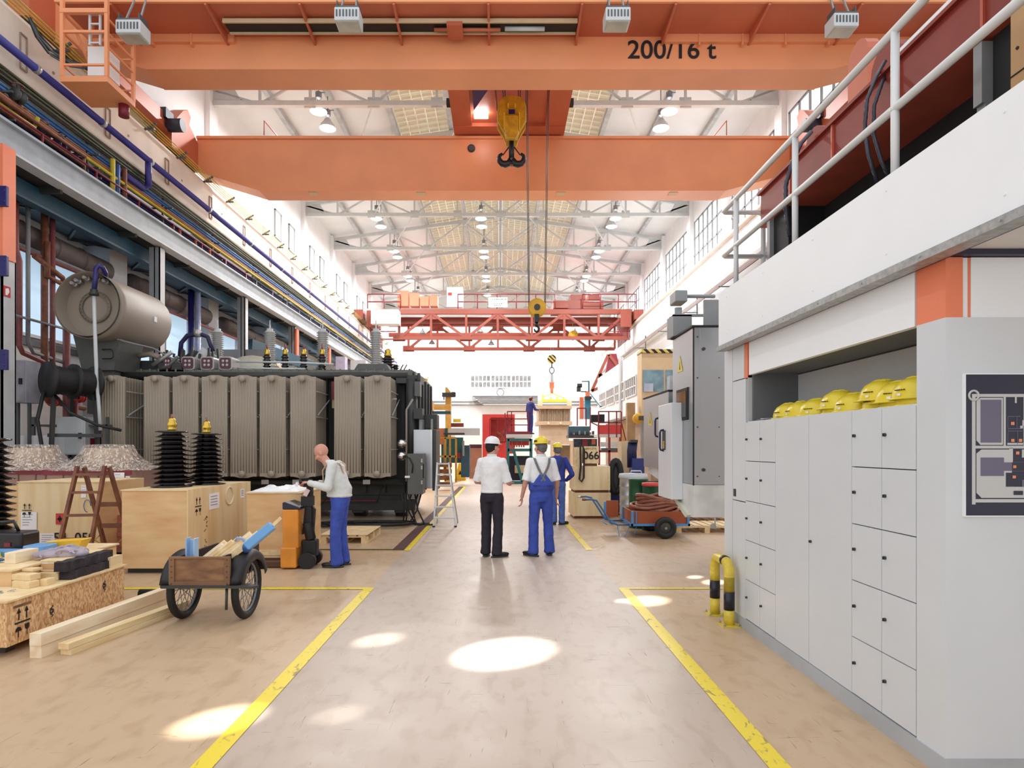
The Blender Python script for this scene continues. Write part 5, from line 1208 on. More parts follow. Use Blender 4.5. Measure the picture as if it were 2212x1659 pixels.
# ------------------------------------------------ pallet truck
t = T('pallet_truck', 'orange electric pallet truck with black mast and tiller', 'pallet truck', (-2.8, 8.5, 0))
p0 = P(618, 1222, 8.5); p1 = P(652, 1098, 8.5)
g = M(); g.box(p0.x, p1.x, 8.35, 8.8, .28, p1.z); g.box(p0.x-.02, p1.x-.02, 8.32, 8.8, .02, .30); bd = g.build('body', mat('truck_orange', 'e89434', .4), t, bevel=.02)
g = M(); g.prism([(p0.x, p1.z), (p1.x+.03, p1.z), (p1.x+.03, p1.z+.02), (p0.x+.03, p1.z+.1), (p0.x, p1.z+.09)], 'y', 8.35, 8.8); g.build('cover', mat('cover_blue_black', '22243a', .4), t, bevel=.008)
g = M(); 
for y in (8.42, 8.72): g.box(-3.75, p0.x, y, y+.14, .03, .085)
g.build('fork', mat('fork_brown', '5b3b2c', .5), t)
g = M(); a = P(672, 1200, 8.5); g.cyl((a.x-.02, 8.35, .11), (a.x-.02, 8.45, .11), .11, n=20); g.cyl((a.x-.02, 8.65, .11), (a.x-.02, 8.75, .11), .11, n=20); g.build('wheel', dark, t)
g = M(); g.box(a.x-.12, a.x+.08, 8.45, 8.62, .15, .38); g.cyl((a.x, 8.5, .38), (a.x-.05, 8.5, .62), .07); g.build('drive_unit', dark, t, bevel=.02)
g = M(); mx = P(668, 0, 8.5).x; g.box(mx-.03, mx+.04, 8.47, 8.56, .4, 1.12); g.box(mx-.1, mx+.05, 8.45, 8.58, .85, .98); g.prism([(mx-.1, .45), (mx+.06, .5), (mx+.08, .8), (mx-.05, .95)], 'y', 8.5, 8.55)
g.tube([(mx, 8.52, 1.1), (mx-.02, 8.52, 1.18)], .03, 8); g.build('mast', dark, t)
hx, hy, hz = P(672, 1038, 8.5)
g = M(); g.tube([(hx-.1, 8.36, 1.17), (hx-.13, 8.42, 1.22), (hx-.05, 8.52, 1.22), (hx-.1, 8.62, 1.22), (hx-.12, 8.68, 1.17)], .018, 8); g.box(hx-.09, hx+.0, 8.46, 8.58, 1.12, 1.21); g.build('tiller', dark, t)
g = M(); p = P(662, 1064, 8.44); g.box(p.x-.03, p.x+.03, 8.44, 8.445, p.z-.05, p.z+.05, R=Matrix.Rotation(.5, 3, 'Y')); g.build('tag', mat('tag_pink', 'e8c9cc', .6), t)
g = M(); p = P(641, 1046, 8.45); g.box(p.x-.02, p.x+.02, 8.45, 8.455, p.z-.03, p.z+.03, R=Matrix.Rotation(.5, 3, 'Y')); g.tube([(p.x, 8.45, p.z+.03), (hx-.1, 8.4, 1.2)], .003, 4); g.build('tag', paper, t)

# ------------------------------------------------ flat pallets
def pallet(x, y, w, d, lb, mt=pine, rz=0, h=.144):
    t = T('pallet', lb, 'pallet', (x, y, 0), rz, local=True)
    for i in range(5 if w < 1 else 7):
        n = 5 if w < 1 else 7; g = M(); g.box(w*i/n+.01, w*(i+.86)/n, 0, d, h-.02, h); g.build('deck_board', mt, t)
    g = M()
    for yy in (0, d/2-.05, d-.1): g.box(0, w, yy, yy+.1, h-.042, h-.022)
    g.build('stringer', mt, t)
    for xx in (0, w/2-.05, w-.1):
        for yy in (0, d/2-.07, d-.145): g = M(); g.box(xx, xx+.1, yy, yy+.145, .022, h-.044); g.build('block', mt, t)
        g = M(); g.box(xx, xx+.1, 0, d, 0, .022); g.build('bottom_board', mt, t)
    return t
pp = pallet(-3.1, 10.6, .8, 1.2, 'empty wooden pallet covered with a board, in front of the transformer')
g = M(); g.box(-.01, .81, -.01, 1.21, .144, .152); g.build('cover_board', ply2, pp)
for k, (x, y, z, a_, b_, c_) in enumerate(((-4.63, 5.62, .63, .06, .035, .028), (-4.72, 5.58, .63, .05, .04, .03))):
    g = M(); g.ell((x, y, z), (a_, b_, c_), 14, 8)
    for i in range(4): g.cap((x+a_*.5, y-.03+.018*i, z), (x+a_*1.35, y-.035+.02*i, z-.008), .011, .009, 8)
    g.build('work_glove', bluep, label=('blue work glove on the flat crate by the yellow helmet', 'second blue glove lying at the picture edge')[k], cat='glove')
# ================================================================ locker block with gallery floor over it
XF = 2.22
m = M(); m.box(2.26, 6.2, 3.095, 3.20, 0, 2.60); m.box(2.68, 6.2, 3.2, 6.1, 0, 2.6); m.box(2.26, 2.7, 3.2, 6.1, 0, 1.87); m.box(2.26, 2.7, 3.2, 6.1, 2.31, 2.6); m.box(2.26, 2.7, 5.5, 6.1, 1.87, 2.31); m.box(2.26, 2.7, 3.2, 3.285, 1.87, 2.31)
struct(m, 'wall_partition', mat('partition_dark', '6a6c70', .6, var=.03))
m = M(); m.box(XF, 6.2, 3.07, 3.095, .1, 2.3); struct(m, 'wall_front', lockw)
m = M(); m.box(XF, 2.26, 3.095, 3.284, .1, 2.3); struct(m, 'wall_front_return', lockw)
m = M(); m.box(2.35, 6.2, 3.075, 3.095, 2.3, 2.6); m.box(2.306, 2.337, 3.08, 3.095, 2.3, 2.6); m.box(XF, 2.26, 3.30, 5.50, 2.30, 2.60); struct(m, 'wall_band', fasc)
m = M(); m.box(XF, 2.306, 3.07, 3.095, 2.3, 2.6); m.box(XF, 2.26, 3.095, 3.286, 2.3, 2.6); m.box(2.337, 2.35, 3.078, 3.095, 2.3, 2.6); m.box(XF, 2.26, 5.53, 5.60, 2.28, 2.6); struct(m, 'trim_6', orange2)
m = M(); m.box(XF, 2.26, 5.61, 5.88, 2.285, 2.60); m.box(XF, 2.26, 5.575, 5.88, 1.16, 2.275); m.box(XF, 2.26, 5.575, 5.88, .1, 1.15); m.box(XF, 2.26, 5.89, 6.1, .1, 2.6); struct(m, 'wall_end_panel', lockw)
m = M(); m.box(2.235, 6.2, 3.065, 3.2, 0, .1); m.box(2.212, 2.235, 3.065, 6.1, 0, .1); struct(m, 'baseboard_right', mat('plinth_grey', 'b3b8bd', .4, var=.06))
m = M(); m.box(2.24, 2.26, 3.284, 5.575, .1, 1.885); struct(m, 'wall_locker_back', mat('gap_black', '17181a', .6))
m = M(); m.box(2.24, 6.2, 6.1, 6.12, 0, 2.6); struct(m, 'rear_reflector_panel', white)  # unseen white panel added so the stainless cabinet front reflects something bright
# shelf niche
t = T('helmet_shelf', 'open grey niche over the lockers holding yellow helmets', 'shelf', (2.4, 4.4, 1.88))
m = M(); m.box(2.225, 2.66, 3.29, 5.53, 1.868, 1.885); m.build('shelf_board', lockw, t)
m = M(); m.box(2.66, 2.67, 3.29, 5.53, 1.885, 2.3); m.box(2.225, 2.66, 5.53, 5.54, 1.87, 2.3); m.box(2.225, 2.66, 3.285, 3.29, 1.885, 2.3); m.build('lining', mat('niche_grey', 'c2c3c6', .45, var=.02), t)
ZR = [.105, .46, .817, 1.172, 1.53, 1.878]
def lock(d, y, z):
    g = M(); g.cyl((XF-.012, y, z), (XF+.002, y, z), .010, n=12); g.box(XF-.018, XF-.010, y-.002, y+.002, z-.009, z+.009); g.build('lock', tankd, d)
def door(t, y0, y1, z0, z1, ly, lz):
    g = M(); g.box(XF, XF+.02, y0+.0022, y1-.0022, z0+.003, z1-.003); d = g.build('door', lockw, t); lock(d, ly, lz)
def bank(lb, y0, ym, y1, dz):
    t = T('locker_bank', lb, 'lockers', (XF, y0, 0))
    for i in range(5):
        z0, z1 = ZR[i], ZR[i+1]; zl = (z0+z1)/2+dz
        door(t, y0, ym, z0, z1, ym-.035, zl); door(t, ym, y1, z0, z1, y1-.035, zl)
    return t
bank('ten small grey lockers in two columns beside the map wall', 3.288, 3.585, 3.89, .02)
bank('ten small grey lockers in two columns by the yellow bollard', 4.97, 5.27, 5.575, .02)
for y0, y1, lb in ((3.89, 4.43, 'tall smooth grey locker next to the lockers by the map wall'), (4.43, 4.97, 'tall grey locker with one dark lock, next to the lockers by the bollard')):
    t = T('tall_locker', lb, 'locker', (XF, y0, 0)); g = M(); g.box(XF, XF+.02, y0+.0022, y1-.0022, .105, 1.878); d = g.build('door', lockw, t)
    if y0 > 4.2: lock(d, 4.40, .98)
g = M(); g.box(XF-.003, XF+.001, 5.80, 5.86, 1.19, 1.26); struct(g, 'trim_7', tankd)
# site map on the end wall
k = 3.07/F
mb = T('site_map', 'navy site plan board with grey roads and orange squares', 'map board', (2.9, 3.08, 1.66))
def mp(u, v): return CX*0+((2050+u/4.61)-CX)*k, CH-((780+v/4.61)-CY)*k
g = M(); x0, z1 = mp(142, 137); _, z0 = mp(0, 1535); g.box(x0, x0+1.15, 3.055, 3.069, z0, z1); board = g.build('board', mapd, mb)
g = M(); 
for a in ((x0-.006, x0, z0, z1), ): g.box(a[0], a[1], 3.052, 3.07, a[2], a[3])
g.box(x0-.006, x0+1.15, 3.052, 3.07, z1, z1+.006); g.box(x0-.006, x0+1.15, 3.052, 3.07, z0-.006, z0); g.build('frame', white, mb)
def rects(lst, mt, nm, y):
    g = M()
    for (u0, v0, u1, v1) in lst:
        a, b = mp(u0, v0); c, d = mp(u1, v1); g.box(a, c, y, 3.056, d, b)
    g.build(nm, mt, board)
rects([(205, 330, 240, 1425), (240, 330, 2200, 360), (240, 843, 2200, 870), (240, 1372, 2200, 1405), (518, 360, 540, 843), (716, 360, 737, 843), (990, 360, 1012, 1372), (1400, 360, 1422, 1372), (630, 360, 648, 420), (683, 645, 710, 670), (705, 590, 716, 645), (555, 815, 712, 835), (700, 880, 742, 960), (575, 865, 610, 1008), (1100, 500, 1300, 700), (1500, 900, 1900, 1000), (1480, 450, 1700, 800)], mapg, 'roads', 3.0540)
g = M(); a, b = mp(222, 345); g.tube([(a+.095*.25*math.cos(t_), 3.054, b+.095*.25*math.sin(t_)) for t_ in [i*PI/12 for i in range(24)]], .0055, 6, closed=True); g.build('roundabout', mapg, board)
def polyp(pts, mt, nm, y):
    g = M(); g.prism([mp(u, v) for u, v in pts], 'y', y, 3.0562); g.build(nm, mt, board)
polyp([(250, 400), (290, 368), (512, 368), (512, 835), (290, 835), (250, 790)], mapg, 'plot', 3.0545)
polyp([(250, 920), (300, 880), (600, 880), (600, 1110), (540, 1110), (540, 1250), (760, 1250), (760, 1360), (300, 1360), (250, 1310)], mapg, 'plot', 3.0545)
rects([(290, 387, 495, 812), (290, 960, 520, 1142), (520, 1008, 600, 1092)], mapp, 'building', 3.053)
rects([(590, 607, 622, 638), (592, 775, 622, 805), (668, 775, 698, 805), (640, 900, 670, 930), (612, 1037, 640, 1065), (606, 1138, 636, 1166)], mapo, 'marker', 3.052)
rects([(555, 553, 560, 815), (555, 550, 683, 556), (555, 670, 712, 676), (645, 553, 650, 670), (555, 695, 712, 700), (652, 700, 656, 830), (700, 1180, 745, 1250), (540, 1245, 620, 1250), (600, 1005, 760, 1008), (600, 1092, 760, 1095)], mapp, 'outline', 3.053)
rects([(618, 1290, 705, 1330)], mapd, 'block', 3.051)
# platform over the lockers
m = M(); m.box(2.13, 2.16, -1.2, 6.01, 2.63, 3.147); m.box(2.16, 4.6, 5.98, 6.01, 2.63, 3.147)
for i in range(9):
    for z in (2.72, 3.07): m.cyl((2.125, -.6+i*.8, z), (2.13, -.6+i*.8, z), .007, n=8)
struct(m, 'trim_8', fasc)
m = M(); m.box(2.11, 2.2, -1.2, 6.02, 2.587, 2.63); m.box(2.2, 2.23, -1.2, 6.02, 2.60, 2.62)
for i in range(14): m.cyl((2.106, -.9+i*.5, 2.61), (2.11, -.9+i*.5, 2.61), .006, n=6)
struct(m, 'trim_9', galv)
m = M(); m.box(2.2, 6.2, -1.2, 6.0, 2.63, 2.75); struct(m, 'ceiling_soffit', mat('soffit', 'dedfdf', .6, var=.02))
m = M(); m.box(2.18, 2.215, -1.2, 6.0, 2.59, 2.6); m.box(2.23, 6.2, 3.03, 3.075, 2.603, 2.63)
struct(m, 'trim_10', mat('painted_gap_shade', '2b2740', .5))  # dark strips paint in the shade of the gap under the platform
m = M(); m.box(2.16, 6.2, -1.2, 6.0, 2.95, 3.0); struct(m, 'floor_platform', tankd)
# guard rail
t = T('guard_railing', 'pale tube railing along the platform edge over the lockers', 'railing', (2.25, 3, 3))
rl = mat('rail_white', 'dfe1e2', .4, var=.02)
for z in (4.03, 3.585):
    g = M(); g.tube([(2.25, -1, z), (2.25, 6.2, z), (2.27, 6.23, z), (2.62 if z > 4 else 2.95, 6.23, z)]+([(2.66, 6.23, z-.04), (2.66, 6.23, 3)] if z > 4 else []), .024, 12); g.build('rail', rl, t)
for y in (5.88, 4.70, 3.51, 2.33, 1.1): g = M(); g.cyl((2.25, y, 3.0), (2.25, y, 4.03), .023, n=12); g.lathe([(.025, 0), (.03, .01), (.025, .02)], (2.25, y, 3.57), 12); g.build('post', rl, t)
# lifting beam stored on the platform
t = T('lifting_beam', 'long dark red lifting beam resting on black trestles behind the pale railing', 'beam', (2.9, 4, 3.85))
g = M(); g.box(2.6, 3.3, 1.4, 6.15, 3.87, 4.17)
g.box(2.57, 3.33, 1.4, 6.17, 4.17, 4.195); g.box(2.56, 3.34, 1.4, 6.17, 3.85, 3.875, 1); bb = g.build('body', [brred, mat('beam_edge_highlight', 'c9614c', .45)], t)  # pink colour paints the highlight along the bottom flange, stiffeners share it
for y, z1, w, x in ((4.28, 4.46, .16, 2.72), (5.25, 4.38, .14, 2.72), (5.0, 4.95, .14, 2.95)):
    g = M(); pl = [(y-w, 4.19), (y+w, 4.19)]+[(y+w*math.cos(a), z1-w+w*math.sin(a)) for a in [i*PI/8 for i in range(9)]]; g.prism(pl, 'x', x-.05, x+.05); g.build('lug', orred if x > 2.9 else brred, t)
for y in (2.4, 3.3, 4.0, 4.8, 5.5): g = M(); g.box(2.585, 2.6, y, y+.02, 3.88, 4.17); g.build('stiffener', mat('beam_edge_highlight', 'c9614c', .45), bb)
g = M(); g.box(2.62, 2.69, 1.6, 4.1, 4.22, 4.27); g.build('lath', white, label='white lath lying on the dark red lifting beam', cat='lath')
t = T('trestle', 'black steel trestle carrying the lifting beam, with grey corner posts', 'trestle', (2.9, 4, 3))
g = M(); g.box(2.95, 3.25, 1.4, 5.7, 3.0, 3.848); g.box(2.62, 3.3, 5.6, 5.9, 3.0, 3.848); g.box(2.64, 3.3, 2.9, 3.3, 3.3, 3.848); g.build('body', mat('trestle_black', '1c1d1f', .6), t)
g = M(); g.box(2.60, 2.66, 3.3, 3.36, 3.0, 3.5); g.box(2.58, 2.68, 3.3, 3.36, 3.5, 3.83); g.build('corner_post', steelg, t); g = M(); g.box(2.58, 2.62, 5.9, 5.96, 3.0, 3.83); g.build('corner_post', steelg, t)
def wrope(pts, r, lb):
    g = M(); g.tube(pts, r, 8)
    n = len(pts)
    P_ = [Vector(p) for p in pts]; q = []
    for i in range(n-1):
        for j in range(10): f = j/10; c = P_[i].lerp(P_[i+1], f); q.append((c, i*10+j))
    for s in range(3): g.tube([c+Vector((math.cos(j*.7+s*2.09), math.sin(j*.7+s*2.09)*.5, .3*math.sin(j*.7+s*2.09)))*r*.75 for c, j in q], r*.45, 5)
    g.build('wire_rope', mat('rope_slate', '4a4b58', .4, .3), label=lb, cat='rope')
wrope([P(1912, 132, 4.2), P(1893, 165, 4.15), P(1873, 215, 4.1), P(1868, 275, 4.1), P(1876, 335, 4.1), P(1895, 395, 4.1)], .012, 'slate wire rope looping over the beam lug, outer strand')
wrope([P(1922, 140, 4.2), P(1905, 180, 4.15), P(1888, 230, 4.1), P(1887, 290, 4.1), P(1903, 345, 4.1), P(1920, 385, 4.1)], .012, 'slate wire rope looping over the beam lug, inner strand')
wrope([P(1752, 285, 5.1), P(1730, 310, 5.05), P(1712, 350, 5.0), P(1697, 400, 5.0), P(1697, 450, 5.0), P(1706, 510, 5.0)], .017, 'dark wire rope hanging from the far end of the lifting beam')
g = M(); g.box(2.42, 2.555, 2.2, 2.92, 3.0, 4.35)
for i in range(5):
    for j in range(3): g.cyl((2.415, 2.88-j*.2, 3.3+i*.22), (2.42, 2.88-j*.2, 3.3+i*.22), .008, n=6, mi=1)
for z in (3.4, 3.75, 4.1): g.box(2.416, 2.42, 2.2, 2.92, z, z+.006, 1)
g.build('shipping_crate', [mat('crate_tan', 'c39b6e', .7, var=.1), ink], label='nailed wooden crate on the platform behind the railing, cut by the picture edge', cat='crate')
# helmets on the shelf
def helmet(t_, r, mt, brim=True):
    g = M(); pr = [(r*1.0, 0), (r*.99, r*.25), (r*.93, r*.5), (r*.78, r*.78), (r*.5, r*.98), (r*.2, r*1.06), (0, r*1.07)]; g.lathe(pr, (0, 0, 0), 28, sy=1.2)
    g.lathe([(r*.9, .0), (r*1.08, -.004), (r*1.09, .006), (r*1.0, .012)], (0, 0, 0), 28, sy=1.2)
    if brim: g.loft([((0, r*1.15, .004), r*.7, r*.33), ((0, r*1.2, -.002), r*.66, r*.30)], 16)
    sh = g.build('shell', mt, t_)
    g = M()
    for s in (-.28, 0, .28): g.tube([(s*r*(1-.2*abs(math.cos(a))), 1.19*r*math.cos(a)*(1-.15*abs(s)), r*1.05*math.sin(a)*(1-.12*abs(s))+.004) for a in [math.radians(q_) for q_ in range(15, 170, 15)]], .006, 6)
    g.build('ridge', mt, sh)
    g = M()
    for q_ in range(5): a = math.radians(-12+q_*6+180); g.box(0, .002, -.006, .006, -.003, .003, R=None); L_ = g.v[-8:]; g.v[-8:] = [(v[0]+r*1.0*math.cos(a), v[1]+1.2*r*math.sin(a), v[2]+r*.42) for v in L_]
    g.build('vent_slot', ink, sh)
    return sh
HX = [(1706, .0, 'last yellow helmet of the shelf row, next to the loose papers'), (1733, .0, 'yellow helmet second from the papers on the shelf'), (1768, .0, 'yellow helmet third from the papers, low on the shelf'), (1815, .035, 'yellow helmet with white sticker in the middle of the shelf row'), (1848, .0, 'yellow helmet leaning against the one with the white sticker'), (1908, .055, 'largest looking yellow helmet, raised on the shelf row'), (1948, .03, 'yellow helmet second from the near end of the shelf'), (1983, .04, 'yellow helmet cut off by the near end of the niche')]
for i, (px, dz, lb) in enumerate(HX):
    X = 2.40; D = X*F/(px-CX); r = .122
    t = T('safety_helmet', lb, 'helmet', (X, max(D, 3.44), 1.889+dz), local=True, group=None)
    helmet(t, r, helmy); t.rotation_euler = (0, 0, random.uniform(-.3, .3)+.2)
    g = M(); g.box(-r*1.03, -r*1.0, -.012, .012, .018, .032); g.build('sticker', paper, t)
    if dz: # a helmet stacked under it
        u = T('safety_helmet', 'yellow helmet lying underneath, only its rim showing, below helmet %s of the row' % ('fourth', 'sixth', 'seventh', 'last')[[3, 5, 6, 7].index(i)], 'helmet', (X+.01, max(D, 3.44), 1.889), local=True); helmet(u, r*.97, helmy, False)
g = M()
for i in range(14):
    c = Vector((2.30+random.uniform(-.04, .1), 5.25+random.uniform(-.2, .2), 1.889+i*.0012)); g.box(c.x-.04, c.x+.04, c.y-.06, c.y+.06, c.z, c.z+.001, R=Matrix.Rotation(random.uniform(-1, 1), 3, 'Z') @ Matrix.Rotation(random.uniform(-.1, .1), 3, 'X'))
g.build('loose_papers', paper, label='loose crumpled papers at the far end of the helmet shelf', cat='papers', kind='stuff')
t = T('safety_helmet', 'yellow helmet at the picture edge beside the black tool case', 'helmet', (-4.84, 5.78, .603), local=True); helmet(t, .11, helmy)
# bollard hoop
t = T('bollard_hoop', 'yellow and black bent tube guard bolted to the floor by the lockers', 'bollard', (2.12, 5.9, 0))
g = M(); ya, yb, X = 5.72, 6.10, 2.125; r_ = .047
pts = [(X, ya, .25), (X, ya, .45)]+[(X, ya+.1-.1*math.cos(a)*1, .46+.12*math.sin(a)) for a in [math.radians(q_) for q_ in (0, 25, 50, 75, 90)]]+[(X, yb-.1, .58)]+[(X, yb-.1+.1*math.sin(a), .46+.12*math.cos(a)) for a in [math.radians(q_) for q_ in (25, 50, 75, 90)]]+[(X, yb, .30)]
g.tube(pts, r_, 16); g.cyl((X, ya, .01), (X, ya, .15), r_, n=16); g.cyl((X, yb, .01), (X, yb, .17), r_, n=16); g.cyl((X, ya, .31), (X, ya, .46), r_, n=16); g.cyl((X, yb, .34), (X, yb, .44), r_, n=16); g.build('tube', mat('bollard_yellow', 'e6cc46', .4, var=.12, scale=14), t)
for p0_, p1_ in (((X, ya, .145), (X, ya, .315)), ((X, yb, .165), (X, yb, .34)), ((X-.003, 5.80, .582), (X-.003, 5.84, .584))): g = M(); g.cyl(p0_, p1_, r_+.002, n=18); g.build('black_band', mat('band_black', '1d1b2c', .35, var=.2, scale=20), t)
for y in (ya, yb):
    g = M(); g.box(X-.085, X+.085, y-.085, y+.085, 0, .01); pl = g.build('base_plate', mat('bollard_yellow', 'e6cc46', .4), t)
    for a in (-.065, .065):
        for b in (-.065, .065): g = M(); g.cyl((X+a, y+b, .01), (X+a, y+b, .035), .006, n=8); g.cyl((X+a, y+b, .01), (X+a, y+b, .02), .012, n=6); g.build('anchor_bolt', galv, pl)

# ================================================================ machine cabinets behind the lockers
t = T('machine_enclosure', 'tall brushed stainless cabinet with dark window on a white machine base', 'machine', (2.8, 8, 0))
g = M(); g.box(2.35, 3.2, 7.5, 8.4, 1.19, 3.12); cb = g.build('cabinet', steel, t, bevel=.006)
g = M(); g.box(2.33, 3.2, 7.48, 8.42, 3.12, 3.14); g.box(2.345, 2.36, 7.495, 7.51, 1.19, 3.12); g.build('seal', ink, cb)
g = M(); g.box(2.43, 3.15, 7.49, 7.5, 1.2, 3.1); g.build('front_panel', steel, cb)
g = M()
for z in (1.3, 1.9, 2.5, 3.0):
    for x in (2.40, 2.66): g.cyl((x, 7.485, z), (x, 7.5, z), .008, n=8)
for z in (1.38, 2.85): g.cyl((2.47, 7.47, z), (2.47, 7.5, z), .02, n=12)
g.build('bolt', tankd, cb)
g = M(); g.box(2.335, 2.35, 7.70, 8.18, 2.0, 2.41); wd = g.build('window_gasket', ink, cb, bevel=.006); g = M(); g.box(2.33, 2.336, 7.74, 8.14, 2.04, 2.37); g.build('window_pane', pglass, wd)
g = M(); g.box(2.35, 3.0, 8.63, 10.1, 1.34, 2.44); sm_ = g.build('side_cabinet', steel, t, bevel=.006)
g = M(); g.box(2.34, 3.0, 8.6, 10.12, 2.44, 2.46); g.build('seal', ink, sm_)
for y, z, dm in ((9.15, 1.95, 1), (8.3, 1.75, 0)):
    g = M(); X = 2.35 if dm else 2.2; g.tube([(X, y, z+.14), (X-.04, y, z+.13), (X-.05, y, z+.1), (X-.05, y, z-.1), (X-.04, y, z-.13), (X, y, z-.14)], .014, 8); g.build('handle', navyc, sm_ if dm else t)
for y, z, X in ((8.05, 2.72, 2.348), (9.65, 2.08, 2.348)):
    g = M(); g.prism([(y-.12, z-.08), (y+.12, z-.08), (y, z+.13)], 'x', X-.003, X); sg = g.build('warning_triangle', yellow, t, label='yellow warning triangle'); g = M(); g.prism([(y-.015, z-.05), (y+.02, z-.05), (y+.0, z+.06)], 'x', X-.005, X-.003); g.build('flash', ink, sg)
g = M(); g.box(2.2, 2.35, 7.93, 8.58, .98, 2.23); wp = g.build('door_post', lockw, t, bevel=.008)
g = M(); g.box(2.196, 2.2, 8.2, 8.36, 1.62, 1.88); sl = g.build('slot', tankd, wp); g = M(); g.box(2.193, 2.196, 8.24, 8.32, 1.64, 1.74); g.build('latch', gold, sl)
g = M(); g.prism([(8.62, 1.2), (7.5, 1.2), (7.5, .80), (7.75, .78), (8.45, 1.08)], 'x', 2.35, 3.2); g.prism([(10.0, 1.34), (8.6, 1.34), (8.6, 1.12), (9.0, 1.12), (10, 1.25)], 'x', 2.4, 3.0); g.build('white_base', mat('base_offwhite', 'dcdcdc', .4), t)
g = M(); g.prism([(8.5, 1.12), (7.6, .82), (7.7, .78), (8.5, 1.06)], 'x', 2.31, 2.35); g.build('flap', mat('flap_pale', 'd6d8c8', .4), t)
g = M(); g.box(3.3, 4.2, 7.6, 8.8, 0, 1.2); g.box(2.4, 4.2, 8.0, 8.7, 1.02, 1.2); g.build('pedestal', mat('pedestal_dark', '25242c', .6), t)
g = M(); g.tube([(2.6, 7.46, .80), (2.6, 7.46, .72), (2.57, 7.46, .68)], .008, 6); g.cyl((2.58, 7.44, .70), (2.58, 7.48, .70), .03, n=14); g.build('castor', galv, t)
g = M(); g.cyl(P(1465, 700, 8.4), P(1465, 665, 8.4), .05); g.box(2.3, 2.55, 8.2, 8.5, 3.14, 3.42); g.box(2.55, 2.9, 7.7, 7.74, 3.14, 3.5); g.box(2.3, 2.75, 8.2, 8.24, 3.40, 3.43); g.prism([(2.75, 3.14), (2.75, 3.5), (2.85, 3.58), (3.1, 3.5), (3.1, 3.14)], 'y', 7.8, 7.83); g.build('roof_bracket', steelg, t)
g = M(); g.box(P(1455, 0, 8.4).x, P(1481, 0, 8.4).x, 8.3, 8.6, P(0, 655, 8.4).z, P(0, 630, 8.4).z); g.cyl(P(1481, 640, 8.4), P(1545, 640, 8.4), .025); g.build('motor_box', steelg, t, bevel=.015)
g = M(); p = P(1450, 833, 9); g.box(2.42, 2.52, 8.8, 8.95, 2.46, 2.68); g.cyl((2.47, 8.79, 2.6), (2.47, 8.8, 2.6), .03); g.build('camera_box', steelw, t)
g = M(); g.box(3.0, 4.8, 13.9, 14.6, 0, .75); g.box(3.2, 3.6, 13.85, 13.9, .4, .9); g.build('shade_box', tankd, label='low dark box added for the shadow under the white machine, behind the pallets', cat='machine')  # dark boxes added where only shadow lies beneath the white machine
p_ = pallet(3.4, 11.9, 1.2, .8, 'empty wooden pallet on the floor beside the blue cart', pine)
p_ = pallet(3.6, 13.0, 1.2, .8, 'wooden pallet lying behind the one beside the blue cart', rustw)
# blue cart with hose
t = T('platform_cart', 'blue framed cart with brown board sides and a big black tyre', 'cart', (2.9, 11.5, 0))
bsd = mat('cart_board', 'a5512c', .5, var=.06)
for x0, x1, y0, y1 in ((2.42, 3.42, 11.25, 11.27), (2.42, 3.42, 12.08, 12.10), (2.42, 2.44, 11.27, 12.08), (3.40, 3.42, 11.27, 12.08)):
    g = M(); g.box(x0, x1, y0, y1, .27, .48); g.build('side_board', bsd, t)
g = M(); g.box(2.42, 3.42, 11.25, 12.1, .25, .27); g.build('floor_board', bsd, t)
g = M()
for x in (2.41, 3.43):
    for y in (11.24, 12.11): g.box(x-.02, x+.02, y-.015, y+.015, .22, .49)
g.box(2.36, 3.46, 11.22, 11.26, .22, .26); g.box(2.36, 3.46, 12.09, 12.13, .22, .26); g.box(2.38, 2.42, 11.22, 12.13, .22, .26); g.box(3.42, 3.46, 11.22, 12.13, .22, .26); g.box(2.47, 2.49, 11.235, 11.25, .27, .48)
g.box(2.02, 2.06, 12.0, 12.04, .24, .6); g.build('frame', cartb, t)
g = M(); g.box(2.06, 2.3, 12.0, 12.02, .3, .62); g.build('end_board', bsd, t)
for y in (11.3, 11.95):
    g = M(); g.tube([(2.42, y, .235), (2.15, y, .235), (2.02, y, .28), (1.85, y, .55), (1.76, y, .68), (1.66, y, .70), (1.56, y, .695)], .018, 8); hd = g.build('push_handle', mat('cart_blue_dark', '44709c', .4), t)
    g = M(); g.cyl((1.56, y, .695), (1.50, y, .70), .024, n=10); g.build('grip', chrome if y > 11.5 else redp, hd)
g = M()
for x in (1.95, 2.05, 2.15): g.cyl((x, 11.3, .24), (x, 11.95, .24), .01, n=6)
g.tube([(2.15, 11.3, .23), (2.18, 11.3, .02), (2.28, 11.3, .02), (2.38, 11.3, .22)], .008, 6); g.tube([(2.5, 11.3, .22), (2.45, 11.3, .02)], .008, 6); g.build('stand', cartb, t)
for y in (11.12, 12.2):
    g = M(); g.tube([(2.98+.145*math.cos(a), y, .2+.145*math.sin(a)) for a in [i*PI/14 for i in range(28)]], .055, 12, closed=True); w = g.build('tyre', dark, t)
    g = M(); g.lathe([(0, -.03), (.1, -.03), (.12, 0), (.1, .03), (0, .03)], (2.98, y, .2), 20, ax='y'); g.build('rim', tankd, w); g = M(); g.cyl((2.98, y-.05, .2), (2.98, y-.03, .2), .025, n=12); g.build('hub', chrome, w)
g = M(); g.cyl((2.98, 11.12, .2), (2.98, 12.2, .2), .015); g.build('axle', tankd, t)
t = T('coiled_hose', 'thick brown hose coiled up on the blue cart', 'hose', (2.9, 11.6, .4)); rnd = random.Random(9)
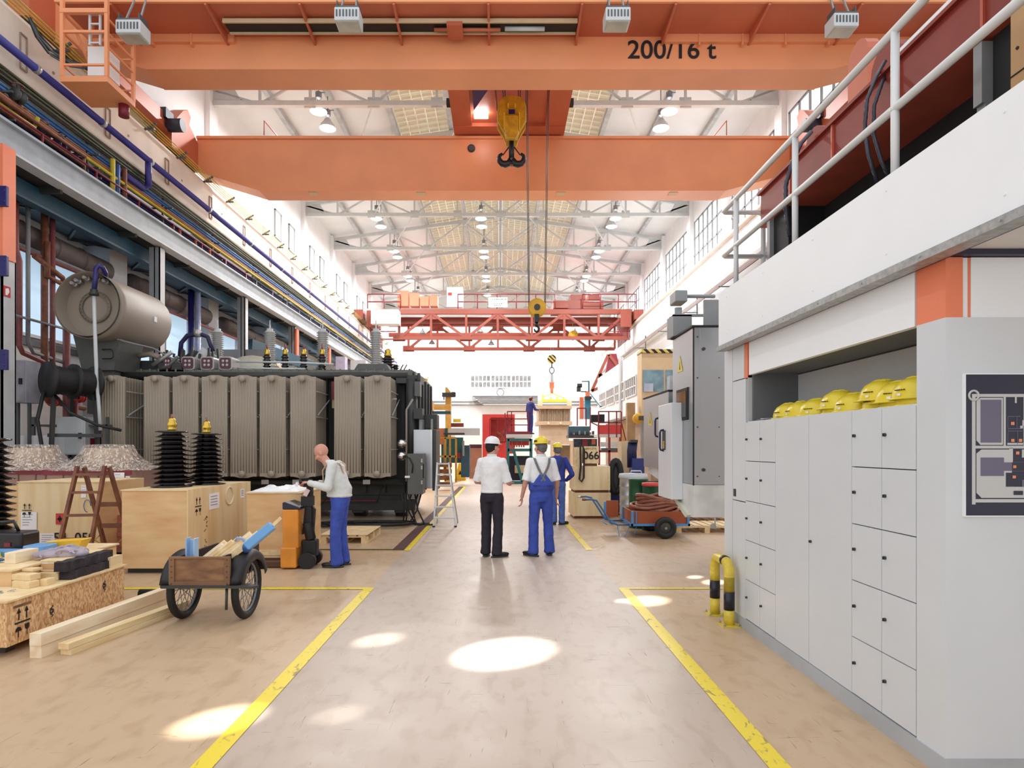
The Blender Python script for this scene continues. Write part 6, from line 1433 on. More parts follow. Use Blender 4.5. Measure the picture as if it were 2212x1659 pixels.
for i in range(8):
    g = M(); z = .42+.05*i*.9; a_ = .40-.02*i+rnd.uniform(-.04, .03); b_ = .28; ox = rnd.uniform(-.05, .06)
    g.tube([(2.92+ox+a_*math.cos(u)*(1+.15*math.cos(2*u)), 11.62+b_*math.sin(u), z+.035*math.sin(2*u+i)) for u in [k_*PI/11 for k_ in range(22)]], .034, 8, closed=True); g.build('loop', copper, t)
# bins
def barrel(nm, lb, px0, px1, ytop, D, mt, lid=None, lidm=None, ridges=(.33, .66)):
    a, b = P(px0, ytop, D), P(px1, ytop, D); x = (a.x+b.x)/2; r = (b.x-a.x)/2; h = a.z
    t = T(nm, lb, 'barrel', (x, D, 0)); pr = [(0, 0), (r*.97, 0)]
    for q_ in ridges: pr += [(r*.97, h*q_-.02), (r, h*q_), (r*.97, h*q_+.02)]
    pr += [(r*.97, h*.96), (r, h*.97), (r, h)]
    g = M(); g.lathe(pr+[(0, h)], (x, D, 0), 26); g.build('body', mt, t)
    if lid: g = M(); g.lathe([(r*1.03, h-.02), (r*1.05, h), (r*1.0, h+lid), (0, h+lid*1.2)], (x, D, 0), 26); g.build('lid', lidm, t)
    return t, x, r, h
tb, x, r, h = barrel('waste_bin', 'grey metal bin with pale lid behind the green barrels', 1338, 1397, 1030, 13.6, alum, .07, steelw, (.2, .4, .6, .8))
g = M(); g.tube([(x-.12, 13.3, h+.1), (x-.1, 13.3, h+.14), (x+.1, 13.3, h+.14), (x+.12, 13.3, h+.1)], .015, 6); g.build('handle', steelw, tb)
barrel('green_barrel', 'open green barrel in front of the grey metal bin', 1358, 1400, 1034, 12.7, greenb)
tb, x, r, h = barrel('green_barrel', 'green barrel with red lid beside the white machine post', 1387, 1427, 1047, 12.35, greenb, .04, redm)
g = M(); g.lathe([(r+.003, h*.72), (r+.01, h*.74), (r+.003, h*.76)], (x, 12.35, 0), 26); g.build('hoop', galv, tb)
# crates with 066
def simple_crate(lb, x0, x1, y0, y1, z0, z1, mf=pinep, base=True):
    t = T('shipping_crate', lb, 'crate', (x0, y0, 0)); g = M(); g.box(x0, x1, y0, y1, z0, z1); g.build('body', mf, t, bevel=.004)
    for xx in (x0, x1-.05): g = M(); g.box(xx, xx+.05, y0-.012, y0, z0, z1); g.build('batten', pine, t)
    if base: g = M(); g.box(x0+.04, x1-.03, y0+.05, y1-.05, z0-.06, z0); g.build('base_batten', mat('batten_red', '7c4436', .6), t)
    return t
simple_crate('lower large pale crate beneath the one carrying box 066', 1.68, 2.56, 14.3, 15.2, .06, .60, ply2)
simple_crate('upper large pale crate stacked on another, under box 066', 1.70, 2.55, 14.32, 15.2, .66, 1.22, ply2)
c6 = simple_crate('small wooden box painted 066 on top of the large pale crates', 1.93, 2.29, 14.34, 14.7, 1.28, 1.68, pine)
text('lettering', '066', (2.11, 14.325, 1.46), .25, ink, c6, bold=.004); text('lettering', '66H-274', (2.10, 14.326, 1.63), .07, mat('ink_olive', '7f7a4a', .7), c6)
simple_crate('small plain wooden box beside box 066, partly hidden by the dark strap', 1.73, 1.91, 14.4, 14.7, 1.22, 1.66, pine, False)
g = M(); g.tube([(1.86, 14.27, 1.2+.0), (1.85, 14.26, 1.65), (1.9, 14.26, 1.7), (1.94, 14.26, 1.6), (1.93, 14.26, .95), (1.88, 14.26, .86), (1.83, 14.26, .92), (1.86, 14.27, 1.2)], .022, 8, closed=True); g.build('lifting_strap', foam, label='dark strap loop hanging over the pale crates beside box 066', cat='strap')
# aluminium stepladder by the lane
t = T('aluminium_stepladder', 'aluminium stepladder standing open at the transformer corner', 'stepladder', (-1.1, 12.8, 0))
tl, tr_, bl, br = P(943, 1000, 12.8), P(968, 1000, 12.8), P(937, 1138, 12.8), P(984, 1138, 12.8)
for a, b in ((tl, bl), (tr_, br)):
    g = M(); g.bar(a+Vector((0, .15, 0)), (b.x, 12.8, 0.0), .03, .06, up=(0, 1, 0)); g.build('front_leg', alum, t); g = M(); g.bar(a+Vector((0, .18, 0)), (b.x, 13.5, 0.0), .025, .04, up=(0, 1, 0)); g.build('rear_leg', alum, t)
    g = M(); g.box(b.x-.025, b.x+.025, 12.77, 12.83, 0, .03); g.build('foot', dark, t)
for i in range(6):
    f = (i+.1)/6; a = tl.lerp(Vector((bl.x, 12.65, 0)), f)+Vector((0, .12*(1-f), 0)); b = tr_.lerp(Vector((br.x, 12.65, 0)), f)+Vector((0, .12*(1-f), 0)); g = M(); g.bar(a+Vector((0, 0, .0)), b, .09, .025); g.build('tread', steelw, t)
# ================================================================ far part of the hall
def bx(x0, y0, x1, y1, D, dep, nm, mt, lb, cat, bevel=0, up=False, **k):
    a, b = P(x0, y0, D), P(x1, y1, D); g = M(); g.box(a.x, b.x, D, D+dep, b.z if up else 0, a.z); return g.build(nm, mt, bevel=bevel, label=lb, cat=cat, **k)
def part(t, x0, y0, x1, y1, D, dep, nm, mt): a, b = P(x0, y0, D), P(x1, y1, D); g = M(); g.box(a.x, b.x, D, D+dep, max(0, b.z), a.z); return g.build(nm, mt, t)
def frame(t, nm, segs, w, mt):
    g = M()
    for a, b in segs: g.bar(a, b, w, w, up=(0, 1, 0) if abs((Vector(b)-Vector(a)).normalized().y) < .9 else (1, 0, 0))
    return g.build(nm, mt, t)
# office block with glazing along the window side
of = T('office_block', 'long white two storey office front with a row of windows', 'office', (6.8, 30, 0))
m = M(); m.box(6.0, 6.3, 26.6, 38, 3.15, 5.9); m.box(6.3, 9.8, 26.6, 38, 3.15, 5.9); m.build('upper_storey', white, of)
for i in range(4):
    y0 = 27.1+i*2.6; g = M(); g.box(5.97, 6.0, y0, y0+2.2, 4.0, 4.85); w = g.build('window', mat('office_glass', '8c9094', .15, var=.3, scale=3), of)
    g = M()
    for j in range(6): g.box(5.94, 5.99, y0+j*.44-.03, y0+j*.44+.03, 4.0, 4.85)
    for z in (4.0, 4.4, 4.85): g.box(5.94, 5.99, y0, y0+2.2, z-.03, z+.03)
    g.build('mullion', white, w)
m = M(); m.box(5.9, 6.05, 30.3, 30.7, 3.1, 6.1); m.build('pier', steelw, of)
m = M(); m.box(5.95, 6.05, 26.6, 36, 3.08, 3.15); m.build('edge', steelg, of)
m = M(); m.box(6.5, 9.8, 26.6, 38, 0, 3.1); m.build('lower_storey', mat('office_low_tan', 'a58f78', .6, var=.1), of)
kb = T('control_kiosk', 'beige kiosk with striped top edge and bluish window', 'kiosk', (7, 26, 3))
part(kb, 1386, 763, 1456, 905, 25.9, .8, 'body', tan); part(kb, 1386, 754, 1456, 762, 25.85, .85, 'striped_edge', hazard)
w = part(kb, 1389, 799, 1434, 846, 25.86, .05, 'window', mat('kiosk_glass', '7fa3b5', .15, var=.25, scale=2)); part(kb, 1438, 799, 1456, 846, 25.86, .05, 'window', mat('kiosk_glass', '7fa3b5', .15, var=.25, scale=2))
part(w, 1391, 828, 1411, 846, 25.83, .03, 'notice', mat('notice_blue', 'b8c8e0', .5))
t = bx(1386, 905, 1392, 1010, 25.9, .2, 'kiosk_post', steelg, 'grey post under the beige kiosk', 'post')
t = T('yellow_reel', 'yellow cable reel fixed below the office front', 'reel', tuple(P(1378, 904, 25.8)), local=True); g = M(); g.lathe([(0, -.15), (.2, -.15), (.22, -.1), (.22, .1), (.2, .15), (0, .15)], (0, 0, 0), 20, ax='y'); g.build('drum', hookyel, t); g = M(); g.box(.0, .3, -.2, .15, -.08, .1); g.build('bracket', tankd, t)
# end wall hall below: red gate machine
rg = T('red_press', 'tall bright red machine frame standing at the head of the lane', 'machine', (-.2, 32, 0))
part(rg, 1042, 895, 1112, 902, 32, 1.5, 'top_beam', redm); part(rg, 1042, 902, 1060, 1040, 32, 1.5, 'side_column', redm); part(rg, 1060, 902, 1112, 980, 32.8, .3, 'back_plate', mat('machine_red_deep', 'c2423f', .5)); part(rg, 1060, 950, 1094, 1040, 31.9, .2, 'front_plate', redm)
frame(rg, 'guard_frame', [(P(1058, 905, 31.7), P(1058, 955, 31.7)), (P(1092, 905, 31.7), P(1092, 955, 31.7)), (P(1058, 905, 31.7), P(1092, 905, 31.7)), (P(1058, 955, 31.7), P(1092, 955, 31.7)), (P(1075, 905, 31.7), P(1075, 955, 31.7))], .05, dred)
g = M()
for i in range(10): a = P(1068+i*2.2, 940+random.uniform(-8, 10), 31.6); g.tube([a, a+Vector((.1, 0, .1)), a+Vector((.15, 0, -.1))], .03, 5)
g.build('valve_cluster', rust, rg)
# scissor platform with the blue worker
sp = T('scissor_lift', 'dark red railed work platform on a teal scissor base', 'lift', (.4, 28, 0)); D = 28
A = lambda x, y, d=D: P(x, y, d)
frame(sp, 'railing', [(A(1096, 889), A(1142, 889)), (A(1096, 905), A(1142, 905)), (A(1096, 918), A(1142, 918)), (A(1096, 889), A(1096, 945)), (A(1105, 889), A(1105, 945)), (A(1142, 889), A(1142, 945)), (A(1142, 889), A(1150, 900, 29)), (A(1096, 889, 29.2), A(1142, 889, 29.2)), (A(1096, 905, 29.2), A(1142, 905, 29.2)), (A(1091, 892), A(1091, 945))], .045, dred)
part(sp, 1094, 932, 1146, 938, 27.9, 1.4, 'kick_board', dred); part(sp, 1094, 938, 1150, 945, 27.9, 1.6, 'deck', steelw)
frame(sp, 'scissor_base', [(A(1097, 948), A(1097, 1042)), (A(1147, 948), A(1147, 1042)), (A(1097, 972), A(1147, 972)), (A(1097, 1042), A(1147, 1042)), (A(1110, 975), A(1128, 1040)), (A(1097, 950), A(1147, 950))], .13, tealg)
part(sp, 1101, 950, 1143, 962, 28.6, .4, 'red_hoses', redm); part(sp, 1100, 985, 1144, 1038, 28.6, .5, 'motor_bay', mat('bay_dark', '231f33', .6)); part(sp, 1112, 1005, 1135, 1022, 28.5, .1, 'tan_box', tan)
for i in range(6): part(sp, 1105+i*5, 948, 1108+i*5, 966, 28.2, .1, 'red_hose', redm if i % 2 else orred)
# beige coil tank on its table
tk = T('coil_tank', 'beige ribbed transformer core tank hanging under the lifting frame', 'tank', (4, 46, 0)); D = 45
part(tk, 1161, 876, 1235, 883, 44.8, 3, 'top_rim', beige); part(tk, 1163, 883, 1232, 917, 45.2, 2.6, 'upper_body', beige); part(tk, 1160, 910, 1236, 918, 44.9, 3, 'middle_rim', beige); part(tk, 1168, 918, 1229, 952, 45.2, 2.4, 'lower_body', beige); part(tk, 1163, 865, 1172, 880, 44.9, .5, 'corner_post', tan); part(tk, 1226, 865, 1235, 880, 44.9, .5, 'corner_post', tan)
for x in (1166, 1176, 1183, 1192, 1202, 1211, 1218, 1228): part(tk, x, 884, x+2, 910, 45.0, .2, 'rib', mat('beige_rib', '8f7c68', .6))
for x in (1185, 1211): g = M(); a = P(x, 914, 44.8); g.cyl(a, a+Vector((0, .1, 0)), .09, n=12); g.build('knob', tan, tk)
part(tk, 1190, 952, 1245, 960, 44.6, 3, 'table_top', beige); part(tk, 1232, 960, 1243, 1014, 44.6, .5, 'table_leg', beige); part(tk, 1190, 960, 1198, 1014, 44.6, .5, 'table_leg', beige); part(tk, 1198, 962, 1232, 1014, 46, .3, 'table_panel', mat('beige_painted_shade', '9c8770', .6))  # panel takes a darker beige with the shade under the table painted in
# blue green machines left of the lane, yellow column jib
jb = T('column_jib', 'yellow ochre jib column with a black trolley near its top', 'jib crane', (-2.6, 31, 0)); oc = mat('ochre_paint', 'e0ad55', .5)
a = P(962, 1035, 30); g = M(); p0, p1 = P(962, 843, 30), P(974, 1036, 30); g.prism([(p0.x, 0), (p1.x, 0), (p1.x, p0.z-.1), (p0.x+.08, p0.z+.15), (p0.x, p0.z+.15)], 'y', 30, 30.3); g.build('column', oc, jb)
part(jb, 933, 875, 962, 885, 30, .3, 'arm', oc); part(jb, 955, 848, 984, 857, 29.8, .2, 'trolley', tankd)
frame(jb, 'hook_frame', [(P(975, 848, 29.7), P(983, 848, 29.7)), (P(983, 848, 29.7), P(982, 857, 29.7)), (P(975, 857, 29.7), P(982, 857, 29.7)), (P(959, 857, 29.7), P(959, 864, 29.7))], .05, tankd)
bx(905, 822, 916, 870, 26, .4, 'ochre_post', oc, 'ochre post rising behind the transformer end cabinets', 'post'); bx(914, 842, 923, 882, 27, .4, 'ochre_post', mat('orange_post', 'eda35c', .5), 'orange post just behind the ochre one', 'post'); bx(921, 868, 935, 888, 27, .5, 'ochre_block', oc, 'ochre block carrying the jib arm', 'block')
g = M()
for i in range(16): a = P(917+random.uniform(-3, 6), 822+random.uniform(-5, 25), 27); g.bar(a, a+Vector((random.uniform(-.2, .2), 0, random.uniform(-.3, .3))), .03, .03)
g.build('yellow_fittings', yellow, label='yellow green fittings at the top of the orange post', cat='fittings')
mc = T('winding_machine', 'teal and yellow winding machine beside the aluminium stepladder', 'machine', (-2.6, 27, 0))
part(mc, 996, 962, 1014, 1031, 27, .8, 'end_stand', mat('teal_dark', '2f5366', .5)); part(mc, 924, 888, 973, 894, 27, .5, 'upper_beam', teal); part(mc, 953, 945, 1000, 1000, 27.6, .3, 'panel', tealg); part(mc, 958, 935, 1003, 939, 26.8, .4, 'bridge', tankd); part(mc, 935, 925, 966, 960, 27.4, .3, 'coil', mat('salmon', 'd98a6a', .6)); part(mc, 970, 925, 1036, 940, 28.5, .5, 'white_bed', steelw); part(mc, 999, 952, 1003, 985, 26.8, .1, 'arm', steelg)
part(mc, 974, 914, 1001, 922, 27.5, .3, 'red_rail', orred3); part(mc, 979, 905, 995, 912, 27.4, .2, 'yellow_carriage', yellow); part(mc, 961, 925, 967, 960, 27.3, .2, 'teal_post', tealg); part(mc, 985, 978, 995, 990, 26.9, .2, 'red_block', dred)
for x in (972, 976, 980): part(mc, x, 940, x+1, 950, 27, .05, 'cable', dark)
frame(mc, 'yellow_guard', [(P(942, 946, 24), P(985, 946, 24)), (P(942, 986, 24), P(985, 986, 24)), (P(942, 946, 24), P(942, 1030, 24)), (P(962, 946, 24), P(962, 1040, 24)), (P(972, 948, 24), P(972, 1030, 24)), (P(985, 948, 24), P(985, 1042, 24)), (P(960, 948, 24.3), P(960, 1030, 24.3))], .07, mat('guard_ochre', 'c8953a', .5))
for i in range(4): part(mc, 944, 1000+i*14, 975, 1009+i*14, 23.6+i*.1, .3, 'stair_box', mat('stair_brown', '9a6238', .6, var=.3, scale=6))
bx(1014, 968, 1040, 1022, 33, .8, 'cardboard_stack', card, 'brown carton stack behind the teal end stand', 'carton'); bx(1014, 960, 1040, 968, 33, .8, 'dark_crates', mat('crate_plum', '4c3038', .6), 'row of dark crates on the brown carton stack', 'crate', up=True)
# yellow floor sign
t = T('floor_sign', 'yellow folding caution sign standing on the floor by the teal machine', 'floor sign', tuple(P(994, 1038, 30.9)), local=True)
g = M(); g.prism([(-.28, -.0), (.28, 0), (.08, .86), (-.08, .86)], 'y', -.02, .0); s = g.build('front_board', mat('sign_yellow', 'e9c52f', .5), t); g = M(); g.prism([(-.1, .3), (.1, .3), (0, .52)], 'y', -.025, -.02); g.build('symbol', ink, s); g = M(); g.prism([(-.28, 0), (.28, 0), (.08, .86), (-.08, .86)], 'y', .3, .32); g.build('rear_board', mat('sign_yellow', 'e9c52f', .5), t)
t.location.z = 0
# second red platform and clutter on the window side
r2 = T('work_platform', 'red railed work platform behind the pale crates', 'platform', (5, 28, 0)); D = 24
frame(r2, 'railing', [(A(1293, 889, D), A(1341, 889, D)), (A(1293, 913, D), A(1341, 913, D)), (A(1293, 889, D), A(1293, 945, D)), (A(1315, 889, D), A(1315, 945, D)), (A(1332, 889, D), A(1332, 945, D)), (A(1342, 889, D), A(1342, 945, D)), (A(1343, 915, D), A(1352, 952, D)), (A(1275, 880, 26), A(1275, 930, 26)), (A(1247, 882, 26), A(1266, 882, 26)), (A(1247, 882, 26), A(1247, 920, 26)), (A(1266, 882, 26), A(1266, 920, 26)), (A(1276, 912, 26), A(1293, 920, 26))], .045, dred)
part(r2, 1293, 918, 1341, 938, D+.5, .3, 'kick_board', redm); part(r2, 1293, 938, 1341, 944, D, 1.2, 'deck', steelw); part(r2, 1294, 895, 1306, 912, D+.4, .2, 'dark_box', ink); part(r2, 1277, 896, 1292, 912, D+.4, .2, 'dark_box', ink)
frame(r2, 'leg', [(A(1294, 945, D), A(1294, 1058, D)), (A(1316, 945, D), A(1316, 1058, D)), (A(1340, 945, D), A(1340, 1058, D)), (A(1294, 975, D), A(1340, 975, D))], .08, dred)
wb_ = T('work_bench', 'teal bench with dark top under tools, behind the box 066', 'bench', (4, 30, 0))
part(wb_, 1228, 921, 1274, 940, 30, .5, 'teal_cabinet', mat('teal_slate', '3a5f70', .5)); part(wb_, 1228, 940, 1290, 946, 29.8, 1, 'dark_top', tankd); part(wb_, 1240, 948, 1290, 968, 30.2, .4, 'drawer_front', mat('drawer_mix', '394a60', .5, var=.4, scale=8)); part(wb_, 1258, 948, 1270, 965, 30.1, .1, 'red_tool', dred); part(wb_, 1278, 948, 1286, 960, 30.1, .1, 'red_tool', orred); part(wb_, 1300, 955, 1340, 965, 30, .4, 'shelf_board', steelw); part(wb_, 1300, 968, 1338, 974, 29.8, .4, 'green_rail', tealg); part(wb_, 1240, 968, 1246, 1041, 30, .3, 'leg', tealg)
for i in range(9): a = P(1232+i*6, 939, 29.9); g = M(); g.box(a.x, a.x+.08, 29.9, 30.1, a.z, a.z+random.uniform(.05, .2)); g.build('small_part', steelg if i % 2 else tankd, wb_)
cr = T('column_jib', 'slim jib crane of orange and blue posts by the window side', 'jib crane', (5, 33, 0))
part(cr, 1253, 858, 1261, 905, 33, .3, 'orange_post', orange2); part(cr, 1264, 860, 1276, 905, 32, .4, 'blue_post', mat('jib_blue', '3f8fb0', .5)); part(cr, 1266, 845, 1274, 856, 32, .3, 'head', orange2); part(cr, 1264, 856, 1278, 862, 31.8, .4, 'cap', tankd)
frame(cr, 'strut', [(A(1276, 850, 32), A(1298, 878, 30)), (A(1256, 846, 33), A(1266, 846, 32)), (A(1258, 824, 33), A(1272, 824, 32)), (A(1272, 824, 32), A(1272, 845, 32))], .07, tealg)
frame(cr, 'lamp_arm', [(A(1247, 833, 33), A(1257, 833, 33)), (A(1250, 835, 33), A(1250, 846, 33))], .2, tankd)
rj = T('wall_jib', 'red triangular wall jib in front of the office front', 'jib crane', (7, 38, 5)); D = 39
frame(rj, 'mast', [(A(1314, 766, D), A(1278, 845, D)), (A(1296, 808, D), A(1296, 835, D)), (A(1278, 845, D), A(1300, 835, D)), (A(1315, 766, D), A(1337, 795, D)), (A(1296, 808, D), A(1303, 814, D))], .18, orred3)
g = M(); g.prism([(P(1316, 0, D).x, P(0, 764, D).z), (P(1332, 0, D).x, P(0, 764, D).z), (P(1338, 0, D).x, P(0, 795, D).z), (P(1325, 0, D).x, P(0, 800, D).z), (P(1308, 0, D).x, P(0, 808, D).z)], 'y', D, D+.4); g.build('gusset', dred, rj)
hs = T('hose_rack', 'bundle of navy hoses hanging beside a pale cabinet', 'hoses', tuple(P(1365, 985, 17)))
for i in range(9):
    x = 1358+i*2.2; g = M(); g.tube([P(x, 955, 17), P(x-2, 975, 17), P(x-1+random.uniform(-3, 3), 1010, 17)], .022, 6); g.build('hose', navyc, hs)
part(hs, 1362, 950, 1378, 956, 16.9, .2, 'rack', tankd)
bx(1343, 953, 1358, 1010, 17.5, .6, 'pale_cabinet', tan, 'narrow pale cabinet beside the navy hoses', 'cabinet'); bx(1366, 990, 1392, 1012, 16.8, .4, 'navy_box', mat('navy_box', '27347a', .4), 'navy box under the hanging hoses', 'box')
bx(1355, 870, 1372, 952, 26.2, .3, 'tan_partition', mat('tan_dark', 'a98c66', .6), 'tan wooden partition under the office front', 'panel')
bx(1302, 1005, 1345, 1030, 15.6, .5, 'dark_engine', mat('engine_dark', '2d2f36', .5, var=.3, scale=9), 'dark engine block behind the pale crates', 'machine', .02)
t = T('rubber_tyre', 'black tyre standing beside the grey metal bin', 'tyre', tuple(P(1330, 1042, 14.6))); c = P(1330, 1030, 14.6); g = M(); g.tube([c+Vector((.12*math.cos(a), 0, .38*math.sin(a))) for a in [i*PI/12 for i in range(24)]], .08, 8, closed=True); g.build('tread', dark, t); t.location.z = t.location.z
bx(1318, 1060, 1345, 1100, 15, .5, 'blue_pump', mat('pump_blue', '27357c', .5), 'dark blue pump on the floor between crates and bin', 'pump', .03)
bx(1340, 915, 1350, 960, 24.5, .1, 'orange_pole', oc, 'ochre pole under the office edge', 'pole')
# right wall pipes below the runway beam
for i in range(9):
    x = 9.85-.07*i; z = 9.05-.075*i; pipe([(x, 8, z), (x, 58, z)], .022, (steeld, steelg, tankd, mat('pipe_salmon', 'c98a74', .5))[i % 4], '%s line in the cable rack below the window side runway' % ('topmost', 'second', 'third', 'fourth', 'fifth', 'sixth', 'seventh', 'eighth', 'lowest')[i], n=6)
for y in (12, 15, 18, 22, 26, 31, 36, 42):
    m = M(); m.bar((9.9, y, 8.3), (9.9, y, 9.3), .05, .05); m.bar((9.95, y, 8.45), (9.2, y, 8.45), .04, .04); m.build('cable_bracket', steeld, label='dark bracket that holds the cable rack on the window side wall', cat='bracket', group='cable rack brackets on the window side')
# left wall stuff far away under the gallery
for i, (x0, y0, x1, y1, D, mt, lb) in enumerate([(757, 778, 790, 800, 30, steelw, 'pale sheet metal unit behind the last grey bushing'), (725, 770, 745, 800, 28, mat('lilac_sheet', 'c5c2e0', .4), 'lilac sheet of metal between the bushings')]):
    bx(x0, y0, x1, y1, D, .5, 'sheet_unit', mt, lb, 'unit')
# ================================================================ people
def remesh(o, vox, smooth=3, disp=0, dsc=.12):
    r = o.modifiers.new('skin', 'REMESH'); r.mode = 'VOXEL'; r.voxel_size = vox; r.use_smooth_shade = True
    s = o.modifiers.new('soft', 'SMOOTH'); s.factor = .5; s.iterations = smooth
    if disp:
        tx = bpy.data.textures.get('folds%d' % int(dsc*100)) or bpy.data.textures.new('folds%d' % int(dsc*100), 'CLOUDS'); tx.noise_scale = dsc; tx.noise_depth = 2
        d = o.modifiers.new('folds', 'DISPLACE'); d.texture = tx; d.strength = disp; d.mid_level = .5; d.texture_coords = 'LOCAL'
def hand(g, w, d, up, s, side, curl=.5):
    w = Vector(w); d = Vector(d).normalized(); up = Vector(up); n = (up-d*up.dot(d)).normalized(); q = d.cross(n)*side   # q: towards the thumb
    R = Matrix((q, n, d)).transposed()
    g.ell(w+d*.045*s, (.040*s, .016*s, .052*s), 12, 8, R=R)
    for i, (o, ln) in enumerate(((.028, .075), (.010, .085), (-.009, .078), (-.027, .062))):
        a = w+d*.085*s+q*o*s; c = curl*(1+.12*i)
        d1 = (d*math.cos(c*.6)-n*math.sin(c*.6)); b = a+d1*ln*.5*s; d2 = (d*math.cos(c*1.7)-n*math.sin(c*1.7)); e = b+d2*ln*.32*s; d3 = (d*math.cos(c*2.5)-n*math.sin(c*2.5)); f = e+d3*ln*.26*s
        g.cap(a, b, .0098*s, .0092*s, 8); g.cap(b, e, .0092*s, .0085*s, 8); g.cap(e, f, .0085*s, .0075*s, 8)
    a = w+d*.025*s+q*.034*s; b = a+(q*.8+d*.6-n*.2).normalized()*.035*s; c = b+(d*.9+q*.1-n*.5).normalized()*.035*s
    g.cap(a, b, .0125*s, .0105*s, 8); g.cap(b, c, .0105*s, .009*s, 8)
def person(label, loc, rz, H, top, pants, arms, feet, lean=(0, 0, 0, 0), yaw=0, belly=0, longs=False, hat=None, hair=None, bib=None, strap=None, hunch=0, nod=0, bald=False, hem=.09, logo=False, vox=.008):
    s = H/1.8
    V = lambda x, y, z: Vector((x*s, y*s, z*s))
    pel = V(0, lean[0], .93); wai = V(0, lean[1], 1.08); che = V(0, lean[2], 1.36-hunch*.3); nek = V(0, lean[3], 1.50-hunch*.55); hd = nek+V(0, .03+nod*.10, .155-nod*.03)
    fwd = (Matrix.Rotation(yaw, 3, 'Z') @ Vector((0, 1, 0)))
    Rh = Matrix.Rotation(yaw, 3, 'Z') @ Matrix.Rotation(-nod*.8, 3, 'X')
    g = M()
    # head: skull, face, nose, ears, jaw
    Hh = lambda x, y, z: hd+Rh @ (Vector((x, y, z))*s)
    g.ell(Hh(0, -.012, .025), (.078*s, .098*s, .098*s), 20, 14, R=Rh); g.ell(Hh(0, .03, -.045), (.060*s, .062*s, .075*s), 16, 10, R=Rh); g.ell(Hh(0, .055, -.09), (.033*s, .028*s, .025*s), 10, 8, R=Rh)
    g.cap(Hh(0, .085, .01), Hh(0, .108, -.028), .011*s, .017*s, 8); g.ell(Hh(0, .084, -.062), (.026*s, .012*s, .012*s), 10, 6, R=Rh)
    for e in (-1, 1):
        g.ell(Hh(e*.082, -.005, -.01), (.012*s, .022*s, .034*s), 10, 8, R=Rh); g.ell(Hh(e*.03, .078, .022), (.017*s, .012*s, .010*s), 8, 6, R=Rh); g.ell(Hh(e*.045, .06, -.03), (.025*s, .03*s, .03*s), 8, 6, R=Rh)
    g.cap(nek-V(0, .01, .06), hd-V(0, .02, .05), .062*s, .056*s, 14)
    # trunk under the clothes
    g.loft([(pel-V(0, 0, .08), .13*s, .09*s), (pel, .15*s, .10*s), (wai, .13*s, .09*s), (che, .15*s, .10*s), (che+V(0, 0, .08), .14*s, .08*s), (nek, .06*s, .05*s)], 18)
    J = {}
    for k, (el, wr, hdir, hup, curl) in arms.items():
        e = -1 if k == 'L' else 1
        sh = che+V(e*.168, -.0, .075); el = Vector(el)*s; wr = Vector(wr)*s; J[k] = (sh, el, wr)
        g.cap(sh, el, .046*s, .040*s, 12); g.cap(el, wr, .040*s, .027*s, 12); g.ell(el.lerp(wr, .28), .042*s, 10, 8); hand(g, wr, hdir, hup, s, e, curl)
    for k, (fx, fy, toe) in feet.items():
        e = -1 if k == 'L' else 1; kn = V(fx*.5+e*.05, fy*.5+lean[0]*.5+.03, .50); an = V(fx, fy, .10); J['f'+k] = (pel+V(e*.085, 0, -.03), kn, an)
        g.cap(pel+V(e*.085, 0, -.03), kn, .075*s, .05*s, 12); g.cap(kn, an, .048*s, .034*s, 12); g.ell(an+V(math.sin(toe)*-.06, .06*math.cos(toe), -.06), (.035*s, .10*s, .03*s), 10, 8, R=Matrix.Rotation(toe, 3, 'Z'))
    body = g.build('person', skin, label=label, cat='person'); remesh(body, .0065 if vox < .01 else .011, 2)
    body.location = loc; body.rotation_euler.z = rz; ORG[body.name] = (0, 0, 0)
    # eyes
    g = M()
    for e in (-1, 1): g.ell(Hh(e*.03, .087, .022), (.012*s, .006*s, .006*s), 8, 6, R=Rh)
    g.build('eyes', mat('eye_dark', '332a2c', .3), body)
    # shirt
    g = M(); c = che
    bq = .80 if bib else 1; g.loft([(wai-V(0, 0, .115), .172*s*bq, (.132+belly*.6)*s*bq), (wai-V(0, 0, .09), .178*s*bq, (.14+belly*.75)*s*bq), (wai-V(0, 0, .02), .175*s*bq, (.135+belly*.75)*s*bq)] if bib else [(wai-V(0, 0, .115), .172*s, (.132+belly*.6)*s), (wai-V(0, 0, .09), .178*s, (.14+belly*.75)*s)], 26); g.loft([(wai-V(0, 0, .085 if not bib else .0), .17*s*bq, (.13+belly*.7)*s*bq), (wai+V(0, belly*.2, .01), .172*s*(.93 if bib else 1), (.128+belly)*s*(.95 if bib else 1)), (wai.lerp(che, .5)+V(0, belly*.15, 0), .178*s, (.128+belly*.6)*s), (che, .183*s, .13*s), (che+V(0, -.005, .07), .178*s, .113*s), (che.lerp(nek, .6)+V(0, -.01, .055), .15*s, .088*s), (nek+V(0, -.015, .015), .085*s, .07*s), (nek+V(0, -.01, .035), .066*s, .062*s)], 26)
    for k in arms:
        sh, el, wr = J[k]; e = -1 if k == 'L' else 1
        if longs: g.cap(sh, el, .070*s, .058*s, 14); g.cap(el, el.lerp(wr, .94), .058*s, .042*s, 14)
        else: g.cap(sh, el.lerp(sh, .2), .068*s, .062*s, 14); a, b = el.lerp(sh, .28), el.lerp(sh, .02); g.tube([a, b], [.062*s, .068*s], 14)
    shd = g.build('shirt', top, body); remesh(shd, .010 if vox < .01 else .014, 3, .018, .10)
    if not longs or top is shirt:
        g = M(); g.loft([(nek+V(0, -.012, .02), .072*s, .066*s), (nek+V(0, -.01, .055), .068*s, .062*s), (nek+V(0, -.01, .03), .078*s, .074*s)], 20, caps=False); g.build('collar', top, body)
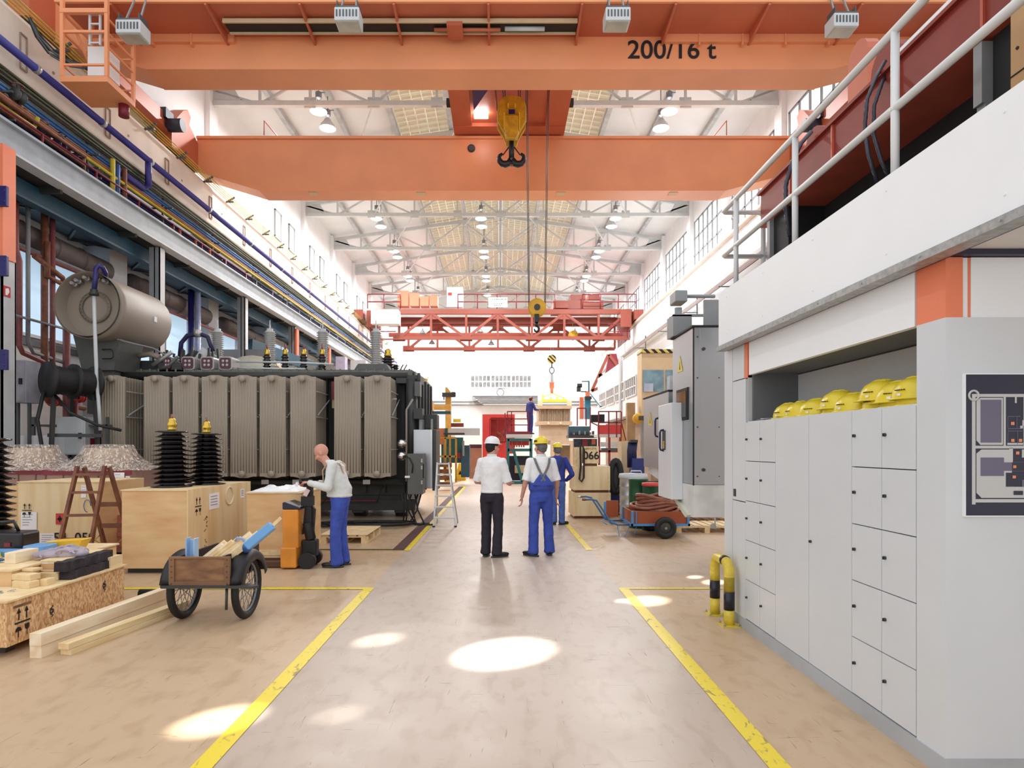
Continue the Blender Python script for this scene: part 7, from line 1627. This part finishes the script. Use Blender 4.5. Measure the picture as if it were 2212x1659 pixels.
    # trousers
    g = M(); g.loft([(pel-V(0, 0, .10), .14*s, .115*s), (pel-V(0, .0, .02), .172*s, .130*s), (pel+V(0, 0, .05), .168*s, (.124+belly*.4)*s), (wai-V(0, 0, .07), .160*s, (.118+belly*.6)*s), (wai-V(0, 0, .04), .15*s, (.11+belly*.5)*s)], 24)
    if bib:
        g.loft([(pel+V(0, 0, .06), .172*s, (.128+belly*.4)*s), (wai-V(0, 0, .06), .190*s, (.150+belly)*s), (wai+V(0, 0, .04), .192*s, (.155+belly)*s)], 26)
        g.loft([(wai-V(0, 0, .03), .188*s, (.140+belly)*s), (wai+V(0, .0, .02), .186*s, (.148+belly)*s)], 24); g.prism([(-.17*s, wai.z-.0*s), (.17*s, wai.z), (.05*s, wai.z+.17*s), (-.05*s, wai.z+.17*s)], 'y', wai.y-(.158+belly*.4)*s, wai.y-.12*s); g.prism([(-.15*s, wai.z), (.15*s, wai.z), (.11*s, wai.z+.24*s), (-.11*s, wai.z+.24*s)], 'y', wai.y+.12*s, wai.y+(.16+belly)*s)
    for k in feet:
        h, kn, an = J['f'+k]; g.cap(h, kn, .102*s, .076*s, 16); g.cap(kn, an-V(0, 0, .02), .076*s, hem*s*.78, 16); g.tube([an+V(0, 0, .08), an-V(0, .005, .055)], [hem*s*.74, hem*s*.86], 16)
    tr = g.build('trousers', pants, body); remesh(tr, .011 if vox < .01 else .014, 3, .022, .12)
    for k, (fx, fy, toe) in feet.items():
        an = J['f'+k][2]; R = Matrix.Rotation(toe, 3, 'Z'); f = lambda x, y, z: Vector((an.x, an.y, 0))+R @ (Vector((x, y, z))*s)
        g = M(); g.ell(f(0, -.02, .055), (.045*s, .07*s, .055*s), 14, 10, R=R); g.ell(f(0, .10, .038), (.048*s, .11*s, .038*s), 14, 10, R=R); g.ell(f(0, -.01, .08), (.042*s, .05*s, .05*s), 12, 8, R=R)
        sh = g.build('shoe', shoe, body); remesh(sh, .008, 2)
        g = M(); g.loft([(f(0, .045, .002), .047*s, .15*s, toe), (f(0, .045, .022), .049*s, .152*s, toe)], 20); g.build('sole', tankd, sh)
    if hair:
        g = M(); g.ell(Hh(0, -.028, .015), (.085*s, .098*s, .09*s), 18, 12, R=Rh); g.ell(Hh(0, -.055, -.035), (.068*s, .055*s, .05*s), 14, 10, R=Rh); g.ell(Hh(0, .0, .05), (.083*s, .095*s, .07*s), 14, 10, R=Rh); hr = g.build('hair', hair, body); remesh(hr, .009, 1, .008, .03)
    if hat:
        h = T('hold', '', '', (0, 0, 0), local=True); del h['label']; del h['category']; h.name = 'helmet'; h.parent = body; ORG[h.name] = (0, 0, 0)
        h.location = Hh(0, -.008, .055); h.rotation_euler = (Matrix.Rotation(yaw, 3, 'Z') @ Matrix.Rotation(-nod*.8, 3, 'X') @ Matrix.Rotation(-.06, 3, 'X')).to_euler()
        helmet(h, .104*s, hat)
        if logo: g = M(); g.box(-.107*s, -.103*s, -.04, .03, .03, .05); g.build('print', ink, h)
    if strap:
        g = M(); yb = -(.133+belly*.3)
        for e in (-1, 1):
            q_ = -.02 if hunch else 0; pts = [wai+V(-e*.03, -.155-q_, .0 if hunch else .07), wai.lerp(che, .45)+V(0, -.155-q_, .0), che+V(e*.07, -.148-q_, -.02), che+V(e*.10, -.132-q_, .06), che+V(e*.115, -.08, .125+q_), che+V(e*.115, -.0, .145+q_), che+V(e*.11, .09, .09), che+V(e*.09, .15, 0), wai+V(e*.08, .15+belly, .05)]
            for a, b in zip(pts, pts[1:]): g.bar(a, b, .034*s, .008, up=(0, -1, .2) if b.y < -.05 else (0, .2, 1))
        g.build('suspender', strap, body)
    return body
dn = (0, 0, -1)
person('person in white polo shirt, dark trousers and white hard hat seen from behind', (-.13, 9.35, 0), -.32, 1.80, shirt, trou,
       {'L': ((-.26, .03, 1.13), (-.12, .26, 1.10), (.5, .8, 0), (0, 0, 1), .5), 'R': ((.25, .05, 1.12), (.19, .30, 1.10), (-.3, .9, .1), (0, 0, 1), .6)},
       {'L': (-.09, -.02, .15), 'R': (.10, -.05, -.75)}, (0, .0, .0, .01), yaw=-.55, hat=helmw, hair=hairb, hem=.098)
person('person in white shirt, blue dungarees with grey crossed braces and yellow hard hat', (.62, 9.38, 0), .12, 1.80, shirt, bluet,
       {'L': ((-.245, -.03, 1.14), (-.29, .03, .90), (0, .1, -1), (1, .0, 0), .45), 'R': ((.245, -.01, 1.14), (.26, .10, .90), (0, .1, -1), (-1, 0, 0), .45)},
       {'L': (-.12, -.0, .75), 'R': (.14, .06, -.1)}, (0, .0, .0, .01), yaw=.45, hat=helmy, hair=hairg, bib=True, strap=mat('brace_grey', '77787c', .7), hem=.10, logo=True)
person('person in blue jacket and jeans with yellow hard hat standing farther down the lane', (1.22, 13.2, 0), -.1, 1.74, blued, mat('jeans_blue', '4c68b0', .85, var=.12, scale=9),
       {'L': ((-.30, -.04, 1.14), (-.22, .14, .98), (.6, .6, -.3), (0, 0, 1), .5), 'R': ((.33, -.08, 1.12), (.20, .06, .98), (-.8, .3, -.3), (0, 0, 1), .5)},
       {'L': (-.07, 0, .1), 'R': (.10, -.02, -.8)}, (0, 0, 0, .01), yaw=.25, longs=True, hat=helmy, hair=hairg, hem=.088, strap=mat('bag_strap', '2b2b3a', .6))
person('bald person in grey sweater and blue dungarees working the pallet truck', (-2.24, 8.58, 0), PI/2, 1.80, greyw, bluet,
       {'L': ((-.24, .10, 1.10), (-.16, .38, 1.17), (.1, 1, .1), (0, -.1, 1), 1.0), 'R': ((.24, .08, 1.08), (.10, .32, 1.16), (-.1, 1, .15), (0, -.1, 1), 1.0)},
       {'L': (-.10, .02, 0), 'R': (.10, -.03, 0)}, (-.01, .0, .06, .15), yaw=0, belly=.05, longs=True, hunch=.10, nod=.75, strap=mat('brace_tan', 'd2b39a', .7), hem=.105)
person('person in navy coverall standing on the red work platform beside the beige tank', (1.36, 28.45, 2.27), -.9, 1.76, mat('coverall_navy', '37408c', .8), mat('coverall_navy', '37408c', .8),
       {'L': ((-.28, .06, 1.15), (-.2, .3, 1.2), (.2, 1, 0), (0, 0, 1), .5), 'R': ((.28, .1, 1.16), (.2, .36, 1.15), (-.2, 1, 0), (0, 0, 1), .5)},
       {'L': (-.09, 0, 0), 'R': (.09, 0, 0)}, (0, 0, .03, .06), longs=True, hair=mat('hair_brown', '5b2c28', .7), hem=.085, vox=.02)
